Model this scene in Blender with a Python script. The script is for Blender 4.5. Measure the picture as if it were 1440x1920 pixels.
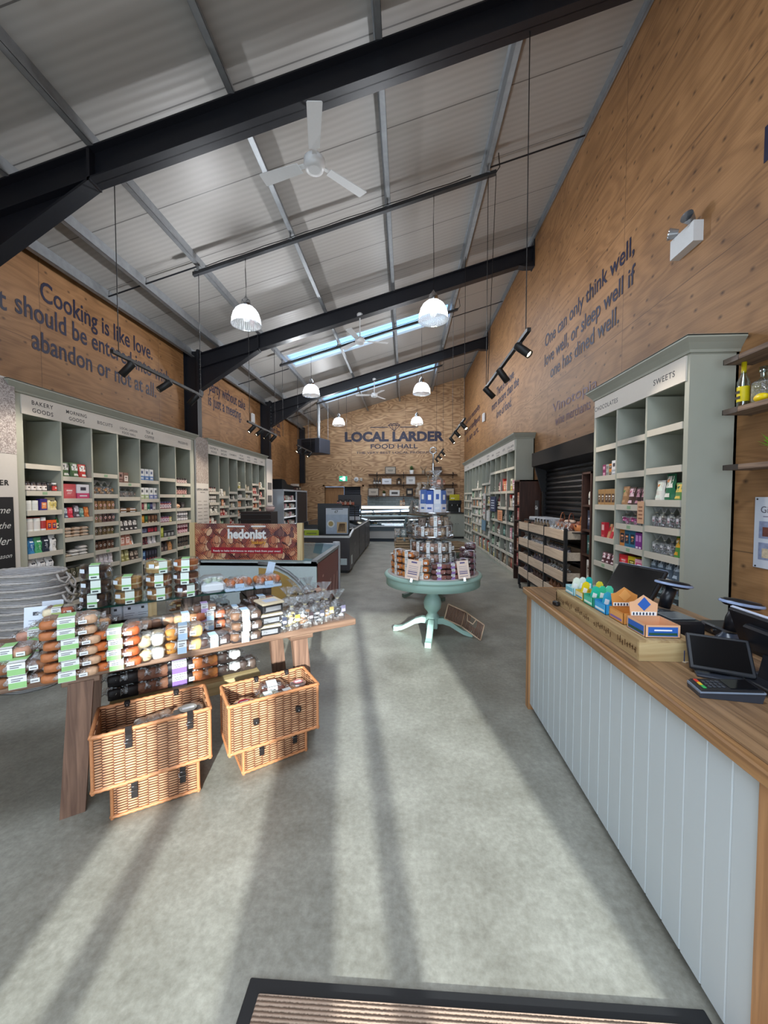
import bpy, math, random
from mathutils import Matrix, Vector
PI = math.pi
rnd = random.Random(7)
for o in list(bpy.data.objects): bpy.data.objects.remove(o)
SC = bpy.context.scene
COL = SC.collection

# ------------------------------------------------------------------ camera, world, sun, exposure
cam_d = bpy.data.cameras.new('camera'); cam = bpy.data.objects.new('camera', cam_d); COL.objects.link(cam)
cam_d.sensor_fit = 'HORIZONTAL'; cam_d.sensor_width = 36; cam_d.lens = 18
YAW = math.atan(40/720); PITCH = math.atan(27/(720/math.cos(YAW)))
cam.location = (0, 0, 1.64); cam.rotation_euler = (PI/2-PITCH, 0, YAW)
cam_d.clip_start = .05; cam_d.clip_end = 200
SC.camera = cam
vs = SC.view_settings
vs.view_transform = 'Standard'; vs.look = 'None'; vs.gamma = 1; vs.use_curve_mapping = False
vs.exposure = 0.24
SC.cycles.max_bounces = 7; SC.cycles.diffuse_bounces = 3; SC.cycles.glossy_bounces = 3
SC.cycles.transparent_max_bounces = 24; SC.cycles.transmission_bounces = 4
SC.cycles.use_denoising = True; SC.cycles.sample_clamp_indirect = 4
SC.cycles.caustics_reflective = False; SC.cycles.caustics_refractive = False
W = bpy.data.worlds.new('sky'); SC.world = W; W.use_nodes = True
wt = W.node_tree; wt.nodes.clear()
wo = wt.nodes.new('ShaderNodeOutputWorld'); wb = wt.nodes.new('ShaderNodeBackground')
wtc = wt.nodes.new('ShaderNodeTexCoord'); wn = wt.nodes.new('ShaderNodeTexNoise'); wr = wt.nodes.new('ShaderNodeValToRGB')
wn.inputs['Scale'].default_value = 2.2; wn.inputs['Detail'].default_value = 5
wr.color_ramp.elements[0].position = .38; wr.color_ramp.elements[0].color = (.26, .50, .88, 1)
wr.color_ramp.elements[1].position = .62; wr.color_ramp.elements[1].color = (.66, .82, 1, 1)
wt.links.new(wtc.outputs['Generated'], wn.inputs['Vector']); wt.links.new(wn.outputs['Fac'], wr.inputs['Fac'])
wt.links.new(wr.outputs['Color'], wb.inputs['Color']); wt.links.new(wb.outputs['Background'], wo.inputs['Surface'])
wb.inputs['Strength'].default_value = 1.7
def light(name, kind, energy, color, loc, rot=(0, 0, 0), **kw):
    d = bpy.data.lights.new(name, kind); d.energy = energy; d.color = color
    for k, v in kw.items(): setattr(d, k, v)
    o = bpy.data.objects.new(name, d); o.location = loc; o.rotation_euler = rot; COL.objects.link(o); return o
SUN_AZ = math.atan(.17); SUN_EL = math.radians(17.5)
sdir = Vector((-math.sin(SUN_AZ)*math.cos(SUN_EL), math.cos(SUN_AZ)*math.cos(SUN_EL), -math.sin(SUN_EL)))
sun = light('sun', 'SUN', 9.5, (1, .96, .9), (0, -6, 6), angle=math.radians(1.1))
sun.rotation_euler = sdir.to_track_quat('-Z', 'Y').to_euler()
# added fill lamps standing in for sky light at the shopfront and under rooflights
light('shopfront_sky_fill', 'AREA', 115, (.80, .91, 1), (-.6, -1.48, 1.6), (PI/2, 0, 0), shape='RECTANGLE', size=4.6, size_y=2.6)
light('rooflight_sky_fill', 'AREA', 150, (.84, .92, 1), (-.9, .2, 5.75), (0, -.28, 0), shape='RECTANGLE', size=4, size_y=1.0)  # fill lamp under the unseen rooflight added over the camera
light('rooflight_sky_fill', 'AREA', 75, (.84, .92, 1), (-.9, 10.45, 5.85), (0, -.28, 0), shape='RECTANGLE', size=4, size_y=.8)
light('rooflight_sky_fill', 'AREA', 75, (.84, .92, 1), (-.9, 14.6, 5.85), (0, -.28, 0), shape='RECTANGLE', size=4, size_y=.8)

# ------------------------------------------------------------------ materials
def srgb(c):
    if isinstance(c, str):
        c = [int(c[i:i+2], 16) for i in (0, 2, 4)]
    return tuple(((v/255)/12.92 if v/255 <= .04045 else ((v/255+.055)/1.055)**2.4) for v in c)
_mc = {}
def nodes(m):
    m.use_nodes = True; t = m.node_tree; t.nodes.clear()
    out = t.nodes.new('ShaderNodeOutputMaterial'); b = t.nodes.new('ShaderNodeBsdfPrincipled')
    t.links.new(b.outputs[0], out.inputs[0]); return t, b, out
def N(t, k, **kw):
    n = t.nodes.new('ShaderNode'+k)
    for a, v in kw.items():
        if a.startswith('i_'): n.inputs[int(a[2:])].default_value = v
        else: setattr(n, a, v)
    return n
def M(col, rough=.5, metal=0., var=.12, sc=40, emis=0, spec=.5, coat=0, name=None):
    """plain coloured stuff with a little mottling"""
    key = (col if isinstance(col, str) else tuple(col), rough, metal, var, sc, emis, spec, coat)
    if key in _mc: return _mc[key]
    m = bpy.data.materials.new(name or 'paint_'+(col if isinstance(col, str) else '%02x%02x%02x' % tuple(int(x) for x in col)))
    t, b, out = nodes(m); c = srgb(col)
    b.inputs['Roughness'].default_value = rough; b.inputs['Metallic'].default_value = metal
    b.inputs['Specular IOR Level'].default_value = spec
    if coat: b.inputs['Coat Weight'].default_value = coat
    if emis:
        b.inputs['Emission Color'].default_value = (*c, 1); b.inputs['Emission Strength'].default_value = emis
    if var:
        tc = N(t, 'TexCoord'); n = N(t, 'TexNoise'); n.inputs['Scale'].default_value = sc; n.inputs['Detail'].default_value = 3
        mx = N(t, 'MixRGB'); mx.inputs[1].default_value = (*[x*(1-var) for x in c], 1); mx.inputs[2].default_value = (*[min(1, x*(1+var)) for x in c], 1)
        t.links.new(tc.outputs['Object'], n.inputs['Vector']); t.links.new(n.outputs['Fac'], mx.inputs[0]); t.links.new(mx.outputs[0], b.inputs['Base Color'])
    else: b.inputs['Base Color'].default_value = (*c, 1)
    _mc[key] = m; return m
def clear(name='clear_plastic', tint=(235, 240, 245), fac=.16, rough=.12, crinkle=0, edge=.6):
    key = (name, tint, fac, rough, crinkle)
    if key in _mc: return _mc[key]
    m = bpy.data.materials.new(name); m.use_nodes = True; t = m.node_tree; t.nodes.clear()
    out = N(t, 'OutputMaterial'); tr = N(t, 'BsdfTransparent'); g = N(t, 'BsdfGlossy'); mx = N(t, 'MixShader'); lw = N(t, 'LayerWeight')
    c = srgb(tint); tr.inputs[0].default_value = (*[min(1, x*1.05) for x in c], 1); g.inputs['Color'].default_value = (.95, .97, 1, 1); g.inputs['Roughness'].default_value = rough
    lw.inputs['Blend'].default_value = .35
    mr = N(t, 'MapRange'); mr.inputs['To Min'].default_value = fac; mr.inputs['To Max'].default_value = edge
    t.links.new(lw.outputs['Facing'], mr.inputs['Value']); t.links.new(mr.outputs[0], mx.inputs[0])
    t.links.new(tr.outputs[0], mx.inputs[1]); t.links.new(g.outputs[0], mx.inputs[2]); t.links.new(mx.outputs[0], out.inputs[0])
    if crinkle:
        tc = N(t, 'TexCoord'); n = N(t, 'TexNoise'); n.inputs['Scale'].default_value = crinkle; n.inputs['Detail'].default_value = 4; n.inputs['Distortion'].default_value = 1.5
        bp = N(t, 'Bump'); bp.inputs['Strength'].default_value = .9; bp.inputs['Distance'].default_value = .02
        t.links.new(tc.outputs['Object'], n.inputs['Vector']); t.links.new(n.outputs['Fac'], bp.inputs['Height']); t.links.new(bp.outputs[0], g.inputs['Normal']); t.links.new(bp.outputs[0], lw.inputs['Normal'])
    _mc[key] = m; return m
def ramp(t, pts):
    r = N(t, 'ValToRGB'); e = r.color_ramp.elements
    while len(e) < len(pts): e.new(.5)
    for k, (p, c) in enumerate(pts): e[k].position = p; e[k].color = (*srgb(c), 1) if not isinstance(c, float) else (c, c, c, 1)
    return r
def math_(t, op, a, b=None, c=None):
    n = N(t, 'Math', operation=op)
    for k, v in enumerate((a, b, c)):
        if v is None: continue
        if isinstance(v, (int, float)): n.inputs[k].default_value = v
        else: t.links.new(v, n.inputs[k])
    return n.outputs[0]
def plywood(name, axis, light_c, mid_c, dark_c, knots=.5, su=2.44, sv=1.22, freq=15, off=0., seam=.7, amp=.15):
    m = bpy.data.materials.new(name); t, b, out = nodes(m); L = t.links.new
    tc = N(t, 'TexCoord'); sp = N(t, 'SeparateXYZ'); L(tc.outputs['Object'], sp.inputs[0])
    u = sp.outputs[axis]; v = sp.outputs[2]
    cu = math_(t, 'FLOOR', math_(t, 'DIVIDE', u, su)); cv = math_(t, 'FLOOR', math_(t, 'DIVIDE', v, sv))
    cb = N(t, 'CombineXYZ'); L(cu, cb.inputs[0]); L(cv, cb.inputs[1]); cb.inputs[2].default_value = off
    wn_ = N(t, 'TexWhiteNoise', noise_dimensions='3D'); L(cb.outputs[0], wn_.inputs['Vector'])
    vec = N(t, 'CombineXYZ'); L(math_(t, 'MULTIPLY', u, .55), vec.inputs[0]); L(math_(t, 'MULTIPLY', v, 2.1), vec.inputs[1])
    L(math_(t, 'MULTIPLY', wn_.outputs['Value'], 37.), vec.inputs[2])
    n1 = N(t, 'TexNoise'); n1.inputs['Scale'].default_value = 1.0; n1.inputs['Detail'].default_value = 2.2; n1.inputs['Roughness'].default_value = .45; n1.inputs['Distortion'].default_value = .35
    L(vec.outputs[0], n1.inputs['Vector'])
    s = math_(t, 'SINE', math_(t, 'MULTIPLY', n1.outputs['Fac'], freq*6.0))
    v2 = N(t, 'CombineXYZ'); L(math_(t, 'MULTIPLY', u, 3.), v2.inputs[0]); L(math_(t, 'MULTIPLY', v, 60.), v2.inputs[1])
    n2 = N(t, 'TexNoise'); n2.inputs['Scale'].default_value = 1.; n2.inputs['Detail'].default_value = 3; L(v2.outputs[0], n2.inputs['Vector'])
    n3 = N(t, 'TexNoise'); n3.inputs['Scale'].default_value = 1.3; n3.inputs['Detail'].default_value = 3; L(tc.outputs['Object'], n3.inputs['Vector'])
    h = math_(t, 'ADD', math_(t, 'MULTIPLY', math_(t, 'ADD', s, 1.), amp), math_(t, 'ADD', math_(t, 'MULTIPLY', n2.outputs['Fac'], .45), math_(t, 'MULTIPLY', n3.outputs['Fac'], .6-amp)))
    r = ramp(t, [(.25, dark_c), (.55, mid_c), (.9, light_c)]); L(h, r.inputs[0])
    # knots
    v3 = N(t, 'CombineXYZ'); L(math_(t, 'MULTIPLY', u, 3.3), v3.inputs[0]); L(math_(t, 'MULTIPLY', v, 4.6), v3.inputs[1])
    vo = N(t, 'TexVoronoi', voronoi_dimensions='2D'); vo.inputs['Scale'].default_value = 1.; vo.inputs['Randomness'].default_value = .6; L(v3.outputs[0], vo.inputs['Vector'])
    sepc = N(t, 'SeparateColor'); L(vo.outputs['Color'], sepc.inputs[0])
    rad = math_(t, 'MULTIPLY', math_(t, 'GREATER_THAN', sepc.outputs[0], 1-knots), .11)
    kn = N(t, 'MapRange'); L(vo.outputs['Distance'], kn.inputs['Value']); L(rad, kn.inputs['From Max']); kn.inputs['From Min'].default_value = 0; kn.inputs['To Min'].default_value = .85; kn.inputs['To Max'].default_value = 0
    mx = N(t, 'MixRGB'); L(kn.outputs[0], mx.inputs[0]); L(r.outputs[0], mx.inputs[1]); mx.inputs[2].default_value = (*srgb((48, 28, 18)), 1)
    # sheet joints
    fu = math_(t, 'ABSOLUTE', math_(t, 'SUBTRACT', math_(t, 'FRACT', math_(t, 'DIVIDE', u, su)), .5)); fv = math_(t, 'ABSOLUTE', math_(t, 'SUBTRACT', math_(t, 'FRACT', math_(t, 'DIVIDE', v, sv)), .5))
    j = math_(t, 'MAXIMUM', math_(t, 'GREATER_THAN', fu, .5-.0016), math_(t, 'GREATER_THAN', fv, .5-.0032))
    mj = N(t, 'MixRGB'); L(math_(t, 'MULTIPLY', j, seam), mj.inputs[0]); L(mx.outputs[0], mj.inputs[1]); mj.inputs[2].default_value = (*srgb((70, 46, 30)), 1)
    L(mj.outputs[0], b.inputs['Base Color']); b.inputs['Roughness'].default_value = .55
    bp = N(t, 'Bump'); bp.inputs['Strength'].default_value = .15; bp.inputs['Distance'].default_value = .01; L(h, bp.inputs['Height']); L(bp.outputs[0], b.inputs['Normal'])
    return m
def wood(name, c1, c2, axis=0, scale=1., rough=.55, bump=.3, stretch=(1.2, 22, 22)):
    key = ('wood', name)
    if key in _mc: return _mc[key]
    m = bpy.data.materials.new(name); t, b, out = nodes(m); L = t.links.new
    tc = N(t, 'TexCoord'); mp = N(t, 'Mapping'); s = list(stretch); 
    if axis == 1: s = [s[1], s[0], s[2]]
    if axis == 2: s = [s[1], s[2], s[0]]
    mp.inputs['Scale'].default_value = [x*scale for x in s]; L(tc.outputs['Object'], mp.inputs[0])
    n = N(t, 'TexNoise'); n.inputs['Scale'].default_value = 1.5; n.inputs['Detail'].default_value = 5; n.inputs['Distortion'].default_value = .8; L(mp.outputs[0], n.inputs['Vector'])
    r = ramp(t, [(.3, c2), (.7, c1)]); L(n.outputs['Fac'], r.inputs[0]); L(r.outputs[0], b.inputs['Base Color'])
    bp = N(t, 'Bump'); bp.inputs['Strength'].default_value = bump; bp.inputs['Distance'].default_value = .004; L(n.outputs['Fac'], bp.inputs['Height']); L(bp.outputs[0], b.inputs['Normal'])
    b.inputs['Roughness'].default_value = rough; _mc[key] = m; return m

# ------------------------------------------------------------------ mesh building
class MB:
    def __init__(s): s.V = []; s.F = []; s.I = []; s.S = []; s.mats = []; s.T = Matrix()
    def mi(s, m):
        if m not in s.mats: s.mats.append(m)
        return s.mats.index(m)
    def add(s, vs_, fs, mat, smooth=False):
        o = len(s.V); s.V += [tuple(s.T @ Vector(v)) for v in vs_]; i = s.mi(mat)
        flip = s.T.determinant() < 0
        for f in fs: s.F.append(tuple(o+k for k in (reversed(f) if flip else f))); s.I.append(i); s.S.append(smooth)
        return s
    def box(s, x0, x1, y0, y1, z0, z1, mat):
        v = [(x, y, z) for z in (z0, z1) for y in (y0, y1) for x in (x0, x1)]
        return s.add(v, [(0, 2, 3, 1), (4, 5, 7, 6), (0, 1, 5, 4), (2, 6, 7, 3), (0, 4, 6, 2), (1, 3, 7, 5)], mat)
    def cb(s, cx, cy, cz, sx, sy, sz, mat, ch=0.):
        """box centred in x, y standing on cz; ch chamfers its edges"""
        if not ch: return s.box(cx-sx/2, cx+sx/2, cy-sy/2, cy+sy/2, cz, cz+sz, mat)
        hx, hy, c = sx/2, sy/2, ch
        ring = lambda a, b: [(cx-a+c, cy-b), (cx+a-c, cy-b), (cx+a, cy-b+c), (cx+a, cy+b-c), (cx+a-c, cy+b), (cx-a+c, cy+b), (cx-a, cy+b-c), (cx-a, cy-b+c)]
        L = [(hx-c, hy-c, cz), (hx, hy, cz+c), (hx, hy, cz+sz-c), (hx-c, hy-c, cz+sz)]
        v = []; 
        for a, b, z in L: v += [(x, y, z) for x, y in ring(a, b)]
        f = [tuple(reversed(range(8))), tuple(range(24, 32))]
        for k in range(3):
            for i in range(8): f.append((k*8+i, k*8+(i+1) % 8, k*8+8+(i+1) % 8, k*8+8+i))
        return s.add(v, f, mat)
    def lathe(s, prof, n, mat, c=(0, 0, 0), smooth=True, cap=True, sx=1., sy=1.):
        v = []; f = []
        for r, z in prof:
            for i in range(n): a = 2*PI*i/n; v.append((c[0]+r*sx*math.cos(a), c[1]+r*sy*math.sin(a), c[2]+z))
        for k in range(len(prof)-1):
            for i in range(n): f.append((k*n+i, k*n+(i+1) % n, (k+1)*n+(i+1) % n, (k+1)*n+i))
        s.add(v, f, mat, smooth)
        if cap:
            if prof[0][0] > 1e-5: s.add(v[:n], [tuple(reversed(range(n)))], mat)
            if prof[-1][0] > 1e-5: s.add(v[-n:], [tuple(range(n))], mat)
        return s
    def cyl(s, p0, p1, r0, mat, r1=None, n=12, cap=True):
        p0, p1 = Vector(p0), Vector(p1); d = p1-p0; r1 = r0 if r1 is None else r1
        q = d.to_track_quat('Z', 'Y').to_matrix().to_4x4(); T = s.T; s.T = T @ Matrix.Translation(p0) @ q
        s.lathe([(r0, 0), (r1, d.length)], n, mat, cap=cap); s.T = T; return s
    def tube(s, pts, r, mat, n=6):
        pts = [Vector(p) for p in pts]; v = []; f = []; up = Vector((0, 0, 1))
        for k, p in enumerate(pts):
            d = (pts[min(k+1, len(pts)-1)]-pts[max(k-1, 0)]).normalized()
            a = d.cross(up); a = a.normalized() if a.length > 1e-3 else Vector((1, 0, 0)); b = d.cross(a)
            rr = r[k] if isinstance(r, (list, tuple)) else r
            for i in range(n): t_ = 2*PI*i/n; v.append(tuple(p+a*rr*math.cos(t_)+b*rr*math.sin(t_)))
        for k in range(len(pts)-1):
            for i in range(n): f.append((k*n+i, (k+1)*n+i, (k+1)*n+(i+1) % n, k*n+(i+1) % n))
        f += [tuple(range(n)), tuple(reversed(range(len(v)-n, len(v))))]
        return s.add(v, f, mat, True)
    def prism(s, poly, a0, a1, mat, axis='y'):
        """poly in the plane across AXIS: (x, z) for y, (y, z) for x, (x, y) for z"""
        P = {'y': lambda p, a: (p[0], a, p[1]), 'x': lambda p, a: (a, p[0], p[1]), 'z': lambda p, a: (p[0], p[1], a)}[axis]
        n = len(poly); v = [P(p, a0) for p in poly]+[P(p, a1) for p in poly]
        f = [tuple(range(n)), tuple(reversed(range(n, 2*n)))]+[(i+n, (i+1) % n+n, (i+1) % n, i) for i in range(n)]
        return s.add(v, f, mat)
    def quad(s, a, b, c, d, mat): return s.add([a, b, c, d], [(0, 1, 2, 3)], mat)
    def grid(s, fn, nu, nv, mat, smooth=True):
        v = [fn(i/nu, j/nv) for j in range(nv+1) for i in range(nu+1)]
        return s.add(v, [(j*(nu+1)+i, j*(nu+1)+i+1, (j+1)*(nu+1)+i+1, (j+1)*(nu+1)+i) for j in range(nv) for i in range(nu)], mat, smooth)
    def ball(s, c, r, mat, n=10, m=6, sq=(1, 1, 1), jit=0., rng=None, e=1.):
        v = []; f = []; P = lambda t: math.copysign(abs(t)**e, t)
        for k in range(m+1):
            th = PI*k/m
            for i in range(n):
                ph = 2*PI*i/n; q = 1+(rng.uniform(-jit, jit) if jit and 0 < k < m else 0)
                v.append((c[0]+r*sq[0]*q*P(math.sin(th))*P(math.cos(ph)), c[1]+r*sq[1]*q*P(math.sin(th))*P(math.sin(ph)), c[2]-r*sq[2]*q*P(math.cos(th))))
        for k in range(m):
            for i in range(n): f.append((k*n+i, k*n+(i+1) % n, (k+1)*n+(i+1) % n, (k+1)*n+i))
        return s.add(v, f, mat, True)
    def mesh(s, name):
        me = bpy.data.meshes.new(name); me.from_pydata(s.V, [], s.F)
        for m in s.mats: me.materials.append(m)
        me.polygons.foreach_set('material_index', s.I); me.polygons.foreach_set('use_smooth', s.S)
        me.update(); return me
def obj(name, mb, parent=None, loc=None, rot=None):
    me = mb if isinstance(mb, bpy.types.Mesh) else mb.mesh(name)
    o = bpy.data.objects.new(name, me); COL.objects.link(o)
    if parent is not None: o.parent = parent
    if loc is not None: o.location = loc
    if rot is not None: o.rotation_euler = rot if isinstance(rot, (tuple, list)) else (0, 0, rot)
    return o
def tag(o, label, cat, group=None, kind=None):
    if label: o['label'] = label
    if cat: o['category'] = cat
    if group: o['group'] = group
    if kind: o['kind'] = kind
    return o
def thing(name, label, cat, loc=(0, 0, 0), rz=0, group=None, rot=None):
    o = bpy.data.objects.new(name, None); COL.objects.link(o); o.location = loc; o.rotation_euler = rot or (0, 0, rz)
    o.empty_display_size = .1
    return tag(o, label, cat, group)
def struct(name, mb, **kw): o = obj(name, mb, **kw); o['kind'] = 'structure'; return o
def dup(root, loc, rz=None, label=None, rot=None, group=None):
    r = root.copy(); COL.objects.link(r); r.location = loc
    if rot is not None: r.rotation_euler = rot
    elif rz is not None: r.rotation_euler = (0, 0, rz)
    if label: r['label'] = label
    if group: r['group'] = group
    for ch in [c for c in KIDS(root)]:
        c = ch.copy(); COL.objects.link(c); c.parent = r
        for g in KIDS(ch): d = g.copy(); COL.objects.link(d); d.parent = c
    return r
def KIDS(o): return list(o.children)
_fc = {}
def text_mesh(body, mat, bold=0., ext=.002, shear=0., space=1.0):
    key = (body, mat.name, bold, ext, shear, space)
    if key in _fc: return _fc[key]
    cu = bpy.data.curves.new('lettering', 'FONT'); cu.body = body; cu.align_x = 'LEFT'; cu.size = 1
    cu.offset = bold; cu.extrude = ext; cu.shear = shear; cu.space_character = space; cu.resolution_u = 3
    o = bpy.data.objects.new('tmp', cu); COL.objects.link(o)
    dg = bpy.context.evaluated_depsgraph_get(); me = bpy.data.meshes.new_from_object(o.evaluated_get(dg))
    bpy.data.objects.remove(o); xs = [v.co.x for v in me.vertices]; ys = [v.co.y for v in me.vertices]
    x0, x1, y0, y1 = min(xs), max(xs), min(ys), max(ys)
    me.transform(Matrix.Translation((-x0, 0, 0))); me.materials.clear(); me.materials.append(mat)
    _fc[key] = (me, x1-x0, y0, y1); return _fc[key]
def text_on(body, origin, right, up, width, parent=None, cap=None, mat=None, bold=0., name='lettering', align='l', shear=0., space=1.0, depth=.002):
    """lettering lying on a surface: baseline starts at ORIGIN, runs along RIGHT for WIDTH metres; CAP sets the capital height"""
    mat = mat or INK; me, w, y0, y1 = text_mesh(body, mat, bold, .002, shear, space)
    right, up = Vector(right).normalized(), Vector(up).normalized(); nrm = right.cross(up)
    sx = width/w if width else cap/.73; sy = cap/.73 if cap else sx
    org = Vector(origin)
    if align == 'c': org = org-right*(w*sx/2)
    m = me.copy(); Mx = Matrix((right*sx, up*sy, nrm*min(sx, sy))).transposed().to_4x4(); Mx.translation = org
    if parent is None:
        m.transform(Matrix.Translation(-org) @ Mx); o = obj(name, m, None, loc=org)
    else:
        m.transform(Mx); o = obj(name, m, parent)
    return o
INK = M((27, 27, 58), .5, var=.05, name='navy_vinyl')
BLK = M((28, 27, 28), .5, var=.05); WHT = M((225, 224, 220), .5, var=.04)
# turn a point of the photograph into a place in the room, on a level or on a wall
_f = Vector((-math.sin(YAW)*math.cos(PITCH), math.cos(YAW)*math.cos(PITCH), -math.sin(PITCH))); _r = Vector((math.cos(YAW), math.sin(YAW), 0)); _u = _r.cross(_f)
def _ray(px, py): return _r*((px-720)/720)+_u*((960-py)/720)+_f
def atz(px, py, z): d = _ray(px, py); return Vector((0, 0, 1.64))+d*((z-1.64)/d.z)
def atx(px, py, x): d = _ray(px, py); return Vector((0, 0, 1.64))+d*(x/d.x)
def aty(px, py, y): d = _ray(px, py); return Vector((0, 0, 1.64))+d*(y/d.y)
ORD = 'first second third fourth fifth sixth seventh eighth ninth tenth eleventh twelfth thirteenth fourteenth fifteenth sixteenth'.split()
# ------------------------------------------------------------------ the hall
XL, XR, YB, YF = -4.8, 2.62, 17.4, -1.6
def zr(x): return 6.23+.287*x
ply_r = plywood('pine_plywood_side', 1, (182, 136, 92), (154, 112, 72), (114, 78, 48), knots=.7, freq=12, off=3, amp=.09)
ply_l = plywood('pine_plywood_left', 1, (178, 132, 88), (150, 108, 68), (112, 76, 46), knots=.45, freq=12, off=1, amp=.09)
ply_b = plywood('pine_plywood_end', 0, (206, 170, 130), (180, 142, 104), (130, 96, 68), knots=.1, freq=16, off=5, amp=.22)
steel = M((24, 26, 34), .45, var=.1, name='black_painted_steel')
galv = M((150, 154, 158), .5, .5, var=.25, sc=12, name='galvanised_steel')
# floor: power-floated concrete
mf = bpy.data.materials.new('polished_concrete'); t, b, _o = nodes(mf); L = t.links.new
tc = N(t, 'TexCoord'); n1 = N(t, 'TexNoise'); n1.inputs['Scale'].default_value = 2.3; n1.inputs['Detail'].default_value = 8; n1.inputs['Roughness'].default_value = .62
n2 = N(t, 'TexNoise'); n2.inputs['Scale'].default_value = 34; n2.inputs['Detail'].default_value = 6; n2.inputs['Roughness'].default_value = .7
L(tc.outputs['Object'], n1.inputs['Vector']); L(tc.outputs['Object'], n2.inputs['Vector'])
h = math_(t, 'ADD', math_(t, 'MULTIPLY', n1.outputs['Fac'], .55), math_(t, 'MULTIPLY', n2.outputs['Fac'], .45))
r = ramp(t, [(.34, (116, 113, 103)), (.5, (143, 141, 131)), (.66, (168, 166, 156))]); L(h, r.inputs[0])
vo = N(t, 'TexVoronoi'); vo.inputs['Scale'].default_value = .9; L(tc.outputs['Object'], vo.inputs['Vector'])
st = N(t, 'MapRange'); L(vo.outputs['Distance'], st.inputs['Value']); st.inputs['From Max'].default_value = .09; st.inputs['To Min'].default_value = .22; st.inputs['To Max'].default_value = 0
mx = N(t, 'MixRGB'); L(st.outputs[0], mx.inputs[0]); L(r.outputs[0], mx.inputs[1]); mx.inputs[2].default_value = (*srgb((96, 84, 66)), 1)
L(mx.outputs[0], b.inputs['Base Color'])
rr = N(t, 'MapRange'); L(n2.outputs['Fac'], rr.inputs['Value']); rr.inputs['To Min'].default_value = .28; rr.inputs['To Max'].default_value = .55; L(rr.outputs[0], b.inputs['Roughness'])
bp = N(t, 'Bump'); bp.inputs['Strength'].default_value = .06; bp.inputs['Distance'].default_value = .01; L(n2.outputs['Fac'], bp.inputs['Height']); L(bp.outputs[0], b.inputs['Normal'])
m = MB(); m.box(XL-.3, XR+.3, YF-4, YB+.3, -.2, 0, mf); struct('floor', m)
# walls
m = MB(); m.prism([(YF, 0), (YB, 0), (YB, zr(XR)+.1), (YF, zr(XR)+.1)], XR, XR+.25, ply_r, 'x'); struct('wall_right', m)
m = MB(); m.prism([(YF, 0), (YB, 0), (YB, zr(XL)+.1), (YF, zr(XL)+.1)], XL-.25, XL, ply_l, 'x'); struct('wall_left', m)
# back wall with the doorway left open
dx0, dx1, dz = -3.68, -1.96, 2.14
m = MB()
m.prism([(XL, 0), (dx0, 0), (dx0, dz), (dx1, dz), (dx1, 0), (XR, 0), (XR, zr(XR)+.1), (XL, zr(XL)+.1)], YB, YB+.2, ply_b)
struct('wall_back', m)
# front wall with the glazed shopfront (behind the photographer)
fm = M((88, 92, 96), .6, name='shopfront_grey'); m = MB()
gx0, gx1, gz = -.92, 1.40, 2.32
m.box(XL, gx0, YF-.2, YF, 0, gz, fm); m.box(gx1, XR, YF-.2, YF, 0, gz, fm)
m.prism([(XL, gz), (XR, gz), (XR, zr(XR)+.1), (XL, zr(XL)+.1)], YF-.2, YF, fm); struct('wall_front', m)
alu = M((70, 74, 78), .4, .3); m = MB()
for x in (gx0, -.62, gx1): m.box(x-.05, x+.05, YF-.12, YF-.04, 0, gz, alu)
m.box(.455, .56, YF-.12, YF-.04, 0, gz, alu)
m.box(gx0, gx1, YF-.12, YF-.04, gz-.08, gz, alu); m.box(gx0, gx1, YF-.12, YF-.04, 0, .08, alu); pass
o = struct('window_1', m)
mg = MB(); mg.box(gx0, gx1, YF-.085, YF-.08, .08, gz-.08, clear('shopfront_glass', (240, 246, 248), .04, .02)); g = obj('pane', mg, o)
mp = MB(); mp.box(-.12, .26, YF-.078, YF-.074, .1, 1.75, M((190, 186, 176), .7)); obj('shadow_panel', mp, o)  # unseen panel added to cast the photographer's shadow band across the floor
m = MB(); m.box(-9, 9, -9, YF-.2, -.22, -.02, M((150, 148, 142), .8, var=.2, sc=6)); struct('pavement', m)
# roof: insulated panels with openings for the rooflights
mc = bpy.data.materials.new('insulated_roof_panel'); t, b, _o = nodes(mc); L = t.links.new
tc = N(t, 'TexCoord'); sp = N(t, 'SeparateXYZ'); L(tc.outputs['Object'], sp.inputs[0])
ny = N(t, 'TexNoise'); ny.inputs['Scale'].default_value = 1.5; L(tc.outputs['Object'], ny.inputs['Vector'])
yw = math_(t, 'ADD', sp.outputs[1], math_(t, 'MULTIPLY', ny.outputs['Fac'], .03))
wv = math_(t, 'SINE', math_(t, 'MULTIPLY', yw, 2*PI/.083))
jn = math_(t, 'GREATER_THAN', math_(t, 'ABSOLUTE', math_(t, 'SUBTRACT', math_(t, 'FRACT', math_(t, 'ADD', sp.outputs[1], .12)), .5)), .493)
r = ramp(t, [(0., (166, 162, 158)), (1., (178, 175, 171))]); L(math_(t, 'ADD', math_(t, 'MULTIPLY', wv, .3), .5), r.inputs[0])
mx = N(t, 'MixRGB'); L(math_(t, 'MULTIPLY', jn, .75), mx.inputs[0]); L(r.outputs[0], mx.inputs[1]); mx.inputs[2].default_value = (*srgb((72, 70, 68)), 1); L(mx.outputs[0], b.inputs['Base Color'])
bp = N(t, 'Bump'); bp.inputs['Strength'].default_value = .13; bp.inputs['Distance'].default_value = .004; L(wv, bp.inputs['Height']); L(bp.outputs[0], b.inputs['Normal']); b.inputs['Roughness'].default_value = .45
ROOFL = [(-.3, .7, 'near'), (10.0, 10.9, 'mid'), (14.15, 15.05, 'far')]; rx0, rx1 = -3.13, 1.1  # the near rooflight is unseen, added to bring in ambient light
m = MB(); ycuts = [YF-.2]+[v for a, b_, _ in ROOFL for v in (a, b_)]+[YB+.2]
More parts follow.
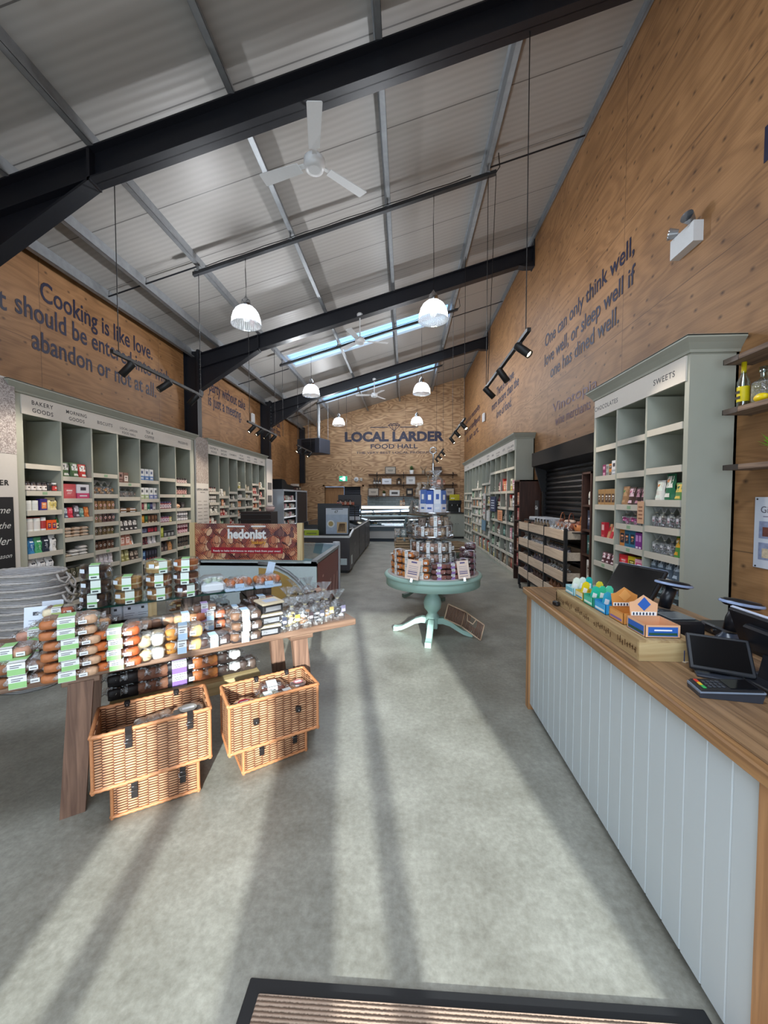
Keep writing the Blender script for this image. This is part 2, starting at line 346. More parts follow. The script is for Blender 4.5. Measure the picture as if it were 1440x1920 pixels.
def slab(x0, x1, y0, y1): m.add([(x, y, zr(x)+dz_) for dz_ in (0, .12) for x, y in ((x0, y0), (x1, y0), (x1, y1), (x0, y1))], [(0, 3, 2, 1), (4, 5, 6, 7), (0, 1, 5, 4), (1, 2, 6, 5), (2, 3, 7, 6), (3, 0, 4, 7)], mc)
for k in range(0, len(ycuts), 2): slab(XL-.2, XR+.2, ycuts[k], ycuts[k+1])
for a, b_, _ in ROOFL: slab(XL-.2, rx0, a, b_); slab(rx1, XR+.2, a, b_)
struct('ceiling', m)
# rooflights: corrugated translucent sheet
mt = bpy.data.materials.new('translucent_sheet'); mt.use_nodes = True; t = mt.node_tree; t.nodes.clear(); L = t.links.new
out = N(t, 'OutputMaterial'); tr = N(t, 'BsdfTransparent'); tl = N(t, 'BsdfTranslucent'); ms = N(t, 'MixShader'); ms.inputs[0].default_value = .9; tl.inputs[0].default_value = (.55, .76, 1, 1)
tc = N(t, 'TexCoord'); sp = N(t, 'SeparateXYZ'); L(tc.outputs['Object'], sp.inputs[0])
r = ramp(t, [(.0, (236, 244, 250)), (.55, (225, 238, 248)), (1., (168, 196, 214))]); L(math_(t, 'ADD', math_(t, 'MULTIPLY', math_(t, 'SINE', math_(t, 'MULTIPLY', sp.outputs[1], 2*PI/.16)), .5), .5), r.inputs[0])
L(r.outputs[0], tr.inputs[0]); L(tr.outputs[0], ms.inputs[1]); L(tl.outputs[0], ms.inputs[2]); L(ms.outputs[0], out.inputs[0])
for k, (a, b_, nm) in enumerate(ROOFL):
    m = MB(); ny_ = 40
    m.grid(lambda u, v: (rx0+(rx1-rx0)*u, a+(b_-a)*v, zr(rx0+(rx1-rx0)*u)+.06+.015*math.sin(v*(b_-a)/.16*2*PI)), 1, ny_, mt)
    struct('window_%d' % (k+2), m)
# portal frames: rafter with haunch, column on the left
def isec(m, p0, p1, depth0, depth1, y, w=.16, tf=.016):
    """I-section between two points given by its top line; web and both flanges"""
    (x0, z0), (x1, z1) = p0, p1
    m.prism([(x0, z0), (x1, z1), (x1, z1-tf), (x0, z0-tf)], y-w/2, y+w/2, steel)
    m.prism([(x0, z0-depth0+tf), (x1, z1-depth1+tf), (x1, z1-depth1), (x0, z0-depth0)], y-w/2, y+w/2, steel)
    m.prism([(x0, z0), (x1, z1), (x1, z1-depth1), (x0, z0-depth0)], y-.006, y+.006, steel)
def frame(y, lab, right=True):
    fr = thing('portal_frame', lab, 'steel frame', (0, 0, 0)); fr['kind'] = 'structure'
    m = MB(); top = lambda x: zr(x)-.2
    isec(m, (XL+.35, top(XL+.35)), (XR-.02, top(XR-.02)), .31, .31, y); obj('rafter', m, fr)
    m = MB(); xa, xb = XL+.33, XL+1.65
    m.prism([(xa, top(xa)-.3), (xb, top(xb)-.3), (xb, top(xb)-.31), (xa, 3.98)], y-.006, y+.006, steel)
    m.prism([(xa, 4.0), (xb, top(xb)-.30), (xb, top(xb)-.325), (xa, 3.97)], y-.08, y+.08, steel)
    m.box(xb-.02, xb+.01, y-.08, y+.08, top(xb)-.33, top(xb)-.02, steel); obj('haunch', m, fr)
    m = MB(); m.box(XL+.30, XL+.345, y-.09, y+.09, 3.9, zr(XL)-.02, steel)
    for k in range(7):
        for s_ in (-1, 1): m.cyl((XL+.345, y+s_*.05, 4.0+.105*k), (XL+.362, y+s_*.05, 4.0+.105*k), .012, galv, n=6)
    obj('end_plate', m, fr)
    m = MB(); m.box(XL+.285, XL+.30, y-.085, y+.085, 0, zr(XL)-.03, steel); m.box(XL+.0, XL+.015, y-.085, y+.085, 0, zr(XL)-.03, steel); m.box(XL+.01, XL+.3, y-.006, y+.006, 0, zr(XL)-.03, steel)
    obj('column', m, fr)
    m = MB(); m.prism([(XR-.32, top(XR-.32)-.3), (XR-.01, top(XR)-.3), (XR-.01, top(XR)-.42), (XR-.2, top(XR)-.42)], y-.08, y+.08, steel)
    m.box(XR-.02, XR, y-.1, y+.1, top(XR)-.43, top(XR)+.12, steel); obj('bracket', m, fr)
    return fr
frame(3.85, 'black steel portal frame crossing the top of the picture'); frame(8.25, 'black steel portal frame in front of the large rooflight'); frame(12.65, 'black steel portal frame beyond the large rooflight, third from the front')
m = MB(); y = YB-.1; m.box(XL+.02, XL+.24, y-.1, y+.08, 2.3, zr(XL)-.05, steel); o = obj('corner_column', m); tag(o, 'black steel column in the far corner of the hall', 'steel column', kind='structure')
# purlins: galvanised Z sections, each its own length of steel
for x, lab in ((-4.66, 'galvanised eaves purlin running along the top of the low wall'), (-4.05, 'galvanised roof purlin next to the eaves purlin'), (-3.16, 'galvanised roof purlin at the low end of the rooflights'), (-1.72, 'galvanised roof purlin running above the ceiling fans'), (-.29, 'galvanised roof purlin down the middle of the roof'), (1.14, 'galvanised roof purlin at the high end of the rooflights'), (XR-.04, 'galvanised edge angle along the top of the high wall')):
    m = MB(); zt = zr(x)-.005; d = .19 if x < 2 else .08; w = .065
    m.box(x-w, x, YF, YB, zt-.004, zt, galv); m.box(x-.002, x+.002, YF, YB, zt-d, zt, galv); m.box(x, x+w if x < 2 else x+.03, YF, YB, zt-d, zt-d+.004, galv)
    m.box(x+w-.003 if x < 2 else x, x+w if x < 2 else x+.003, YF, YB, zt-d, zt-d+.02, galv)
    o = obj('roof_purlin', m); tag(o, lab, 'purlin', kind='structure')
# purlin stays
def rod(name, a, b_, r_, mat, lab, cat, n=8):
    a = Vector(a); mm = MB(); mm.cyl((0, 0, 0), Vector(b_)-a, r_, mat, n=n); return tag(obj(name, mm, loc=a), lab, cat)
for yy, lab in ((5.9, 'first'), (10.6, 'second'), (15.2, 'third')):
    m = MB()
    xs = [-4.66, -4.05, -3.16, -1.72, -.29, 1.14, XR-.04]
    for a, b_ in ((0, 1), (1, 2), (5, 6)): m.cyl((xs[a], yy, zr(xs[a])-.1), (xs[b_], yy, zr(xs[b_])-.1), .011, steel, n=6)
    o = obj('sag_rod', m); tag(o, f'thin dark steel tie rods between the purlins, {lab} line from the front', 'tie rod', kind='structure')
# doorway: half-open timber door and a roller shutter behind
oak = wood('door_veneer', (176, 132, 88), (146, 104, 66), 2); shut = M((42, 48, 62), .4, .2)
m = MB(); m.box(dx0, -2.82, YB+.14, YB+.19, .01, dz-.01, oak); d = struct('door_1', m)
mh = MB(); mh.cyl((-2.92, YB+.14, 1.05), (-2.92, YB+.09, 1.05), .012, galv); mh.box(-3.03, -2.905, YB+.075, YB+.095, 1.04, 1.06, galv); obj('door_handle', mh, d)
m = MB(); m.box(dx1-.08, dx1, YB+.02, YB+.3, 0, dz, ply_b); m.box(dx0-.08, dx0, YB-.02, YB+.1, 0, dz+.08, ply_b); m.box(dx0-.08, dx1+.08, YB-.02, YB+.0, dz, dz+.08, ply_b); m.box(dx1, dx1+.08, YB-.02, YB+.0, 0, dz+.08, ply_b); struct('trim_1', m)
m = MB(); m.box(-2.84, dx1, YB+.36, YB+.4, 0, dz+.3, M((18, 20, 26), .6))
for k in range(22): m.prism([(YB+.33, k*.1+.02), (YB+.36, k*.1+.02), (YB+.36, k*.1+.085), (YB+.34, k*.1+.085)], -2.84, dx1, shut, 'x')
struct('door_2', m)
# ------------------------------------------------------------------ lamps, fans, tracks
darkg = M((70, 72, 76), .45, .5, name='grey_trunking'); chrome = M((190, 192, 196), .18, 1., var=0, name='chrome'); white = M((222, 224, 226), .4, var=.03, name='white_enamel')
mdome = bpy.data.materials.new('prismatic_acrylic'); mdome.use_nodes = True; t = mdome.node_tree; t.nodes.clear(); L = t.links.new
out = N(t, 'OutputMaterial'); tr = N(t, 'BsdfTransparent'); tl = N(t, 'BsdfTranslucent'); ms = N(t, 'MixShader'); ms.inputs[0].default_value = .5; df = N(t, 'BsdfDiffuse'); ms2 = N(t, 'MixShader'); ms2.inputs[0].default_value = .35
tl.inputs[0].default_value = (.34, .36, .38, 1); df.inputs[0].default_value = (.2, .21, .22, 1)
tc = N(t, 'TexCoord'); sp = N(t, 'SeparateXYZ'); L(tc.outputs['Object'], sp.inputs[0])
an = math_(t, 'ARCTAN2', sp.outputs[0], sp.outputs[1]); L(math_(t, 'ADD', math_(t, 'MULTIPLY', math_(t, 'SINE', math_(t, 'MULTIPLY', an, 44.)), .22), .36), ms.inputs[0])
L(tl.outputs[0], ms2.inputs[1]); L(df.outputs[0], ms2.inputs[2]); L(tr.outputs[0], ms.inputs[1]); L(ms2.outputs[0], ms.inputs[2]); L(ms.outputs[0], out.inputs[0])
mbulb = M((240, 246, 255), .3, var=0, emis=9, name='lamp_glow'); mwarm = M((255, 226, 180), .3, var=0, emis=14, name='warm_lamp_glow')
PX = (-2.38, .40); PY = (5.72, 9.7, 13.7); ZP = 4.22
def trunk_z(x): return zr(x)-.36
proto = None
for j, y in enumerate(PY):
    for i, x in enumerate(PX):
        zt = trunk_z(x)
        lab = f"lit clear ribbed dome pendant lamp, {['near','middle','far'][j]} row, {['low eaves','high wall'][i]} side"
        r_ = thing('pendant_lamp', lab, 'pendant lamp', (x, y, ZP), group='dome pendants over the aisle')
        m = MB(); prof = [(.215, 0), (.212, .03), (.205, .09), (.185, .16), (.15, .22), (.10, .262), (.062, .275)]
        m.lathe(prof, 44, mdome, cap=False); obj('lamp_shade', m, r_)
        m = MB(); m.lathe([(.217, .0), (.224, -.004), (.224, .012), (.214, .014)], 44, clear('acrylic_rim', (250, 252, 255), .5, .1)); obj('rim', m, r_)
        m = MB(); m.lathe([(.066, .268), (.07, .30), (.06, .36), (.03, .39), (.012, .42), (.008, .43)], 16, chrome); obj('lamp_holder', m, r_)
        m = MB(); m.ball((0, 0, .17), .055, mbulb, 14, 8, (1, 1, 1.3)); obj('bulb', m, r_)
        m = MB(); hh = zt-ZP; m.tube([(0, 0, .42), (.004, 0, .42+(hh-.42)*.3), (-.004, 0, .42+(hh-.42)*.7), (0, 0, hh)], .0055, BLK); obj('cord', m, r_)
        l = light('pendant_light', 'POINT', 118, (.93, .96, 1), (0, 0, .06), shadow_soft_size=.05); l.parent = r_
for j, y in enumerate(PY):
    m = MB(); xa, xb = -3.18, 1.28
    m.prism([(xa, trunk_z(xa)), (xb, trunk_z(xb)), (xb, trunk_z(xb)+.05), (xa, trunk_z(xa)+.05)], y-.03, y+.03, darkg)
    r_ = thing('cable_trunking', f"dark steel lighting channel slung under the purlins, {['near','middle','far'][j]} one", 'lighting channel', (0, 0, 0))
    obj('channel', m, r_)
    for x in (-3.12, -1.70, -.27, 1.16):
        m = MB(); m.cyl((x, y, trunk_z(x)+.05), (x, y, zr(x)-.19), .012, galv, n=6); m.box(x-.03, x+.03, y-.04, y+.04, trunk_z(x)+.045, trunk_z(x)+.06, galv); obj('hanger', m, r_)
    m = MB(); m.tube([(1.28, y, trunk_z(1.28)+.03), (1.33, y, trunk_z(1.28)+.1), (1.3, y-.05, zr(1.25)-.1)], .007, BLK); m.tube([(xa+.2+k*.3, y-.035, trunk_z(xa+.2+k*.3)+.06+.01*(k % 2)) for k in range(14)], .006, BLK); obj('cable', m, r_)
# ceiling fans
def fan(y, zh, x, rot, lab):
    r_ = thing('ceiling_fan', lab, 'ceiling fan', (x, y, zh), rot, 'white three blade ceiling fans'); c, s_ = math.cos(-rot), math.sin(-rot)
    top = zr(x)-.41-zh
    m = MB(); m.lathe([(.055, -.075), (.09, -.07), (.105, -.03), (.105, .02), (.08, .05), (.03, .065)], 20, white); obj('motor', m, r_)
    m = MB(); m.cyl((0, 0, .06), (0, 0, top-.06), .014, white); obj('rod', m, r_)
    m = MB(); m.lathe([(.02, top-.09), (.06, top-.07), (.065, top-.02), (.05, top)], 16, white); obj('canopy', m, r_)
    for k in range(3):
        T = Matrix.Rotation(k*2*PI/3, 4, 'Z'); m = MB(); m.T = T @ Matrix.Rotation(.16, 4, 'X')
        m.box(.08, .2, -.022, .022, -.006, 0, white); m.prism([(.16, -.055), (.17, .05), (.60, .068), (.61, .06), (.61, -.06), (.60, -.068)], -.012, -.006, white, 'z'); obj('blade', m, r_)
FA = math.atan2(.051, -.171)
fan(3.9, 4.97, -.91, FA, 'white three blade ceiling fan on a short rod under the nearest steel frame')
fan(8.25, 4.98, -.97, FA-.5, 'white three blade ceiling fan silhouetted against the large rooflight')
fan(12.65, 5.0, -1.02, FA+.3, 'white ceiling fan farthest away, on a rod below the far rooflight')
# track lights
TR = [(-3.1, 3.17, 3.95, 5.75, -1, 'over the near stretch of shelving by the low wall'), (-3.1, 3.12, 7.45, 9.15, -1, 'over the far stretch of shelving by the low wall'), (-3.1, 3.12, 10.9, 12.6, -1, 'in front of the hanging heater'),
      (1.17, 3.22, 3.78, 5.8, 1, 'nearest the high wall over the chocolate shelves'), (1.17, 3.18, 7.7, 10.1, 1, 'along the high wall, second from the front'), (1.17, 3.12, 12.0, 14.8, 1, 'along the high wall, farthest from the front')]
k_ = 0
for n_, (x, z, ya, yb, s_, place) in enumerate(TR):
    r_ = thing('track_light', 'black track with angled spotlights ' + place, 'track light', (x, (ya+yb)/2, z), group='track lights'); h_ = (yb-ya)/2
    m = MB(); m.box(-.018, .018, -h_, h_, 0, .035, BLK); obj('track', m, r_)
    m = MB(); cy = (5.72 if n_ % 3 == 0 else (yb-.1 if n_ != 4 else 9.7))-(ya+yb)/2
    for q in (cy, -h_+.1):
        m.cyl((0, q, .035), (0, q, zr(x)-z-.2), .005, BLK, n=5)
    obj('suspension_wire', m, r_)
    heads = 3 if n_ != 1 else 4
    for k in range(heads):
        yy = -h_+.25+k*(2*h_-.45)/(heads-1); rr = random.Random(n_*7+k); sw = rr.uniform(-.5, .3)
        aim = Vector((s_*(.75+rr.uniform(-.1, .2)), -.35+sw, -1.)).normalized()
        T = Matrix.Translation((0, yy, -.07)) @ aim.to_track_quat('-Z', 'Y').to_matrix().to_4x4()
        m = MB(); m.cyl((0, yy, 0), (0, yy, -.06), .012, BLK, n=8); m.T = T; m.lathe([(.0, .07), (.036, .07), (.04, .06), (.04, -.12), (.034, -.12), (.03, -.1)], 16, BLK, cap=False)
        hd = obj('spotlight', m, r_)
        m = MB(); m.T = T; m.lathe([(0, -.105), (.033, -.105)], 16, mwarm, cap=False); obj('lens', m, hd)
        l = light('track_spot', 'SPOT', 42, (1, .88, .72), T @ Vector((0, 0, -.125)), spot_size=1.0, spot_blend=.6, shadow_soft_size=.03); l.rotation_euler = aim.to_track_quat('-Z', 'Y').to_euler(); l.parent = r_
# long drop cables from the lighting channels down to nothing but a tail (left side)
rod('drop_cable', (-3.12, 9.7, trunk_z(-3.12)), (-3.12, 9.7, 3.2), .005, BLK, 'thin black cable hanging from the low end of the middle lighting channel', 'cable', n=5)
rod('drop_cable', (1.28, 5.72, trunk_z(1.28)), (1.19, 5.72, 3.25), .005, BLK, 'thin black cable hanging from the high end of the near lighting channel', 'cable', n=5)
rod('drop_cable', (-2.1, 13.7, trunk_z(-2.1)+.02), (-2.1, 13.7, 3.9), .005, BLK, 'thin black cable hanging beside the heater flue', 'cable', n=5)
# wall-mounted emergency light and small boxes
ew = thing('emergency_light', 'white twin-spot emergency light high on the plywood wall', 'emergency light', (XR, 3.35, 3.62))
p1 = atx(1285, 450, XR-.05); ew.location = (XR, p1.y, p1.z)
m = MB(); m.T = Matrix.Rotation(-PI/2, 4, 'Z'); m.prism([(-.15, -.10), (.15, -.10), (.15, .08), (-.15, .08)], -.085, 0, white); obj('case', m, ew)
for s_ in (-1, 1):
    m = MB(); m.T = Matrix.Rotation(-PI/2, 4, 'Z') @ Matrix.Translation((s_*.085, -.06, .115)) @ Matrix.Rotation(.5*s_, 4, 'Z') @ Matrix.Rotation(-.35, 4, 'X')
    m.cyl((0, 0, 0), (0, -.07, -.01), .035, M((170, 172, 176), .3, .6), r1=.052, n=14); m.cyl((0, -.07, -.01), (0, -.078, -.011), .054, clear('lamp_lens', (235, 240, 245), .35, .05), n=14); m.cyl((0, .0, 0), (0, 0, -.06), .015, white)
    obj('lamp_head', m, ew)
def wallbox(px, py, x, y, lab, sz=(.06, .2, .28)):
    p = atx(px, py, x) if x is not None else aty(px, py, y); s_ = 1 if p.x > 0 else -1
    r_ = thing('speaker', lab, 'speaker', p); m = MB(); m.cb(0, 0, -sz[2]/2, sz[0], sz[1], sz[2], white, .01); obj('case', m, r_)
    m = MB(); m.box(-s_*(sz[0]/2+.004), -s_*sz[0]/2, -sz[1]*.4, sz[1]*.4, -sz[2]*.42, sz[2]*.42, M((196, 198, 200), .6)); obj('grille', m, r_)
wallbox(474, 784, XL+.05, None, 'small white box speaker on the low wall by the second steel column'); wallbox(907, 783, XR-.05, None, 'small white box speaker on the high wall above the grey shelving')
# gas heater with its flue
hm = M((66, 72, 84), .45, .2, name='heater_grey'); HX, HY, HZ = -3.5, 14.6, 3.58
r_ = thing('unit_heater', 'dark grey louvred unit heater hung near the end wall', 'heater', (HX, HY, HZ), rz=-.35)
m = MB(); m.cb(0, 0, -.28, 1.0, .75, .55, hm, .015); obj('case', m, r_)
for k in range(8):
    m = MB(); z = -.22+k*.055; m.prism([(-.375, z), (-.40, z-.035), (-.395, z-.04), (-.37, z-.005)], -.28, .28, M((34, 36, 42), .4), 'x'); obj('louvre', m, r_)
m = MB(); m.box(-.3, .3, -.379, -.374, -.26, .24, M((28, 30, 36), .6)); obj('grille', m, r_)
m = MB(); m.cyl((.22, 0, .27), (.22, 0, zr(HX)-HZ), .06, galv, n=14); m.cyl((.22, 0, .9), (.22, 0, .98), .075, galv, n=14); obj('flue', m, r_)
m = MB()
for x in (-.45, .45): m.cyl((x, .3, .27), (x, .3, zr(HX+x)-HZ), .008, galv, n=5)
obj('hanger', m, r_)
# ------------------------------------------------------------------ lettering on the walls
def onwall(body, p0, p1, side, cap, lab=None, parent=None, bold=.006, mat=None, shear=0.):
    x = XL+.004 if side == 'l' else XR-.004
    a, b_ = atx(*p0, x), atx(*p1, x); z = (a.z+b_.z)/2; w = abs(b_.y-a.y)
    return text_on(body, (x, a.y, z), (0, 1 if side == 'l' else -1, 0), (0, 0, 1), w, parent, cap, mat, bold, shear=shear)
def quote(lab, side, lines, cap, **kw):
    r_ = thing('wall_lettering', lab, 'wall lettering')
    for s_, a, b_ in lines: o = onwall(s_, a, b_, side, cap, parent=r_, **kw); o.name = 'text_line'
quote('large navy quote beginning Cooking is like love on the plywood wall', 'l', [('Cooking is like love.', (76, 564), (286, 673)), ('should be entered into with', (29, 591), (318, 718)), ('It', (-14, 571), (13, 583)), ('abandon or not at all.', (60, 654), (293, 744))], .27, bold=.012)
quote('navy quote about a party without cake on the plywood wall', 'l', [('A party without cake', (381, 726), (460, 769)), ('is just a meeting.', (390.5, 757), (453, 789))], .30, bold=.012)
quote('navy two-line quote beside the far track spotlights, farthest along the low wall', 'l', [('Life is uncertain.', (493, 786), (526, 804)), ('Eat dessert first.', (494, 803), (526, 819))], .28, bold=.012)
quote('navy quote beginning One can only think well on the high plywood wall', 'r', [('One can only think well,', (1022, 645), (1189, 484)), ('love well, or sleep well if', (1021, 680), (1190, 542)), ('one has dined well.', (1032, 706), (1160, 609))], .23, bold=.012)
quote('thin purple wine merchant lettering on the high wall above the dark shop front', 'r', [('Vinotopia', (1036, 772), (1120, 730)), ('wine merchants', (1041, 795), (1107, 770))], .17, bold=.004, mat=M((92, 58, 76), .5, name='plum_vinyl'))
quote('navy quote about the love of food behind the nearest track light', 'r', [('There is no love', (931, 741), (963, 711)), ('more sincere than the', (922, 767), (972.5, 727)), ('love of food.', (931, 784), (959, 762))], .25, bold=.012)
quote('navy three-line quote at the far end of the high wall', 'r', [('To eat is a necessity,', (869, 798), (900, 770)), ('but to eat intelligently', (871, 815), (901, 789)), ('is an art.', (875, 828), (898, 810))], .25, bold=.01)
q = thing('wall_lettering', 'single navy letter stroke high on the wall at the frame edge', 'wall lettering'); a = atx(1432, 305, XR-.004); text_on('I', a, (0, -1, 0), (0, 0, 1), None, q, .26, None, .02, shear=0.)
lg = thing('shop_logo', 'navy diamond and shop name logo across the end wall', 'wall lettering', (0, 0, 0)); yw_ = YB-.006
def onback(body, x0, x1, py, cap, bold, parent=lg, y=yw_, mat=None): a = aty(x0, py, y); b_ = aty(x1, py, y); return text_on(body, (a.x, y, a.z), (1, 0, 0), (0, 0, 1), b_.x-a.x, parent, cap, mat, bold)
onback('LOCAL LARDER', 646.5, 832.5, 827.5, .42, .048); onback('FOOD HALL', 695, 783, 841, .2, .018); onback('THE VERY BEST LOCAL PRODUCE', 668, 813, 851, .105, .006)
c = aty(739, 801, yw_); m = MB()
for xa, xb in ((-1.07, -.29), (.27, 1.07)): m.box(c.x+xa, c.x+xb, yw_-.004, yw_, c.z-.018, c.z+.018, INK)
def seg(a, b_, w=.022): d = (Vector(b_)-Vector(a)).normalized(); n_ = Vector((-d.y, d.x))*w/2; a, b_ = Vector(a), Vector(b_); m.prism([(c.x+p.x, c.z+p.y) for p in (a-n_, b_-n_, b_+n_, a+n_)], yw_-.004, yw_, INK)
for a, b_ in (((-.26, .09), (-.15, .17)), ((-.15, .17), (.15, .17)), ((.15, .17), (.26, .09)), ((.26, .09), (0, -.18)), ((0, -.18), (-.26, .09)), ((-.26, .09), (.26, .09)), ((-.11, .09), (0, -.18)), ((.11, .09), (0, -.18)), ((-.11, .09), (-.15, .17)), ((.11, .09), (.15, .17)), ((-.11, .09), (0, .17)), ((.11, .09), (0, .17))): seg(a, b_)
obj('diamond', m, lg)
# exit sign, clock and box over the doorway
p = aty(643.5, 897.5, YB-.05); r_ = thing('exit_sign', 'lit green and white running man exit sign over the doorway', 'exit sign', p)
grn = M((20, 150, 110), .4, var=0, emis=1.2); m = MB(); m.box(-.19, .19, 0, .05, -.12, .12, white); obj('case', m, r_); m = MB(); m.box(-.18, .18, -.004, 0, -.11, .11, grn); f_ = obj('panel', m, r_)
m = MB(); w_ = M((230, 250, 240), .4, var=0, emis=2.5); m.box(-.02, .09, -.006, -.004, -.09, .09, w_); m.prism([(-.15, -.02), (-.09, -.02), (-.09, -.06), (-.03, 0), (-.09, .06), (-.09, .02), (-.15, .02)], -.006, -.004, w_); obj('pictogram', m, r_)
m = MB(); m.ball((.04, -.008, .05), .014, grn, 8, 5, (1, .2, 1)); m.prism([(.02, .035), (.06, .03), (.05, -.02), (.075, -.07), (.06, -.075), (.035, -.03), (0, -.07), (-.01, -.06), (.025, -.015)], -.008, -.006, grn); obj('pictogram_man', m, r_)
p = aty(668, 899, YB-.03); r_ = thing('alarm_sounder', 'round white alarm sounder right of the exit sign', 'alarm', p); m = MB(); m.T = Matrix.Rotation(PI/2, 4, 'X'); m.lathe([(.11, -.03), (.11, .0), (.07, .03), (0, .035)], 20, white); obj('body', m, r_); m = MB(); m.T = Matrix.Rotation(PI/2, 4, 'X'); m.lathe([(.04, .035), (.03, .05), (0, .05)], 14, M((150, 160, 165), .4)); obj('beacon', m, r_)
p = aty(677, 899, YB-.03); m = MB(); m.cb(0, 0, -.07, .11, .05, .14, M((206, 200, 190), .5), .008); m.box(-.03, .03, -.03, -.025, -.03, .03, M((180, 175, 165), .5)); tag(obj('call_point', m, loc=p), 'small pale wall box beside the round alarm sounder', 'wall box')
# ------------------------------------------------------------------ packaged goods (front faces -y, base at z = 0)
CLR = clear('clear_plastic', (242, 246, 248), .10, .1, 0, .42); CEL = clear('cellophane', (244, 246, 248), .16, .18, 30, .6); GLS = clear('jar_glass', (225, 235, 232), .18, .05)
_pm = {}
def lumps(m, x0, x1, y0, y1, z0, z1, r_, mats, n, rg, sq=(1, 1, .6)):
    for _ in range(n): m.ball((rg.uniform(x0, x1), rg.uniform(y0, y1), rg.uniform(z0, z1)), r_*rg.uniform(.75, 1.15), rg.choice(mats), 7, 4, sq, .12, rg)
def label_art(m, x0, x1, y, z0, z1, base, ink, rg):
    """a printed panel: ground, a title bar and some short lines"""
    m.box(x0, x1, y-.0008, y, z0, z1, base); w, h = x1-x0, z1-z0
    m.box(x0+w*.2, x1-w*.2, y-.0014, y, z0+h*.62, z0+h*.80, ink)
    m.box(x0+w*.3, x1-w*.25, y-.0014, y, z0+h*.42, z0+h*.48, ink); m.box(x0+w*.25, x1-w*.35, y-.0014, y, z0+h*.28, z0+h*.33, ink)
def prod(kind, w, d, h, c1, c2='e8e4dc', c3='2a2a2e', seed=0):
    key = (kind, w, d, h, c1, c2, c3, seed)
    if key in _pm: return _pm[key]
    m = MB(); rg = random.Random(hash_(key)); a, b, c = M(c1, .5), M(c2, .5, var=.04), M(c3, .45, var=.05)
    if kind == 'box':
        m.cb(0, 0, 0, w, d, h, a, .003); label_art(m, -w*.36, w*.36, -d/2, h*.22, h*.72, b, c, rg); m.box(-w*.4, w*.4, -d*.3, d*.3, h, h+.0008, b)
    elif kind == 'boxband':
        m.cb(0, 0, 0, w, d, h, b, .003); m.box(-w/2-.0006, w/2+.0006, -d/2-.0008, d/2, h*.05, h*.42, a); m.box(-w*.22, w*.22, -d/2-.0014, -d/2, h*.6, h*.82, c); m.box(-w*.3, w*.3, -d/2-.0015, -d/2-.0008, h*.2, h*.28, b)
    elif kind in ('pouch', 'sack'):
        fl = .12 if kind == 'pouch' else .25
        def f(u, v, s_):
            x = (u-.5)*w*(1-.10*math.sin(v*PI)); z = v*h; th = d/2*(1-v)**.6*(1-(2*u-1)**4) if kind == 'pouch' else d/2*min(1, (1.02-v)*3)*(1-(2*u-1)**8*.6)
            return (x+.004*math.sin(v*19+u*7), s_*max(th, .002)+.004*math.sin(u*13+v*9), z)
        m.grid(lambda u, v: f(u, v, -1), 8, 10, b if kind == 'sack' else a); m.grid(lambda u, v: f(1-u, v, 1), 8, 10, a if kind == 'pouch' else b)
        lab = lambda u0, u1, v0, v1, mt: m.grid(lambda u, v: tuple(Vector(f(u0+(u1-u0)*u, v0+(v1-v0)*v, -1))+Vector((0, -.0016, 0))), 4, 3, mt)
        lab(.12, .88, .5 if kind == 'pouch' else .25, .92 if kind == 'pouch' else .7, b if kind == 'pouch' else a); lab(.28, .72, .7 if kind == 'pouch' else .74, .82, c); lab(.2, .8, .15, .38, b if kind == 'sack' else c) if kind == 'sack' else lab(.25, .75, .16, .3, b)
        if kind == 'sack':
            for q in range(5): lab(.2+rg.random()*.3, .55+rg.random()*.3, .28+q*.08, .31+q*.08, c)
            m.cb(0, 0, h-.012, w*.96, .012, .02, b, .003)
    elif kind == 'jar':
        r_ = w/2; m.lathe([(r_*.9, .002), (r_*.97, .008), (r_*.97, h*.76), (r_*.8, h*.84)], 14, a); m.lathe([(r_*.92, 0), (r_, .006), (r_, h*.78), (r_*.82, h*.86)], 14, clear('thin_glass', (250, 250, 250), .12, .05))
        m.lathe([(r_*.86, h*.84), (r_*.9, h*.85), (r_*.9, h-.004), (r_*.84, h)], 14, c); m.lathe([(r_*1.012, h*.2), (r_*1.012, h*.66)], 14, b, cap=False)
        m.box(-r_*.3, r_*.3, -r_*1.03, -r_*.95, h*.4, h*.52, c)
    elif kind == 'bottle':
        r_ = w/2; m.lathe([(r_*.92, 0), (r_, .01), (r_, h*.55), (r_*.8, h*.66), (r_*.34, h*.78), (r_*.32, h*.9)], 14, a); m.lathe([(r_*.38, h*.88), (r_*.38, h)], 12, c); m.lathe([(r_*1.01, h*.14), (r_*1.01, h*.46)], 14, b, cap=False); m.box(-r_*.4, r_*.4, -r_*1.04, -r_*.95, h*.26, h*.36, c)
    elif kind == 'tin':
        r_ = w/2; m.lathe([(r_, 0), (r_, h)], 16, a); m.lathe([(r_*1.03, h*.96), (r_*1.03, h*1.0), (r_*.95, h)], 16, c); m.lathe([(r_*1.008, h*.2), (r_*1.008, h*.75)], 16, b, cap=False)
    elif kind == 'clearbag':      # cellophane bag of biscuits or fudge gathered at the neck
        lumps(m, -w*.3, w*.3, -d*.22, d*.22, h*.1, h*.5, w*.17, [a, M(c2, .6), a], 14, rg, (1, .8, .5))
        def f(u, v):
            an = u*2*PI; k = v; rr = 1 if k < .55 else (1-(k-.55)/.17*.82 if k < .72 else .18+(k-.72)/.28*.75)
            cr = 1+.10*math.sin(an*5+k*6)+(.25*math.sin(an*9) if k > .72 else 0)
            return (w/2*rr*cr*math.cos(an)*(.92 if k < .05 else 1), d/2*rr*cr*math.sin(an)*(.5 if k > .75 else 1), h*k)
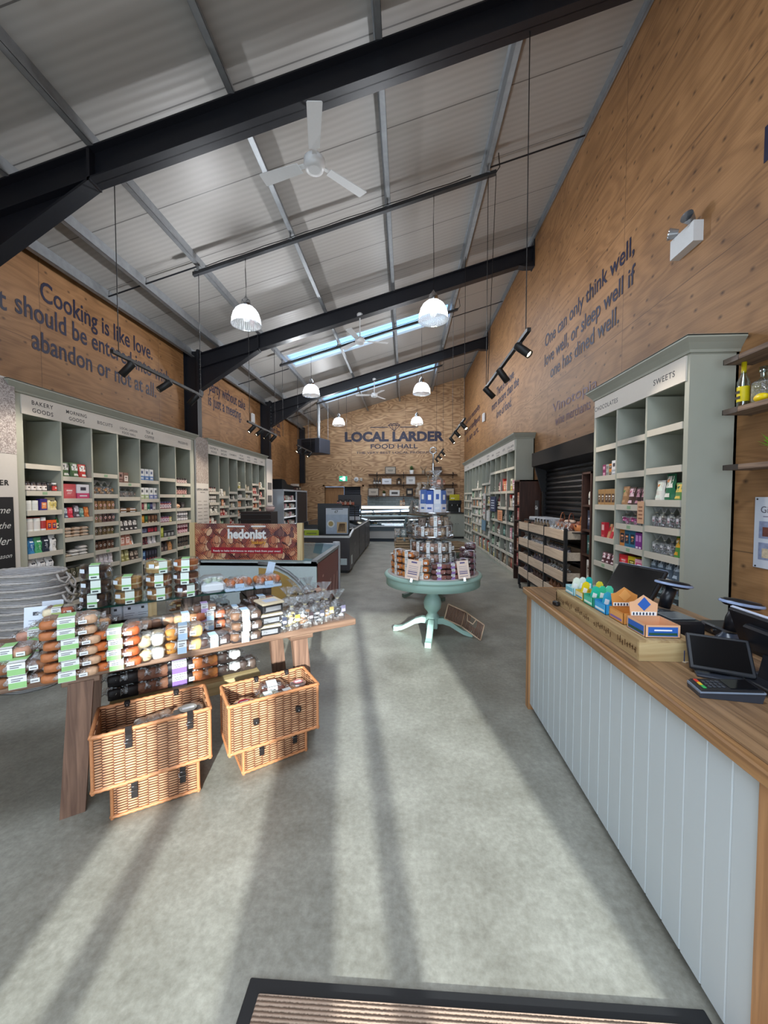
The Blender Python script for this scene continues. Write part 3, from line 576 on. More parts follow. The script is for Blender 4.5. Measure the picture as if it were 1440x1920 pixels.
        m.grid(f, 22, 14, CEL, False); m.lathe([(w*.10, h*.71), (w*.11, h*.73)], 8, M('e4d8b0', .6)); m.box(w*.05, w*.33, -d*.56, -d*.54, h*.28, h*.5, c); m.box(w*.08, w*.30, -d*.565, -d*.55, h*.3, h*.38, b)
    elif kind == 'bispack':       # upright clear sleeve of biscuits with a round label
        m.cb(0, 0, .004, w*.86, d*.8, h*.82, a, .01); lumps(m, -w*.34, w*.34, -d*.36, d*.1, h*.1, h*.8, w*.16, [a, M(c2, .6)], 9, rg, (1, .6, .7)); m.cb(0, 0, 0, w, d, h*.9, CLR, .008); m.grid(lambda u, v: ((u-.5)*w*(1+v*.3), .006*math.sin(u*18), h*(.88+.14*v)), 8, 2, CEL, False)
        m.T = Matrix.Translation((0, -d/2-.001, h*.46)) @ Matrix.Rotation(PI/2, 4, 'X'); m.lathe([(0, 0), (w*.26, 0)], 12, M('f0e8e0', .5), cap=False); m.lathe([(0, .001), (w*.17, .001)], 10, M(c3, .5), cap=False); m.T = Matrix()
    elif kind == 'flat':          # flat wrapped pack lying down
        m.grid(lambda u, v: ((u-.5)*w, (v-.5)*d, h*(.5+.5*math.sin(PI*u)**.4*math.sin(PI*v)**.4)), 8, 6, a); m.grid(lambda u, v: ((.5-u)*w, (v-.5)*d, h*(.5-.5*math.sin(PI*u)**.4*math.sin(PI*v)**.4)), 8, 6, a)
        m.box(-w*.28, w*.28, -d*.42, -d*.40, h*.2, h*.8, b); m.box(-w*.28, w*.28, -d*.42, d*.2, h*1.0, h*1.004, b); m.box(-w*.15, w*.15, -d*.425, -d*.4, h*.4, h*.6, c)
    elif kind == 'wedge':         # cards and packets leaning back in a row
        for k in range(3):
            x = (k-1)*w*.33; m.T = Matrix.Translation((x, k*.006, 0)) @ Matrix.Rotation(-.3, 4, 'X') @ Matrix.Rotation(.12*(k-1), 4, 'Y'); cc = (a, b, c)[k]
            m.box(-w*.16, w*.16, -.006, .006, 0, h, cc); m.box(-w*.11, w*.11, -.0068, -.006, h*.5, h*.8, (b, c, a)[k])
        m.T = Matrix()
    elif kind == 'gift':          # card box with a gabled top
        m.prism([(-w/2, 0), (w/2, 0), (w/2, h*.6), (w*.2, h*.9), (w*.12, h), (-w*.12, h), (-w*.2, h*.9), (-w/2, h*.6)], -d/2, d/2, a); label_art(m, -w*.3, w*.3, -d/2, h*.15, h*.55, b, c, rg)
    elif kind == 'book':
        m.cb(0, 0, 0, w, d, h, a, .002); m.box(-w*.3, w*.3, -d/2-.001, -d/2, h*.5, h*.85, b); m.box(-w*.3, w*.3, -d/2-.001, -d/2, h*.1, h*.2, c)
    me = m.mesh(kind); _pm[key] = me; return me
def hash_(k): 
    s = 0
    for ch in str(k): s = (s*131+ord(ch)) % 1000003
    return s
NAMES = {'box': ('food_box', 'box'), 'boxband': ('food_box', 'box'), 'pouch': ('food_pouch', 'pouch'), 'sack': ('paper_bag', 'paper bag'), 'jar': ('preserve_jar', 'jar'), 'bottle': ('bottle', 'bottle'), 'tin': ('tin', 'tin'), 'clearbag': ('cellophane_bag', 'bag of treats'), 'bispack': ('biscuit_packet', 'biscuits'), 'flat': ('wrapped_packet', 'packet'), 'wedge': ('packet_fan', 'packets'), 'gift': ('gift_box', 'gift box'), 'book': ('slim_box', 'box')}
def place(kind, args, desc, loc, rz, label, group, sc=1.):
    nm, cat = NAMES[kind]; me = prod(kind, *args); o = obj(nm, me, loc=loc, rot=rz); return tag(o, label, cat, group)
# ------------------------------------------------------------------ painted shelving
sage = M((170, 172, 160), .5, var=.05, sc=6, name='sage_paint'); sage_shaded = M((150, 154, 142), .55, var=.05, sc=6, name='sage_paint_shaded'); lipm = M((200, 194, 182), .5, var=.06, sc=8, name='shelf_lip_paint'); signm = M((216, 208, 198), .5, var=.03, name='sign_board_cream')  # inside copy is darker: shade within the units put into the colour
S = {}
def unit(uid, lab, side, xf, depth, ys, ztop, zh0, zh1, shelves, signs, ends=(.14, .14), shelf_col=None):
    """ys: bay boundaries from the near end; shelves[bay] = lip-top heights from the top down"""
    k = 1 if side == 'r' else -1; ya, yb = ys[0]-ends[0], ys[-1]+ends[1]; org = Vector((xf, (ya+yb)/2, 0))
    r_ = thing('shelving_unit', lab, 'shelving unit', org)
    def nm(): m = MB(); m.T = Matrix.Translation(-org); return m
    X = lambda a, b_: (min(xf+k*a, xf+k*b_), max(xf+k*a, xf+k*b_))
    m = nm(); m.box(*X(depth-.02, depth), ya, yb, 0, ztop, sage_shaded); obj('back_panel', m, r_)
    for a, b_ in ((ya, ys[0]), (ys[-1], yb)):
        m = nm(); m.box(*X(0, .022), a, b_, 0, zh1+.02, sage); q = a if a == ya else b_-.02; m.box(*X(.022, depth), q, q+.02, 0, ztop, sage); q = b_-.018 if a == ya else a; m.box(*X(.022, depth-.02), q, q+.018, 0, zh1, sage_shaded)
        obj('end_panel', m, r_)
    m = nm(); m.box(*X(0, depth-.02), ys[0], ys[-1], 0, .09, sage); obj('plinth', m, r_)
    m = nm(); m.box(*X(.02, depth-.02), ya+.02, yb-.02, zh0+.015, zh0+.03, sage_shaded); m.box(*X(0, depth), ya, yb, ztop-.03, ztop, sage); m.box(*X(0, .02), ys[0], ys[-1], zh0, zh1+.02, sage); obj('top_rail', m, r_)
    m = nm(); e = .075   # cornice with returns
    pf = [(0, zh1+.01), (-.012, zh1+.01), (-.018, zh1+.03), (-.05, ztop-.03), (-e, ztop), (-e, ztop+.02), (0, ztop+.02)]
    xb_ = xf+k*depth
    for (a0_, z0_), (a1_, z1_) in zip(pf[:-1], pf[1:]):
        P0 = [(xb_, ya+a0_, z0_), (xf+k*a0_, ya+a0_, z0_), (xf+k*a0_, yb-a0_, z0_), (xb_, yb-a0_, z0_)]; P1 = [(xb_, ya+a1_, z1_), (xf+k*a1_, ya+a1_, z1_), (xf+k*a1_, yb-a1_, z1_), (xb_, yb-a1_, z1_)]
        m.add(P0+P1, [(i, i+1, i+5, i+4) for i in range(3)], sage)
    m.box(*X(.0, depth), ya+.001, yb-.001, zh1+.02, ztop+.01, sage)
    m.box(*X(-e, depth), ya-e, yb+e, ztop+.012, ztop+.022, sage); obj('cornice', m, r_)
    for y in ys[1:-1]: m = nm(); m.box(*X(-.006, depth-.02), y-.013, y+.013, .05, zh0, sage); obj('divider', m, r_)
    m = nm(); m.box(*X(-.012, 0), ys[0]-.02, ys[-1]+.02, zh0, zh1, signm); f_ = obj('sign_board', m, r_)
    rv = (0, -k, 0)
    for yc, lines, cap in signs:
        n_ = len(lines)
        for i, s_ in enumerate(lines):
            if not s_: continue
            z = (zh0+zh1)/2+((n_-1)/2-i)*cap*1.75-cap/2
            t_ = text_on(s_, (0, 0, 0), rv, (0, 0, 1), None, f_, cap, M((58, 56, 56), .5, var=0), .014, name='sign_text', align='c', space=1.15); t_.location = Vector((xf-k*.0125, yc, z))-org
    for b, zs in enumerate(shelves):
        for z in zs:
            m = nm(); m.box(*X(.012, depth-.02), ys[b]+.011, ys[b+1]-.011, z-.035, z-.015, sage_shaded); m.box(*X(-.004, .012), ys[b]+.013, ys[b+1]-.013, z-.058, z, lipm)
            if (b*7+int(z*100)) % 4 == 0: q = (ys[b]+ys[b+1])/2; m.box(*X(-.006, -.004), q-.03, q+.03, z-.045, z-.012, M('8fae8c', .5))
            obj('shelf', m, r_)
    S[uid] = (side, xf, ys, shelves, k); return r_
def stock(uid, b, s, items, place_name, group, near_first=True, y_off=.02, dep=.10, gap=.006, pad=0.):
    """fill a compartment from its near end: items = (desc, kind, args, how many, rows high)"""
    side, xf, ys, shelves, k = S[uid]; z0 = shelves[b][s]-.014; y = ys[b]+.02+y_off+pad; rz = -k*PI/2; n_ = 0; rr = random.Random(b*31+s)
    for it in items:
        desc, kind, args, cnt, rows = (list(it)+[1])[:5] if len(it) == 4 else it
        w, d, h = args[:3]
        for i in range(cnt):
            if y+w > ys[b+1]-.012: break
            for q in range(rows):
                up = ('', ', upper row', ', third row up')[q] if q else (', lower row' if rows > 1 else '')
                j = rr.uniform(-.008, .008)
                lb = f"{desc}, {ORD[n_]} along{up}, {ORD[s]} shelf down, {place_name}"
                place(kind, args, desc, (xf+k*(d/2+.02+abs(j)), y+w/2, z0+q*h*(.86 if kind == 'flat' else 1.)), rz+rr.uniform(-.07, .07), lb, group)
            y += w+gap; n_ += 1
    return y
YA = [atx(px, 1000, -4.3).y for px in (50, 119, 176, 224, 265, 300, 331, 359)]
SHA = [[2.03, 1.72, 1.49, 1.25, .99, .71, .42], [1.91, 1.63, 1.38, 1.13, .88, .59, .3], [1.98, 1.69, 1.47, 1.29, 1.11, .9, .69, .42], [1.87, 1.65, 1.41, 1.13, .905, .66, .4], [1.93, 1.62, 1.43, 1.22, 1.05, .86, .6, .35], [1.99, 1.70, 1.44, 1.2, .93, .68, .4], [1.92, 1.70, 1.44, 1.2, .96, .7, .4]]
mid = lambda ys, b, n=1: (ys[b]+ys[b+n])/2
unit('A', 'long sage green shelving under the cooking quote with a bakery goods heading', 'l', -4.3, .45, YA, 2.9, 2.585, 2.80, SHA,
     [(mid(YA, 0), ['BAKERY', 'GOODS'], .05), (mid(YA, 1), ['MORNING', 'GOODS'], .045), (mid(YA, 2), ['BISCUITS'], .045), (mid(YA, 3), ['', 'LOCAL LARDER', 'FOOD HALL'], .035), (mid(YA, 4), ['TEA &', 'COFFEE'], .045), (mid(YA, 6), ['PRESERVES'], .045)])
YBm = [atx(px, 1000, -4.3).y for px in (393, 412, 430, 446, 460.7, 473.8, 486, 497)]
SHB = [[1.775, 1.53, 1.3, 1.04, .8], [1.68, 1.45, 1.22, .98, .75], [1.79, 1.6, 1.4, 1.21, .98], [1.88, 1.64, 1.4, 1.16, .92], [1.83, 1.63, 1.41, 1.16, .92], [2.04, 1.75, 1.55, 1.35, 1.17, .98], [1.94, 1.65, 1.42, 1.16, .92]]
unit('B', 'sage green shelving farther along the low wall past the patterned panel', 'l', -4.3, .45, YBm, 2.9, 2.6, 2.80, SHB,
     [(mid(YBm, 0), ['CHUTNEY &', 'PICKLES'], .045), (mid(YBm, 1), ['SAVOURY', 'BISCUITS'], .045), (mid(YBm, 2), ['CONDIMENTS'], .04), (mid(YBm, 3), ['OILS &', 'VINEGARS'], .045), (mid(YBm, 4), ['PASTA', '& RICE'], .045), (mid(YBm, 5), ['HERBS', '& SPICE'], .045), (mid(YBm, 6), ['SOUPS'], .04)], ends=(.06, .1))
YC = [8.1+.558*i for i in range(13)]
T1 = [2.29, 1.79, 1.43, 1.11, .76, .44, .14]; T2 = [2.05, 1.75, 1.48, 1.17, .88, .58, .16]; T3 = [1.93, 1.64, 1.38, 1.12, .85, .57, .16]
SHC = [T1]*4+[T2]*2+[T3]*3+[[1.82, 1.55, 1.28, 1.0, .72, .44, .16]]*3
unit('C', 'long sage green shelving along the high wall at the far end of the aisle', 'r', 2.25, .369, YC, 2.93, 2.62, 2.83, SHC,
     [(mid(YC, 0), ['', 'LOCAL LARDER', 'FOOD HALL'], .045), (mid(YC, 1), ['GIFTS'], .05), (mid(YC, 2), ['', 'LOCAL LARDER', 'FOOD HALL'], .035), (mid(YC, 3), ['HOME'], .05), (mid(YC, 4), ['COOKING', 'BOOKS'], .045), (mid(YC, 6), ['CARDS'], .05), (mid(YC, 8), ['KITCHEN'], .045), (mid(YC, 10), ['CANDLES'], .045)], ends=(.1, .08))
YD = [atx(px, 900, 2.25).y for px in (1279, 1210, 1155.5, 1116)]
SHD = [[2.26, 1.91, 1.62, 1.38, 1.14, .94, .7, .45], [2.24, 1.9, 1.57, 1.37, 1.14, .93, .7, .45], [2.23, 1.89, 1.56, 1.19, .9, .6, .35]]
unit('D', 'near three-bay sage green shelving with chocolates and sweets headings', 'r', 2.25, .369, YD, 2.88, 2.575, 2.775, SHD, [(mid(YD, 0), ['SWEETS'], .052), (mid(YD, 2), ['CHOCOLATES'], .05)], ends=(.05, .05))
# ------------------------------------------------------------------ what stands on the shelves
gA = 'goods on the long shelving under the cooking quote'
def A(b, s, items, **k): stock('A', b, s, items, ('bakery goods bay', 'morning goods bay', 'biscuits bay', 'shop logo bay', 'tea and coffee bay', 'bay before preserves', 'preserves bay')[b], gA, **k)
A(0, 1, [('dark jam jar', 'jar', (.062, .062, .115, '3a1a1a', 'efe6e2', '2a2022'), 4), ('black-labelled jar', 'jar', (.062, .062, .125, '241a1c', '2a2a2e', '202022'), 1), ('red-labelled jar', 'jar', (.062, .062, .115, '4a1818', 'd0403c', 'f0f0f0'), 1)])
A(0, 2, [('white baking tub', 'tin', (.075, .075, .13, 'eeeeea', 'dcdcd8', 'f2f2f0'), 2), ('purple and orange box', 'box', (.09, .06, .15, '3a2a78', 'e88a50', 'f0e0d0'), 1), ('cream cake mix bag', 'sack', (.13, .08, .16, 'd8c470', 'ece0b4', '40382a'), 1)])
A(0, 3, [('white flour drum', 'tin', (.085, .085, .17, 'f0f0ec', 'ddd8d4', 'c84a40'), 2), ('white label tin', 'tin', (.065, .065, .17, 'ececec', 'b03838', 'f0f0f0'), 1), ('orange box', 'box', (.06, .05, .13, 'f0621e', '5a2a66', 'f8d060'), 2), ('small green bottle', 'bottle', (.045, .045, .19, '1c5a2c', 'e6e0c0', '202020'), 1), ('small dark bottle', 'bottle', (.04, .04, .12, '26201c', 'e8e4dc', '18181a'), 1)], gap=.002)
A(0, 4, [('blue flour pouch', 'sack', (.08, .06, .19, '2c6aa8', '3f8cc4', 'e0ecf4'), 1), ('green flour pouch', 'sack', (.09, .06, .19, '3c9a62', '58b07c', 'e8f4ec'), 1), ('navy pouch', 'sack', (.1, .06, .19, '1c2434', '283246', 'dfe6ee'), 1), ('white pouch', 'sack', (.085, .06, .2, 'e8e8e8', 'f2f2f2', '2c2c34'), 1)], gap=.002)
A(0, 5, [('tall white flour bag', 'sack', (.105, .07, .22, 'd9dbe2', 'f0f1f4', '3a3c48'), 4)], gap=.003)
A(0, 6, [('white and black packet', 'sack', (.1, .06, .18, 'd2d2d8', 'eeeeee', '26262c'), 4)])
A(1, 0, [('green seed mix pouch', 'pouch', (.13, .08, .20, '4c6a40', 'eceae6', '30383a'), 2), ('red seed mix pouch', 'pouch', (.12, .08, .19, 'c8342c', 'efece8', '30383a'), 1)])
A(1, 1, [('large coral red box', 'box', (.19, .08, .2, 'c8545a', 'd0646a', 'f4dcdc'), 1), ('large white and pink box', 'boxband', (.21, .08, .2, 'cc4a76', 'e4e4ee', '3a3848'), 1)])
A(1, 2, [('slate blue pouch', 'pouch', (.075, .06, .15, '4c5a74', 'c4ccd8', '2a3040'), 1), ('crimson pouch', 'pouch', (.085, .06, .15, 'd0283c', 'e8506a', 'f8e0c0'), 1), ('grey and pink pouch', 'pouch', (.095, .06, .18, '5c4a54', 'dcd8e4', '34303c'), 1), ('teal pouch', 'pouch', (.075, .06, .14, '5c8c84', 'a8c4b8', '2c4440'), 1), ('orange pouch', 'pouch', (.075, .06, .15, 'e07030', 'f0a060', 'a03820'), 1)], gap=.0)
A(1, 3, [('beige wrapped bake', 'flat', (.13, .1, .052, 'c4a890', 'e6dcd0', '7a3a2c'), 3, 3)], gap=.0)
A(1, 4, [('small beige packet', 'flat', (.1, .1, .05, 'bca890', 'dcd4cc', '4a3a34'), 1, 1), ('white cake packet', 'flat', (.13, .1, .05, 'd8d4d0', 'e8e6e4', '5a5252'), 1, 2), ('white cake packet', 'flat', (.13, .1, .05, 'd8d4d0', 'e8e6e4', '5a5252'), 1, 3)], gap=.0)
A(1, 5, [('olive mixed packet', 'bispack', (.08, .06, .17, '7c7458', 'b4a888', '4c5a44'), 4)])
A(1, 6, [('clear treat bag', 'clearbag', (.11, .08, .2, 'a89878', 'c8bca0', '6a5a44'), 3)])
A(2, 1, [('clear bag of rusks', 'clearbag', (.13, .09, .21, 'a8763e', 'c89860', '8a5a30'), 1), ('clear bag of biscuits', 'clearbag', (.12, .09, .2, 'b88448', 'd6b07c', '8a5a30'), 2)])
A(2, 2, [('round-label biscuit packet', 'bispack', (.075, .06, .165, 'b07a48', 'd09a66', 'c86a58'), 5)])
A(2, 3, [('golden biscuit packet', 'bispack', (.075, .06, .165, 'b0804c', 'cf9f6a', 'b04a48'), 2), ('dark biscuit packet', 'bispack', (.075, .06, .165, '6a3c36', '8c5448', 'b04a48'), 3)])
A(2, 4, [('mixed biscuit packet', 'bispack', (.068, .06, .16, '8a6a40', 'c8a468', '4a2c20'), 6)])
A(2, 5, [('striped biscuit packet', 'bispack', (.068, .06, .16, '7c4c30', 'd0b078', '3c281e'), 6)])
A(2, 6, [('white and black pouch', 'pouch', (.085, .06, .16, 'd4ccd2', 'efeaf0', '26222a'), 5)], gap=.0)
A(3, 0, [('brown chocolate biscuit box', 'boxband', (.1, .07, .17, '6a4c44', 'a08078', '3c2824'), 1), ('brown and white box', 'box', (.1, .07, .17, '7c5c50', 'e6ded8', '4a3028'), 1)])
A(3, 1, [('grey cellophane bag', 'clearbag', (.12, .09, .17, '7a6a62', 'a89a90', '4a403c'), 3)])
A(3, 2, [('brown loaf packet', 'flat', (.2, .12, .09, '8a6242', 'e4ecf4', '6a8ab0'), 2, 1)])
A(3, 3, [('black and white pouch', 'pouch', (.1, .07, .18, '3a3636', 'e2dedc', '1e1c1e'), 4)], gap=.0)
A(3, 4, [('salmon pink box', 'box', (.1, .07, .19, 'c88a78', 'ecd8d0', 'b0503c'), 2), ('fan of white packets', 'wedge', (.12, .05, .15, 'e4dcd6', 'd88a6c', 'f0ece8'), 1)])
A(3, 5, [('olive green snack bag', 'pouch', (.1, .07, .19, '9a9458', 'dcd8a8', '5a5a34'), 2), ('dark snack bag', 'pouch', (.1, .07, .15, '4a3c34', 'c8b8a8', '2a2422'), 2)])
A(4, 0, [('white and blue tea box', 'boxband', (.1, .06, .2, '6a8cc0', 'eeeff2', '5a6a90'), 4)], gap=.012)
A(4, 1, [('white herbal tea box', 'boxband', (.09, .06, .2, 'a8b890', 'ecedee', '5a6068'), 2), ('white tea box', 'boxband', (.09, .06, .2, '8a94c0', 'ecedee', '5a6068'), 2)], gap=.02)
A(4, 2, [('maroon tea box', 'book', (.07, .06, .14, '6c1c34', 'a04a5c', 'e0c0a0'), 1), ('pale tea box', 'book', (.07, .06, .14, 'cfcab6', 'e4e0d0', '8a8a70'), 1), ('green tea box', 'book', (.07, .06, .14, '1e6a54', '5a9a84', 'e0e8dc'), 1), ('navy tea box', 'book', (.07, .06, .14, '26245c', '5a5a90', 'e0e0f0'), 1), ('grey tea box', 'book', (.07, .06, .14, 'c4c4c8', 'a08c94', '6a5a64'), 1)], gap=.004)
A(4, 3, [('amber coffee box', 'book', (.08, .06, .14, 'c88a20', 'e0a840', '5a3a1a'), 1), ('dark green coffee box', 'book', (.07, .06, .14, '24482c', '4a7a50', 'd8c890'), 1), ('brown coffee box', 'book', (.08, .06, .14, '5a3c2c', '8a6448', 'd8c8a8'), 3)])
A(4, 4, [('dark blue coffee box', 'box', (.14, .06, .12, '26283a', '6a7498', '1c1c24'), 1), ('crimson coffee box', 'box', (.08, .06, .12, '3c2430', 'b03040', '1c1c24'), 3)])
A(4, 5, [('maroon coffee packet', 'pouch', (.08, .06, .14, '4c2430', '8a5058', '241a1c'), 2), ('white and black coffee bag', 'pouch', (.1, .06, .17, 'd8d4d8', 'f0eef0', '26242a'), 2)])
A(4, 6, [('blue gift tin', 'book', (.08, .06, .17, '2c4878', '8ab0d8', 'd8e4f0'), 1), ('dark navy slim box', 'book', (.07, .06, .17, '22222e', '4a4a5c', '8a3a3c'), 5)])
A(5, 2, [('red jam jar', 'jar', (.068, .068, .14, 'a83a48', 'ead6da', '4a4470'), 6)])
A(5, 3, [('pink curd jar', 'jar', (.068, .068, .125, 'b04c74', 'e6ccd8', '40384c'), 4), ('yellow curd jar', 'jar', (.068, .068, .125, 'c8b83c', 'efe8b8', '40384c'), 2)])
A(5, 4, [('lime slim box', 'book', (.09, .06, .19, 'a8b048', 'd4d878', '5a6a2c'), 1), ('black condiment box', 'box', (.1, .07, .12, '26262a', '8a8c90', 'c8c8c8'), 3)])
A(5, 5, [('dark gabled gift box', 'gift', (.1, .07, .17, '3a3434', '6a5a58', 'c8b0a0'), 2), ('brown gabled gift box', 'gift', (.12, .07, .17, 'b07c50', 'd8a878', '5a3424'), 2)])
A(6, 0, [('dark chutney jar', 'jar', (.075, .075, .11, '3c1614', 'e2c6c0', '2a1a1a'), 5)])
A(6, 1, [('dark red chutney jar', 'jar', (.075, .075, .14, '4a1614', 'd8a8a0', '2a1414'), 5)])
A(6, 2, [('tan paper packet', 'flat', (.16, .1, .1, 'c49878', 'dcb494', '8a5a40'), 1), ('black packet', 'box', (.12, .08, .12, '2a282a', '4a484a', '8a8a8a'), 1)])
A(6, 3, [('white-lidded jar', 'jar', (.075, .075, .095, '4a4048', 'e8e4e8', 'f0eef0'), 5, 2)])
A(6, 4, [('raspberry jam jar', 'jar', (.075, .075, .1, 'a02848', 'eccad2', '6a2038'), 5, 2)])
A(6, 5, [('dark pickle jar', 'jar', (.075, .075, .1, '2e2824', '6a6058', '24201e'), 5, 2)])
# farther unit on the low wall
PAL = [('jar', '7a2420', 'e6d8d0', '2c2020', 'dark red jar'), ('jar', '4c3a28', 'e0dcd0', '303030', 'brown jar'), ('tin', 'b8a890', 'e0d4c0', '6a5a48', 'cream tin'), ('bottle', '2c2c24', 'e0dcd0', '1c1c1c', 'dark bottle'), ('box', 'c07850', 'e8c8a8', '6a3c28', 'tan box'), ('pouch', 'a83030', 'e4c8b8', '5a2420', 'red pouch'), ('box', '3a3c3a', '7a7c78', 'c8c8c0', 'black box'), ('jar', 'c8bcb0', 'ece8e4', '58504c', 'pale jar'), ('pouch', 'd4cfc4', 'efece6', '4a4844', 'white pouch'), ('bottle', '5c1c1a', 'd8c8b0', '2a2a2a', 'sauce bottle')]
def auto(uid, b, s, codes, place_name, group, hmax, rr, wmul=1., rows=1):
    items = []
    for c in codes:
        kd, c1, c2, c3, ds = PAL2[c]; w = {'jar': .075, 'tin': .085, 'bottle': .065, 'box': .11, 'pouch': .12, 'book': .05, 'gift': .12, 'wedge': .15, 'boxband': .11}[kd]*wmul; h = min(hmax-.07, (1.5 if wmul > 1.3 else 1)*{'jar': .12, 'tin': .14, 'bottle': .21, 'box': .16, 'pouch': .18, 'book': .2, 'gift': .17, 'wedge': .16, 'boxband': .18}[kd])/(1 if rows == 1 else 1.3)
        items.append((ds, kd, (round(w, 3), .07, round(h, 3), c1, c2, c3), 1, rows))
    stock(uid, b, s, items, place_name, group, gap=.012)
PAL2 = {i: p for i, p in enumerate(PAL)}
extra = [('pouch', 'a89c80', 'd8ccb0', '5a5040', 'kraft pouch'), ('box', 'c8c4b4', 'e6e2d6', '6a685c', 'ivory box'), ('book', 'b82c24', 'e8a090', '5a1410', 'red slim box'), ('book', '2c5a6a', '8ab0b8', '16303a', 'blue slim box'), ('tin', '4c6a54', 'a8c0a8', '2c3c30', 'green tin'), ('boxband', 'c8b850', 'e4e0c8', '5a5430', 'yellow band box'), ('book', '6a5644', 'a89078', '3a2c22', 'brown book'), ('wedge', 'd8b8a8', '8a9ab0', 'c87860', 'fan of greeting cards'), ('box', 'd090a0', 'f0e0e4', '8a4050', 'pink box'), ('box', '1f4a44', '6a9a90', 'e0e8e4', 'dark green box'), ('boxband', '8c8c90', 'ececf0', '303038', 'white gift box'), ('jar', 'dcd6c8', 'b8b0a0', '8a8478', 'candle jar')]
for i, p in enumerate(extra): PAL2[10+i] = p
PB = [[[0, 0, 1, 0, 0], [7, 7, 7, 7, 7], [3, 8, 3, 8, 3], [5, 8, 0, 5], []], [[8, 8, 2], [6, 4, 0, 4], [0, 5, 5, 0], [10, 14], []], [[2], [8, 6, 8], [6, 10, 8, 6], [3, 6, 3, 3, 6], [0, 5, 0]], [[15, 15], [7, 3, 7, 7], [4, 4], [4, 0], [8, 6, 7]], [[12, 10, 2], [8, 10, 7], [3, 3, 6, 3], [3, 0, 1], [1, 3]], [[], [10, 5, 5], [8, 0, 5], [14, 5, 4], [6, 14, 6], [0, 0, 5]], [[4, 2, 8], [5, 0, 5], [5, 5], [4, 5, 1], [5, 4, 0]]]
PB[3][0] = [21, 15]
rB = random.Random(3)
for b, sh in enumerate(PB):
    for s, codes in enumerate(sh):
        if codes:
            zs = SHB[b]; hm = (zs[s-1]-zs[s]) if s else .4
            auto('B', b, s, codes, f'{ORD[b]} bay, farther low-wall shelves', 'goods on the farther low-wall shelving', hm, rB, rows=2 if (b in (0,) and s in (1, 2)) else 1)
# long unit on the high wall
rC = random.Random(11)
def pc(b, s):
    if b < 4:
        fixed = {(0, 0): [], (1, 0): [], (2, 0): [], (3, 0): [], (0, 1): [18, 15, 15], (1, 1): [18, 4, 12], (2, 1): [18, 9], (3, 1): [3], (0, 2): [20, 2, 12], (1, 2): [12, 17], (2, 2): [8, 9, 3], (0, 3): [6, 3, 19], (1, 3): [3, 6, 3], (2, 3): [4, 18], (0, 4): [19, 18, 20], (1, 4): [6, 19, 6], (2, 4): [1, 7, 9], (0, 5): [6, 20, 6], (1, 5): [3, 6, 17], (2, 5): [14, 8, 3], (0, 6): [16, 16, 12, 16, 16, 12], (1, 6): [16, 16, 10, 16], (2, 6): [16, 6, 16, 16], (3, 6): [12, 15, 13, 16]}
        if (b, s) in fixed: return fixed[(b, s)]
        return rC.sample([9, 3, 11, 10, 14, 8], 3)
    if s == 0 and b % 3 != 1: return []
    if b < 7 and s == 6: return [12, 13, 15, 12]
    return rC.sample([10, 11, 21, 8, 7, 2, 15, 17, 14, 4], 3 if b < 9 else 2)
for b in range(12):
    for s in range(7):
        cds = pc(b, s)
        if cds: zs = SHC[b]; auto('C', b, s, cds, f'{ORD[b]} bay, long high-wall shelves', 'goods on the long high-wall shelving', (zs[s-1]-zs[s]) if s else .4, rC, 1.5)
# chocolates and sweets
gD = 'sweets and chocolates on the near shelving'
def D(b, s, items, **k): stock('D', b, s, items, ('sweets bay', 'bay beside sweets', 'chocolates bay')[b], gD, **k)
D(0, 2, [('yellow-topped sweet pouch', 'pouch', (.11, .07, .16, '5a8a4c', 'e8c860', '2c6a44'), 1), ('green and white sweet pouch', 'pouch', (.13, .08, .24, '1f6a48', 'ece8e0', 'e08a4c'), 1), ('white sweet pouch', 'pouch', (.11, .08, .19, 'e0dcd4', 'e4eee4', 'c87838'), 1)], pad=.0)
D(0, 3, [('dark liquorice bag', 'clearbag', (.10, .08, .19, '3c2c30', '8a6a70', 'c8c4cc'), 4)])
D(0, 4, [('green sweet bag', 'pouch', (.085, .06, .19, '4c8a3c', 'd8a030', 'e0d8c0'), 1), ('grey mint bag', 'clearbag', (.1, .08, .18, '8c8a90', '4a484c', 'c8c8cc'), 3)])
D(0, 5, [('silver and blue bag', 'pouch', (.1, .07, .18, '4a5a6a', 'a8b8c8', '1c242c'), 4)])
D(0, 6, [('glossy black bag', 'pouch', (.1, .07, .19, '2c3438', '8a9ca0', '1a1c20'), 4)])
D(1, 2, [('dark chocolate bag', 'pouch', (.09, .07, .18, '3a2424', 'c890a0', '6a3440'), 2), ('pink-label fudge bag', 'pouch', (.11, .07, .19, '4a3028', 'ecc8d4', 'c05a7c'), 1), ('kraft fudge bag', 'pouch', (.12, .07, .2, 'a87c58', 'c8a078', '5a8a4c'), 1)])
D(1, 3, [('brown truffle bag', 'clearbag', (.10, .08, .15, '4a3228', '7a5848', 'a8846c'), 1), ('bright pink bag', 'clearbag', (.14, .09, .16, 'c83a8c', 'e87ab8', '7a2c58'), 2)], pad=.04)
D(1, 4, [('purple chocolate packet', 'book', (.05, .06, .17, '7a2c84', 'c48ac8', 'e8d8ec'), 2), ('teal and orange chocolate box', 'box', (.085, .06, .2, '2c6a8a', '1c2c3c', 'e8a070'), 2), ('navy and orange chocolate box', 'box', (.085, .06, .2, 'c8803c', '1c2434', 'e8a070'), 1)], pad=.03)
D(1, 5, [('pink chocolate tray', 'box', (.13, .1, .12, 'e0a8b8', 'c84a78', 'f0e8ea'), 1), ('yellow chocolate carton', 'box', (.12, .1, .13, 'dcc020', '6a5a14', 'f0e890'), 1), ('red chocolate carton', 'box', (.15, .1, .13, 'c01c24', 'e04048', 'f4d0d0'), 1)])
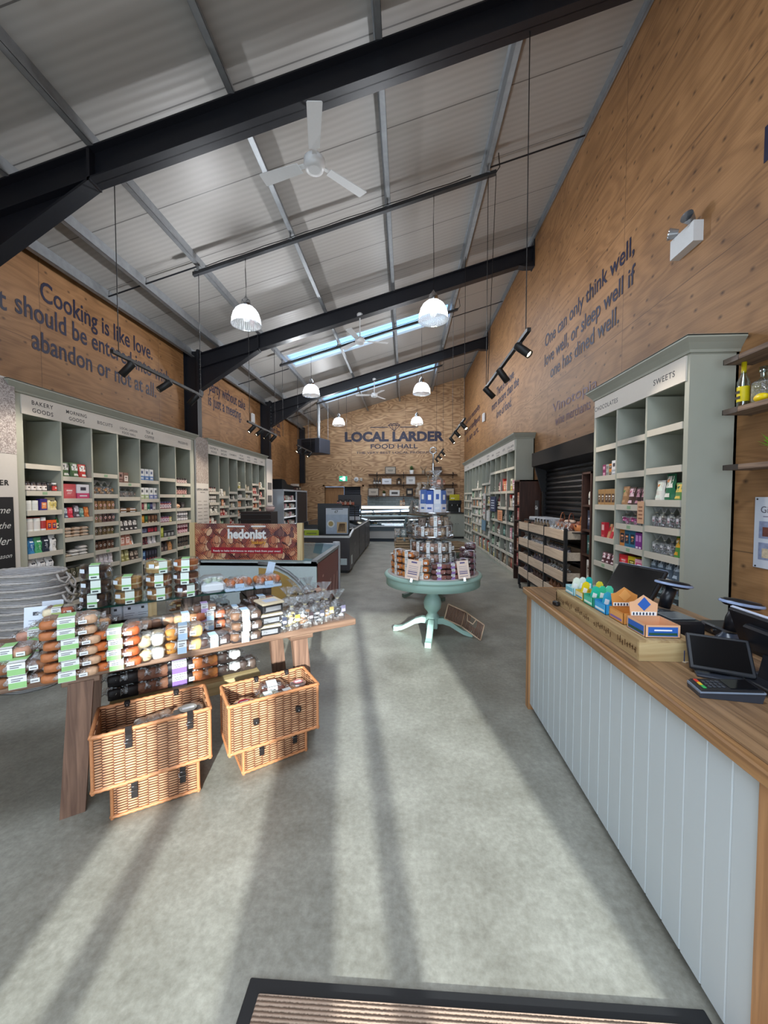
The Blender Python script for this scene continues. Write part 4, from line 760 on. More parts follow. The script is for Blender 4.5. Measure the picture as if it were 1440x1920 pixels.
D(1, 6, [('red and pink carton', 'box', (.12, .1, .14, 'b82c48', 'e87a90', 'f4d0d8'), 3)])
D(2, 1, [('white chocolate carton', 'boxband', (.10, .08, .17, 'b0b4bc', 'e6e6ea', '34343c'), 1), ('orange chocolate bar box', 'box', (.06, .07, .07, 'd88a3c', '2c2420', 'f0d8b0'), 1, 2), ('grey chocolate bar box', 'box', (.06, .07, .07, 'a8aca8', '8a8e8a', '4a4c4a'), 1, 2), ('plum chocolate bar box', 'box', (.06, .07, .07, '8a2458', 'c884a4', 'f0e0e8'), 1, 2)])
D(2, 2, [('kraft brown chocolate box', 'box', (.07, .06, .19, 'b08858', '5a4030', 'ece8e0'), 5)], pad=.02)
D(2, 3, [('fan of pale packets', 'wedge', (.16, .05, .17, 'd0a078', 'c83440', 'e0c0a0'), 1), ('red packet', 'book', (.08, .05, .18, 'b82434', 'e8c0c0', 'd86068'), 1)], pad=.06)
D(2, 4, [('small pink packet', 'pouch', (.09, .06, .13, '5a3038', 'f0dce2', 'a03050'), 3)], pad=.02)
# ------------------------------------------------------------------ boards and panels between the shelving
def pattern_mat(name, c1, c2, sc=55):
    m = bpy.data.materials.new(name); t, b, out = nodes(m); L = t.links.new; tc = N(t, 'TexCoord'); n = N(t, 'TexNoise'); n.inputs['Scale'].default_value = sc; n.inputs['Detail'].default_value = 4; n.inputs['Distortion'].default_value = 2.5
    L(tc.outputs['Object'], n.inputs['Vector']); r = ramp(t, [(.42, c2), (.58, c1)]); L(n.outputs['Fac'], r.inputs[0]); L(r.outputs[0], b.inputs['Base Color']); b.inputs['Roughness'].default_value = .6; return m
speck = pattern_mat('speckled_print', (200, 192, 190), (142, 130, 128), 26); panelw = M((206, 201, 196), .5, var=.03)
def board(name, lab, cat, y0, y1, z0, z1, x=-4.27):
    r_ = thing(name, lab, cat, (x, (y0+y1)/2, z0)); m = MB(); h_ = (y1-y0)/2; m.box(-.03, 0, -h_, h_, 0, z1-z0, panelw); obj('panel', m, r_); return r_, h_
y1_ = atx(33, 900, -4.27).y; r_, h_ = board('chalkboard_panel', 'tall pale panel with a chalkboard at the near end of the shelving', 'notice board', y1_-1.25, y1_, .04, 2.93)
zb = atx(30, 852, -4.27).z; m = MB(); m.box(0, .003, -h_, h_, zb-.04, 2.87, speck); obj('printed_band', m, r_)
zt = atx(28, 932, -4.27).z; m = MB(); m.box(0, .012, -h_+.1, h_-.065, .5, zt-.04, M((26, 26, 30), .7, var=.3, sc=4)); cb_ = obj('chalkboard', m, r_)
chalk = M((208, 208, 206), .8, var=.2)
for s_, py, cap in (('Welcome', 962, .075), ('to the', 990, .07), ('Local Larder', 1020, .085), ('the season', 1045, .05)):
    t_ = text_on(s_, (0, 0, 0), (0, 1, 0), (0, 0, 1), None, cb_, cap, chalk, 0, name='chalk_writing', shear=.4); w_ = max(v.co.y for v in t_.data.vertices); t_.location = (.0135, h_-.10-w_, atx(20, py, -4.27).z-.04)
c0 = h_-.42
for s_, py, cap, bd in (('LOCAL LARDER', 910, .058, .02), ('FOOD HALL', 918, .028, 0), ('THE VERY BEST LOCAL PRODUCE', 925, .014, 0)):
    t_ = text_on(s_, (0, 0, 0), (0, 1, 0), (0, 0, 1), None, r_, cap, BLK, bd, name='logo_text', align='c', space=1.2); t_.location = (.004, c0, atx(20, py, -4.27).z-.04)
m = MB(); zz = atx(20, 898, -4.27).z-.04; m.box(0, .003, c0-.22, c0-.06, zz, zz+.006, BLK); m.box(0, .003, c0+.06, c0+.22, zz, zz+.006, BLK); obj('logo_rule', m, r_)
ya, yb = YA[-1]+.16, YBm[0]-.07; r_, h_ = board('info_panel', 'speckled grey brown panel with shop story text between the two shelving units', 'info panel', ya, yb, .04, 2.9)
m = MB(); m.box(0, .003, -h_, h_, 1.9, 2.86, pattern_mat('speckled_print_brown', (178, 168, 162), (138, 124, 116), 22)); obj('printed_band', m, r_)
for k, z in enumerate((1.75, 1.70)): t_ = text_on(('LOCAL LARDER', 'FOOD HALL')[k], (0, 0, 0), (0, 1, 0), (0, 0, 1), None, r_, (.045, .025)[k], BLK, .01, name='logo_text', align='c'); t_.location = (.003, 0, z)
m = MB()
for k in range(14):
    for s_ in (-1, 1): m.box(0, .003, s_*h_*.48-h_*.33, s_*h_*.48+h_*(.2+.1*(k*7 % 3)), 1.52-k*.075, 1.528-k*.075, M((110, 104, 100), .6))
obj('printed_lines', m, r_)
ya, yb = YBm[-1]+.11, YBm[-1]+.62; r_, h_ = board('info_panel', 'narrow pale panel with two dark pictures past the farther shelving', 'info panel', ya, yb, .04, 2.85)
for z in (1.85, 1.45): m = MB(); m.box(0, .003, -h_*.7, h_*.7, z, z+.22, M((92, 90, 92), .6, var=.4, sc=20)); obj('picture', m, r_)
# ------------------------------------------------------------------ tall open fridge
wh = M((206, 212, 220), .4, var=.03, name='white_coated_metal'); dk = M((58, 58, 62), .5, name='charcoal_laminate')
r_ = thing('display_fridge', 'white multideck display fridge past the low-wall shelving', 'display fridge', (-4.5, 14.65, 0)); H_ = 1.93
m = MB(); m.box(-.28, .3, -1.6, -1.55, 0, H_, wh); m.box(-.28, .3, 1.55, 1.6, 0, H_, wh); m.box(-.28, .3, -1.55, 1.55, H_-.06, H_, wh); m.box(-.28, -.24, -1.55, 1.55, 0, H_, wh); m.box(-.28, .3, -1.55, 1.55, 0, .3, wh); m.box(.27, .3, -.03, .06, .3, H_-.06, wh); obj('cabinet_body', m, r_)
for z in (.62, .92, 1.22, 1.5): m = MB(); m.box(-.24, .26, -1.55, -.03, z, z+.02, wh); m.box(.26, .27, -1.55, -.03, z-.01, z+.04, M((236, 240, 244), .4, emis=.4, var=0)); obj('shelf', m, r_)
m = MB(); m.box(.27, .31, .06, 1.5, .2, H_-.08, dk); dr = obj('door', m, r_); m = MB(); m.box(.31, .33, .12, .14, .9, 1.2, chrome); obj('handle', m, dr)
k = 0
for z in (.31, .64, .94, 1.24, 1.52):
    for q in range(7):
        kd, c1, c2, c3, ds = PAL2[(8, 3, 5, 11, 7, 0, 18)[(q+int(z*10)) % 7]]; h_ = .18 if z < 1.5 else .2
        place(kd, (.12, .08, h_, c1, c2, c3), ds, (-4.28, 13.2+q*.2, z), PI/2+.1*(q % 3-1), f"{ds}, {ORD[q]} along, {['bottom', 'fourth', 'third', 'second', 'top'][[.31, .64, .94, 1.24, 1.52].index(z)]} shelf, white display fridge", 'chilled goods in the white display fridge')
m = MB(); m.prism([(-.7, 0), (.7, 0), (.7, .16), (-.1, .2), (-.35, .34), (-.7, .36)], -.2, .2, M((22, 22, 24), .7), 'x'); tag(obj('black_cover', m, loc=(-4.5, 13.9, H_)), 'black folded cover lying on top of the white display fridge', 'cover')
for k_, (y, w, h_, c) in enumerate(((15.1, .3, .12, '5a3c34'), (15.5, .35, .16, '3a302c'), (15.3, .22, .1, 'd8cfc4'))): m = MB(); m.cb(0, 0, 0, .3, w, h_, M(c, .6), .01); m.box(.15, .152, -w*.3, w*.3, h_*.3, h_*.7, M('c8b8a0', .6)); tag(obj('storage_box', m, loc=(-4.45, y, H_+(.16 if k_ == 2 else 0))), ('dark brown box on top of the white display fridge, nearer one', 'near-black box on top of the white display fridge, farther one', 'small cream box stacked on boxes above the white display fridge')[k_], 'box')
# ------------------------------------------------------------------ freezers
grey_rim = M((150, 154, 158), .35, .4); redp = M((138, 60, 56), .4, var=.08, sc=5, name='red_freezer_panel'); ice = M((214, 230, 234), .3, var=.05)
FX0, FX1, FY0, FY1 = -2.72, -1.13, 4.82, 6.5
r_ = thing('chest_freezer', 'red and white glass topped chest freezer behind the bakery sign', 'freezer', ((FX0+FX1)/2, (FY0+FY1)/2, 0)); hx, hy = (FX1-FX0)/2, (FY1-FY0)/2
m = MB(); m.box(-hx+.03, hx-.03, -hy+.03, hy-.06, .1, .3, ice)
for a in ((-hx, -hx+.06, -hy, hy), (hx-.06, hx-.012, -hy, hy), (-hx, hx, -hy, -hy+.05), (-hx, hx, hy-.08, hy)): m.box(*a, .06, .82, ice)
obj('tub', m, r_)
m = MB(); m.box(hx-.012, hx, -hy+.02, hy-.09, .08, .78, redp)
cr = M((205, 160, 150), .5); m.box(hx, hx+.002, -hy+.35, -hy+.42, .55, .58, cr)
for k in range(5): m.prism([(-hy+.25+k*.28, .12), (-hy+.3+k*.28, .12), (-hy+.38+k*.28, .42), (-hy+.35+k*.28, .42)], hx, hx+.002, cr, 'x')
m.prism([(-hy+.02, .58), (-hy+.45, .3), (-hy+.45, .22), (-hy+.02, .5)], hx, hx+.002, M('9a2c2c', .4), 'x'); obj('side_panel', m, r_)
m = MB(); m.box(-hx, hx, -hy-.012, -hy, .06, .76, ice); m.prism([(hx-.75, .12)]+[(hx-.75+.66*math.sin(k*PI/16), .12+.62*math.cos(k*PI/16)) for k in range(9)], -hy-.016, -hy-.012, M((196, 160, 92), .5, var=.3, sc=5)); obj('front_panel', m, r_)
m = MB(); m.cb(0, 0, 0, 2*hx-.1, 2*hy-.1, .08, BLK); obj('plinth', m, r_)
m = MB(); m.prism([(hx-.10, hy-.08), (hx+.02, hy-.08), (hx+.02, hy), (hx-.10, hy)], .02, .87, wh, 'z'); m.cyl((hx-.04, hy-.04, .84), (hx-.04, hy-.04, .89), .06, wh, n=14); obj('corner_post', m, r_)
m = MB()
for a in ((-hx, -hx+.07, -hy, hy), (hx-.07, hx+.012, -hy, hy)): m.box(*a, .80, .84, grey_rim)
m.box(-hx, hx, -hy, -hy+.06, .76, .80, grey_rim); m.box(-hx, hx, hy-.09, hy, .82, .86, wh); m.tube([(hx-.75+.7*math.sin(a_), -hy-.02, .12+.68*math.cos(a_)) for a_ in [k*PI/2/8 for k in range(9)]], .022, grey_rim, 8); obj('rim', m, r_)
m = MB(); m.grid(lambda u, v: (-hx+.06+(2*hx-.12)*u, -hy+.05+(2*hy-.13)*v, .845+.05*math.sin(PI*u)), 10, 1, clear('freezer_glass', (215, 235, 238), .2, .03)); obj('glass_lid', m, r_)
for k in range(14):
    rg = random.Random(k); x = (FX0+FX1)/2-hx+.22+(k % 7)*.19; y = FY0+.35+(k//7)*.62
    place('sack', (.16, .12, .26, '8a6a54' if k % 3 else 'b8a898', '9c8270' if k % 3 else 'd0c4b8', '4a342c', k % 3), 'frozen bake bag', (x, y, .301), rg.uniform(-.4, .4), f"brown frozen bake bag, {ORD[k % 7]} across, {['near', 'far'][k//7]} row, red chest freezer", 'bags inside the red chest freezer')
# bakery sign on two pine posts, standing on the freezer's near rim
SY = 4.80; pa, pb = aty(362, 980, SY), aty(563, 980, SY); cxs = (pa.x+pb.x)/2; hw = (pb.x-pa.x)/2; z0 = .845; H_ = pa.z-z0
mb_ = bpy.data.materials.new('croissant_photo_print'); t, b, _o = nodes(mb_); L = t.links.new; tc = N(t, 'TexCoord'); mp_ = N(t, 'Mapping'); mp_.inputs['Scale'].default_value = (5.2, 1, 8.5); mp_.inputs['Rotation'].default_value = (0, .5, 0); L(tc.outputs['Object'], mp_.inputs[0])
vo = N(t, 'TexVoronoi', feature='F1'); vo.inputs['Scale'].default_value = 1.; L(mp_.outputs[0], vo.inputs['Vector']); wv = N(t, 'TexWave'); wv.inputs['Scale'].default_value = 2.6; wv.inputs['Distortion'].default_value = 7; L(mp_.outputs[0], wv.inputs['Vector'])
hh = math_(t, 'ADD', math_(t, 'MULTIPLY', vo.outputs['Distance'], -.75), math_(t, 'ADD', math_(t, 'MULTIPLY', wv.outputs['Fac'], .28), .72)); r = ramp(t, [(.15, (48, 30, 40)), (.34, (132, 62, 52)), (.52, (206, 122, 86)), (.8, (250, 206, 158))]); L(hh, r.inputs[0])
sp = N(t, 'SeparateXYZ'); L(tc.outputs['Object'], sp.inputs[0]); mr = N(t, 'MapRange'); L(sp.outputs[2], mr.inputs['Value']); mr.inputs['From Min'].default_value = .3; mr.inputs['From Max'].default_value = .5; mr.inputs['To Max'].default_value = .6; mx = N(t, 'MixRGB'); L(mr.outputs[0], mx.inputs[0]); L(r.outputs[0], mx.inputs[1]); mx.inputs[2].default_value = (*srgb((84, 66, 80)), 1); L(mx.outputs[0], b.inputs['Base Color'])
r_ = thing('bakery_sign', 'long bakery sign with pastry photo between two pine posts', 'sign', (cxs, SY, z0)); pine = wood('pale_pine', (236, 214, 168), (214, 184, 132), 2, rough=.6)
m = MB(); m.box(-hw+.03, hw-.03, -.012, .006, .0, H_-.01, mb_); sg = obj('sign_panel', m, r_)
for s_ in (-1, 1): m = MB(); m.box(s_*hw-.034, s_*hw+.034, -.03, .04, 0, H_, pine); obj('post', m, r_)
W1 = M((250, 250, 250), .5, var=0); 
def sg_t(s_, px0, px1, py, cap, mt, bd, dy=-.0205): a, b_ = aty(px0, py, SY-.02), aty(px1, py, SY-.02); o = text_on(s_, (a.x-cxs, dy, a.z-z0), (1, 0, 0), (0, 0, 1), b_.x-a.x, sg, cap, mt, bd, name='sign_text')
sg_t('hedonist', 427, 499, 1009, .12, W1, .045); sg_t('bakery', 472, 499, 1020, .05, M((240, 170, 60), .5), .02); sg_t('Ready to bake indulgences to enjoy fresh from your oven!', 400, 526, 1034, .024, W1, .02, -.0215)
a, b_ = aty(396, 1037, SY-.02), aty(530, 1027, SY-.02); m = MB(); m.box(a.x-cxs, b_.x-cxs, -.0205, -.018, a.z-z0, b_.z-z0, M((178, 34, 52), .5)); obj('red_band', m, sg)
m = MB(); rg = random.Random(12); cc = [M(c, .5, var=.1) for c in ('b45c48', 'cc8060', 'dc9c78', 'ecc09c', '94504a')]; dkp = M('4a2430', .5); hS = H_-.01
spots = [(x, z) for z in (.44, .35, .26, .17, .07) for x in [-hw+.13+.185*i+(.09 if int(z*100) % 2 else 0) for i in range(8)]]
for i, (x, z) in enumerate(spots):
    if z > .33 and x > -.2: pal = [M(c, .5) for c in ('6a4648', '7c5450', '8c645a', '5c3c44')]
    else: pal = cc
    an = rg.uniform(-.7, .5); ln = rg.uniform(.08, .105)
    for q in (-3, 3, -2, 2, -1, 1, 0):
        px_ = x+math.cos(an)*q*ln*.36; pz_ = z+math.sin(an)*q*ln*.36-abs(q)*abs(q)*.003; rr_ = .054-.011*abs(q); a2 = an+q*.22
        if not (-hw+.085 < px_ < hw-.085 and .05 < pz_ < hS-.05): continue
        for sc_, mt_, dd in ((1.12, dkp, 0), (1., pal[(i+q) % len(pal)], .0003)):
            pts = [(px_+rr_*sc_*(.55*math.cos(t_)*math.cos(a2)-math.sin(t_)*math.sin(a2)), pz_+rr_*sc_*(.55*math.cos(t_)*math.sin(a2)+math.sin(t_)*math.cos(a2))) for t_ in [k*2*PI/12 for k in range(12)]]
            y_ = -.0121-.00002*(i*7+4-abs(q))-dd*.03; m.add([(a_, y_, b_) for a_, b_ in pts], [tuple(range(12))], mt_)
obj('pastry_print', m, sg)
for pa_, pb_ in ((427, 460), (472, 499)): a, b_ = aty(pa_, 988, SY), aty(pb_, 986, SY); m = MB(); m.box(a.x-cxs, b_.x-cxs, -.0205, -.0195, a.z-z0, b_.z-z0+.004, W1); obj('small_print', m, sg)
# dark island freezers in the middle distance
dark = M((62, 58, 62), .4, var=.15, sc=3, name='dark_freezer_panel'); wr_ = M((214, 216, 218), .35, .2)
r_ = thing('island_freezer', 'long dark grey island freezer with white rim in mid hall', 'freezer', (-2.1, 10.9, 0))
m = MB(); m.box(-1.0, .86, -2.0, 2.4, .05, .78, dark); m.box(-.9, .8, -1.9, 2.3, 0, .05, BLK)
for x0_, x1_, y0_, y1_ in ((-1.0, .86, -2.0, -1.92), (.80, .86, -2, 2.4), (-1, .86, 2.32, 2.4), (-1, -.94, -2, 2.4)): m.box(x0_, x1_, y0_, y1_, .78, .90, dark)
obj('freezer_body', m, r_)
m = MB(); m.tube([(.86, -2.0, .92), (.86, -1.6, .87), (.86, 2.4, .87)], .018, wr_); m.tube([(.86, -2.0, .92), (.5, -2.0, .88), (-1.0, -2.0, .88)], .018, wr_); obj('rim', m, r_)
m = MB(); m.grid(lambda u, v: (-.95+1.78*u, -1.9+4.2*v, .9+.10*math.sin(PI*u)), 10, 3, clear('curved_glass', (190, 210, 214), .3, .03)); obj('glass_lid', m, r_)
fr = M((146, 140, 140), .6, var=.3, sc=8); m = MB()
for k in range(5):
    for q in range(5): a = q*1.26; m.T = Matrix.Translation((.862, -1.5+k*.9, .42)) @ Matrix.Rotation(PI/2, 4, 'Y'); m.lathe([(0, .0), (.05, .001)], 10, fr, c=(.11*math.cos(a), .11*math.sin(a), 0), cap=False, sx=1., sy=.7)
m.T = Matrix(); obj('fruit_print', m, r_)
for y in (-.6, .9): m = MB(); m.box(.86, .866, y, y+.012, .06, .8, BLK); obj('panel_joint', m, r_)
r_ = thing('freezer_end_cabinet', 'dark grey end cabinet in front of the long island freezer', 'cabinet', (-2.2, 8.55, 0))
m = MB(); m.box(-1.0, 1.0, -.33, .33, .06, .78, dark); m.box(-.95, .95, -.3, .3, 0, .06, BLK); obj('body', m, r_); m = MB(); m.box(-1.0, 1.0, -.34, -.31, .77, .815, wr_); m.prism([(-.34, .79), (-.2, .79), (.33, .88), (.33, .91), (-.2, .83)], .97, 1.01, wr_, 'x'); obj('rim', m, r_)
m = MB(); m.box(-1.0, .97, -.31, .33, .78, .80, dk); obj('top', m, r_)
m = MB(); m.box(.60, .94, -.332, -.33, .18, .32, M((190, 204, 208), .5)); m.box(.74, .8, -.334, -.33, .24, .30, dk); m.box(.6, .72, -.332, -.33, .35, .40, M((180, 220, 200), .5)); obj('label', m, r_)
m = MB(); m.box(1.0, 1.002, -.1, .08, .15, .35, M((214, 226, 228), .5)); obj('label', m, r_)
def standee(px0, px1, py0, py1, y, lab, dark_only=False):
    a, b_ = aty(px0, py1, y), aty(px1, py0, y); w, h_ = b_.x-a.x, b_.z-a.z; r_ = thing('poster_stand', lab, 'poster', ((a.x+b_.x)/2, y, .802)); m = MB(); m.box(-w/2, w/2, -.01, .015, 0, h_, M((48, 52, 58), .4)); m.box(-w/2, w/2, .0, .12, 0, .02, dk); obj('poster_frame', m, r_)
    if not dark_only:
        m = MB(); iw = w/2-.03; m.box(-iw, iw, -.013, -.01, .03, h_-.04, M((168, 184, 204), .4, var=.25, sc=9)); m.box(-iw, iw, -.014, -.013, h_*.72, h_-.04, M((196, 206, 218), .4)); m.box(0, iw*.9, -.015, -.013, h_*.08, h_*.46, M((198, 170, 130), .5)); pp = obj('poster', m, r_)
        m = MB()
        for k in range(5): m.prism([(iw*(.08+.14*k), h_*.14), (iw*(.16+.14*k), h_*.12), (iw*(.34+.1*k), h_*.40), (iw*(.24+.1*k), h_*.42)], -.0165, -.015, M((88, 62, 34), .6))
        m.T = Matrix.Translation((-iw*.55, -.015, h_*.4)) @ Matrix.Rotation(PI/2, 4, 'X'); m.lathe([(0, .001), (iw*.34, 0)], 20, M((222, 226, 226), .4), cap=False); m.lathe([(0, .002), (iw*.22, .0015)], 16, M((170, 150, 96), .5), cap=False); m.T = Matrix(); obj('food_picture', m, pp)
        text_on('£7', (-.05, -.0145, h_*.78), (1, 0, 0), (0, 0, 1), None, pp, .055, BLK, .02, name='price')
        m = MB(); m.box(-iw*.5, iw*.55, -.0155, -.014, h_*.895, h_*.915, dk); obj('headline', m, pp)
    return r_
standee(609, 655, 952, 1006, 8.45, 'blue food poster with plates and a price on the dark end cabinet')
standee(596, 641, 944, 1001, 8.75, 'dark framed poster standing behind the blue food poster', True)
a = aty(571, 1000, 8.4); m = MB(); m.box(0, .32, -.005, .005, 0, .12, M((176, 196, 60), .5)); m.box(.05, .27, -.006, -.005, .04, .055, dk); m.box(0, .32, 0, .06, 0, .006, dk); tag(obj('price_sign', m, loc=(a.x, 8.4, .801)), 'lime green sign on the dark end cabinet', 'sign')
r_ = thing('till_cabinet', 'dark shelving cabinet with a rack of packets behind the lime sign', 'cabinet', (-2.75, 9.6, 0)); r_.location = (-3.6, 9.3, 0)
m = MB(); m.cb(0, 0, 0, .75, .5, 1.3, M((52, 42, 42), .5), .01); obj('body', m, r_)
for z in (.95, 1.1, 1.22): m = MB(); m.box(-.37, .37, -.3, -.25, z, z+.02, dk); obj('shelf', m, r_)
m = MB(); m.lathe([(.06, 0), (.09, .01), (.12, .11), (.11, .11)], 18, M((222, 190, 186), .5, var=.1)); m.T = Matrix.Translation((0, 0, .04)); tag(obj('pink_bowl', m, loc=(-3.3, 9.2, 1.302)), 'pale pink bowl on the dark cabinet behind the bakery sign', 'bowl')
m = MB(); m.lathe([(0, .05), (.1, .10), (.05, .13), (0, .13)], 14, M((236, 224, 220), .6)); tag(obj('napkin_heap', m, loc=(-3.3, 9.2, 1.34)), 'white napkins heaped in the pale pink bowl', 'napkins', kind='stuff')
r_ = thing('dark_display', 'dark framed glass cabinet on the island freezer beside the food poster', 'display case', (-1.62, 11.2, 1.02)); m = MB(); m.box(-.35, .32, -.01, .01, .42, .72, dk)
for x in (-.35, .30): m.box(x, x+.03, -.015, .015, 0, .72, dk)
m.box(-.35, .32, -.3, .3, -.02, 0.0, dk); m.box(-.35, .32, -.3, -.28, 0, .1, wh); obj('frame', m, r_); r_.location.z = 1.0
for k in range(7):
    a = aty(634+k*4.6, 951, 10.3); place('jar', (.07, .07, .14+.03*(k % 2), ('3a2420', '5a2c24', '2c2420')[k % 3], ('c86a50', 'd8b8a8')[k % 2], '2a2424'), '', (a.x, 10.3, 1.42), 0, f'dark sauce jar with pale label, {ORD[k]} along, on the glass display shelf', 'jars on the glass shelf above the island freezer')
r_ = thing('jar_shelf', 'thin black shelf stand holding dark jars over the island freezer', 'shelf', (aty(648, 951, 10.3).x, 10.3, 1.40)); m = MB(); m.box(-.27, .27, -.08, .08, 0, .018, BLK); obj('board', m, r_)
for x in (-.25, .25): m = MB(); m.cyl((x, 0, 0), (x, 0, -.42), .012, BLK); obj('leg', m, r_)
# ------------------------------------------------------------------ deli counter, tiles and shelves on the end wall
tile = bpy.data.materials.new('glazed_tiles'); t, b, _o = nodes(tile); L = t.links.new; tc = N(t, 'TexCoord'); br = N(t, 'TexBrick'); mp_ = N(t, 'Mapping'); mp_.inputs['Rotation'].default_value = (PI/2, 0, 0); L(tc.outputs['Object'], mp_.inputs[0]); L(mp_.outputs[0], br.inputs['Vector']); br.inputs['Scale'].default_value = 1; br.inputs['Brick Width'].default_value = .3; br.inputs['Row Height'].default_value = .1; br.inputs['Mortar Size'].default_value = .006
br.inputs['Color1'].default_value = (*srgb((112, 128, 130)), 1); br.inputs['Color2'].default_value = (*srgb((140, 154, 154)), 1); br.inputs['Mortar'].default_value = (*srgb((90, 98, 98)), 1); L(br.outputs['Color'], b.inputs['Base Color']); b.inputs['Roughness'].default_value = .2
m = MB(); m.box(-1.72, 2.2, YB-.02, YB, .9, 1.72, tile); o = obj('tiled_splashback', m); tag(o, 'grey glazed tile splashback below the end wall shelves', 'tiles', kind='structure')
r_ = thing('deli_counter', 'long glass fronted deli counter before the end wall', 'deli counter', (-.2, 14.65, 0)); dg = M((72, 84, 92), .35, var=.05); sl = M((176, 174, 172), .35, .3, var=.03)
m = MB(); m.box(-1.5, 1.5, -.40, .45, .12, .40, sl); m.box(-1.5, 1.5, -.43, .45, .40, .58, dg); m.box(-1.5, 1.5, -.36, .42, 0, .12, M((44, 54, 66), .5)); m.box(-1.5, 1.5, .42, .45, .58, 1.25, dg); m.box(-1.5, 1.5, -.46, -.42, .56, .60, wh); obj('base', m, r_)
for x in (-1.5, 1.46): m = MB(); m.prism([(-.44, .58), (.44, .58), (.44, 1.3), (-.2, 1.3), (-.38, 1.15)], x, x+.04, clear('glass_end', (205, 222, 226), .25, .04), 'x'); obj('end_panel', m, r_)
m = MB(); m.box(-1.5, 1.5, -.24, .44, 1.3, 1.33, wh); m.box(-1.5, 1.5, -.25, -.22, 1.22, 1.31, M((240, 232, 214), .3, emis=1.1, var=0)); obj('canopy', m, r_)
m = MB(); m.grid(lambda u, v: (-1.5+3*u, -.44+.22*v**2, .58+.7*v), 1, 6, clear('counter_glass', (200, 220, 224), .22, .03)); obj('front_glass', m, r_)
m = MB(); m.box(-1.46, 1.46, -.1, .4, .94, .955, clear('glass_shelf', (200, 225, 225), .3, .04)); m.box(-1.46, 1.46, -.11, -.1, .935, .965, M((235, 245, 250), .3, emis=.7, var=0)); obj('shelf', m, r_)
m = MB(); m.box(-1.46, 1.46, -.38, .4, .585, .60, wh); obj('deck', m, r_)
fc = ['b8604a', 'd8b48a', '7a8a4c', 'c8a060', '8a3c34', 'e0d0b0', 'a88c70', '5c6a3c', 'c07a68', 'd4c49c']
for k in range(18):
    up = k >= 10; q = k % 10; x = -1.6+(q+.5)*(.28 if not up else .34); m = MB(); rg = random.Random(k); m.box(-.11, .11, -.13, .13, 0, .012, wh); m.box(-.11, .11, -.13, -.125, 0, .04, wh); m.box(-.11, .11, .125, .13, 0, .04, wh)
    lumps(m, -.085, .085, -.1, .1, .03, .07, .035, [M(fc[(k*3) % 10], .5, var=.3), M(fc[(k*3+1) % 10], .5, var=.3)], 12, rg)
    tag(obj('food_tray', m, loc=(x+.02, 14.55 if not up else 14.8, .601 if not up else .956)), f"white tray of food, {ORD[q]} along, {'glass shelf' if up else 'lower deck'} of the deli counter", 'food tray', 'food trays inside the deli counter')
for k, (px, py, c) in enumerate(((752, 950, 'c8a07a'), (757, 949, '8a5c3c'))): a = aty(px, py, 14.7); place('bottle' if k else 'box', (.09, .09, .3 if k else .2, c, 'e0d4c0', '3a2c24'), '', (a.x, 14.75, 1.331), 0, ('tan carton on top of the deli counter', 'brown bottle on top of the deli counter')[k], None)
r_ = thing('coffee_cabinet', 'sage green cupboard against the end wall beside the long shelving', 'cupboard', (2.05, 15.75, 0)); m = MB(); m.cb(0, 0, .08, .95, .6, .92, sage, .006); m.box(-.42, .42, -.26, .3, 0, .08, BLK); obj('body', m, r_)
for s_ in (-1, 1): m = MB(); m.box(s_*.235-.215, s_*.235+.215, -.312, -.3, .12, .96, sage); d_ = obj('door', m, r_); m = MB(); m.cyl((s_*.05, -.312, .6), (s_*.05, -.34, .6), .012, chrome, n=8); obj('knob', m, d_)
m = MB(); m.cb(0, 0, 1.0, 1.0, .65, .03, M((40, 40, 42), .4), .004); obj('worktop', m, r_)
r_ = thing('coffee_machine', 'black coffee machine on the sage green cupboard', 'coffee machine', (2.0, 15.75, 1.031)); m = MB(); m.cb(0, .08, 0, .5, .3, .5, M((26, 26, 28), .3), .015); m.cb(0, -.1, .34, .5, .2, .16, M((26, 26, 28), .3), .01); m.box(-.25, .25, -.2, .08, 0, .03, M((50, 50, 54), .3)); obj('body', m, r_)
for x in (-.12, .1): m = MB(); m.cyl((x, -.12, .34), (x, -.12, .27), .02, chrome); obj('spout', m, r_)
m = MB(); m.cyl((.18, -.14, .03), (.18, -.14, .2), .03, M((220, 224, 226), .3)); obj('milk_jug', m, r_)
a = aty(855, 947, 15.7); m = MB(); m.box(-.2, .2, -.01, .01, 0, .24, M((206, 192, 36), .5)); m.box(-.15, .0, -.012, -.01, .07, .1, W1); m.box(-.02, .02, -.01, .05, -.02, .02, BLK); tag(obj('yellow_sign', m, loc=(2.0, 15.8, 1.53)), 'yellow sign standing on the black coffee machine', 'sign')
plank = wood('dark_reclaimed_plank', (112, 84, 64), (78, 56, 42), 0, rough=.65)
ZS = [aty(690, 889, 17.2).z, aty(690, 908, 17.2).z, aty(690, 930, 17.2).z]
for k, z in enumerate(ZS):
    r_ = thing('wall_shelf', f"long dark plank shelf on the end wall, {['top', 'middle', 'bottom'][k]} one", 'wall shelf', (.32, 17.28, z)); m = MB(); m.cb(0, 0, -.035, 3.95, .24, .035, plank, .004); obj('board', m, r_)
    for x in (-1.6, -.4, .9, 1.8): m = MB(); m.box(x-.015, x+.015, -.10, .12, -.045, -.035, BLK); m.box(x-.015, x+.015, .105, .12, -.2, .1, BLK); m.box(x-.015, x+.015, -.12, -.11, -.045, .05, BLK); obj('bracket', m, r_)
def onsh(k, px, w, h_, fn, name, lab, cat, y=17.24):
    a = aty(px, 900, y); m = MB(); fn(m, w, h_); return tag(obj(name, m, loc=(a.x, y, ZS[k])), lab, cat)
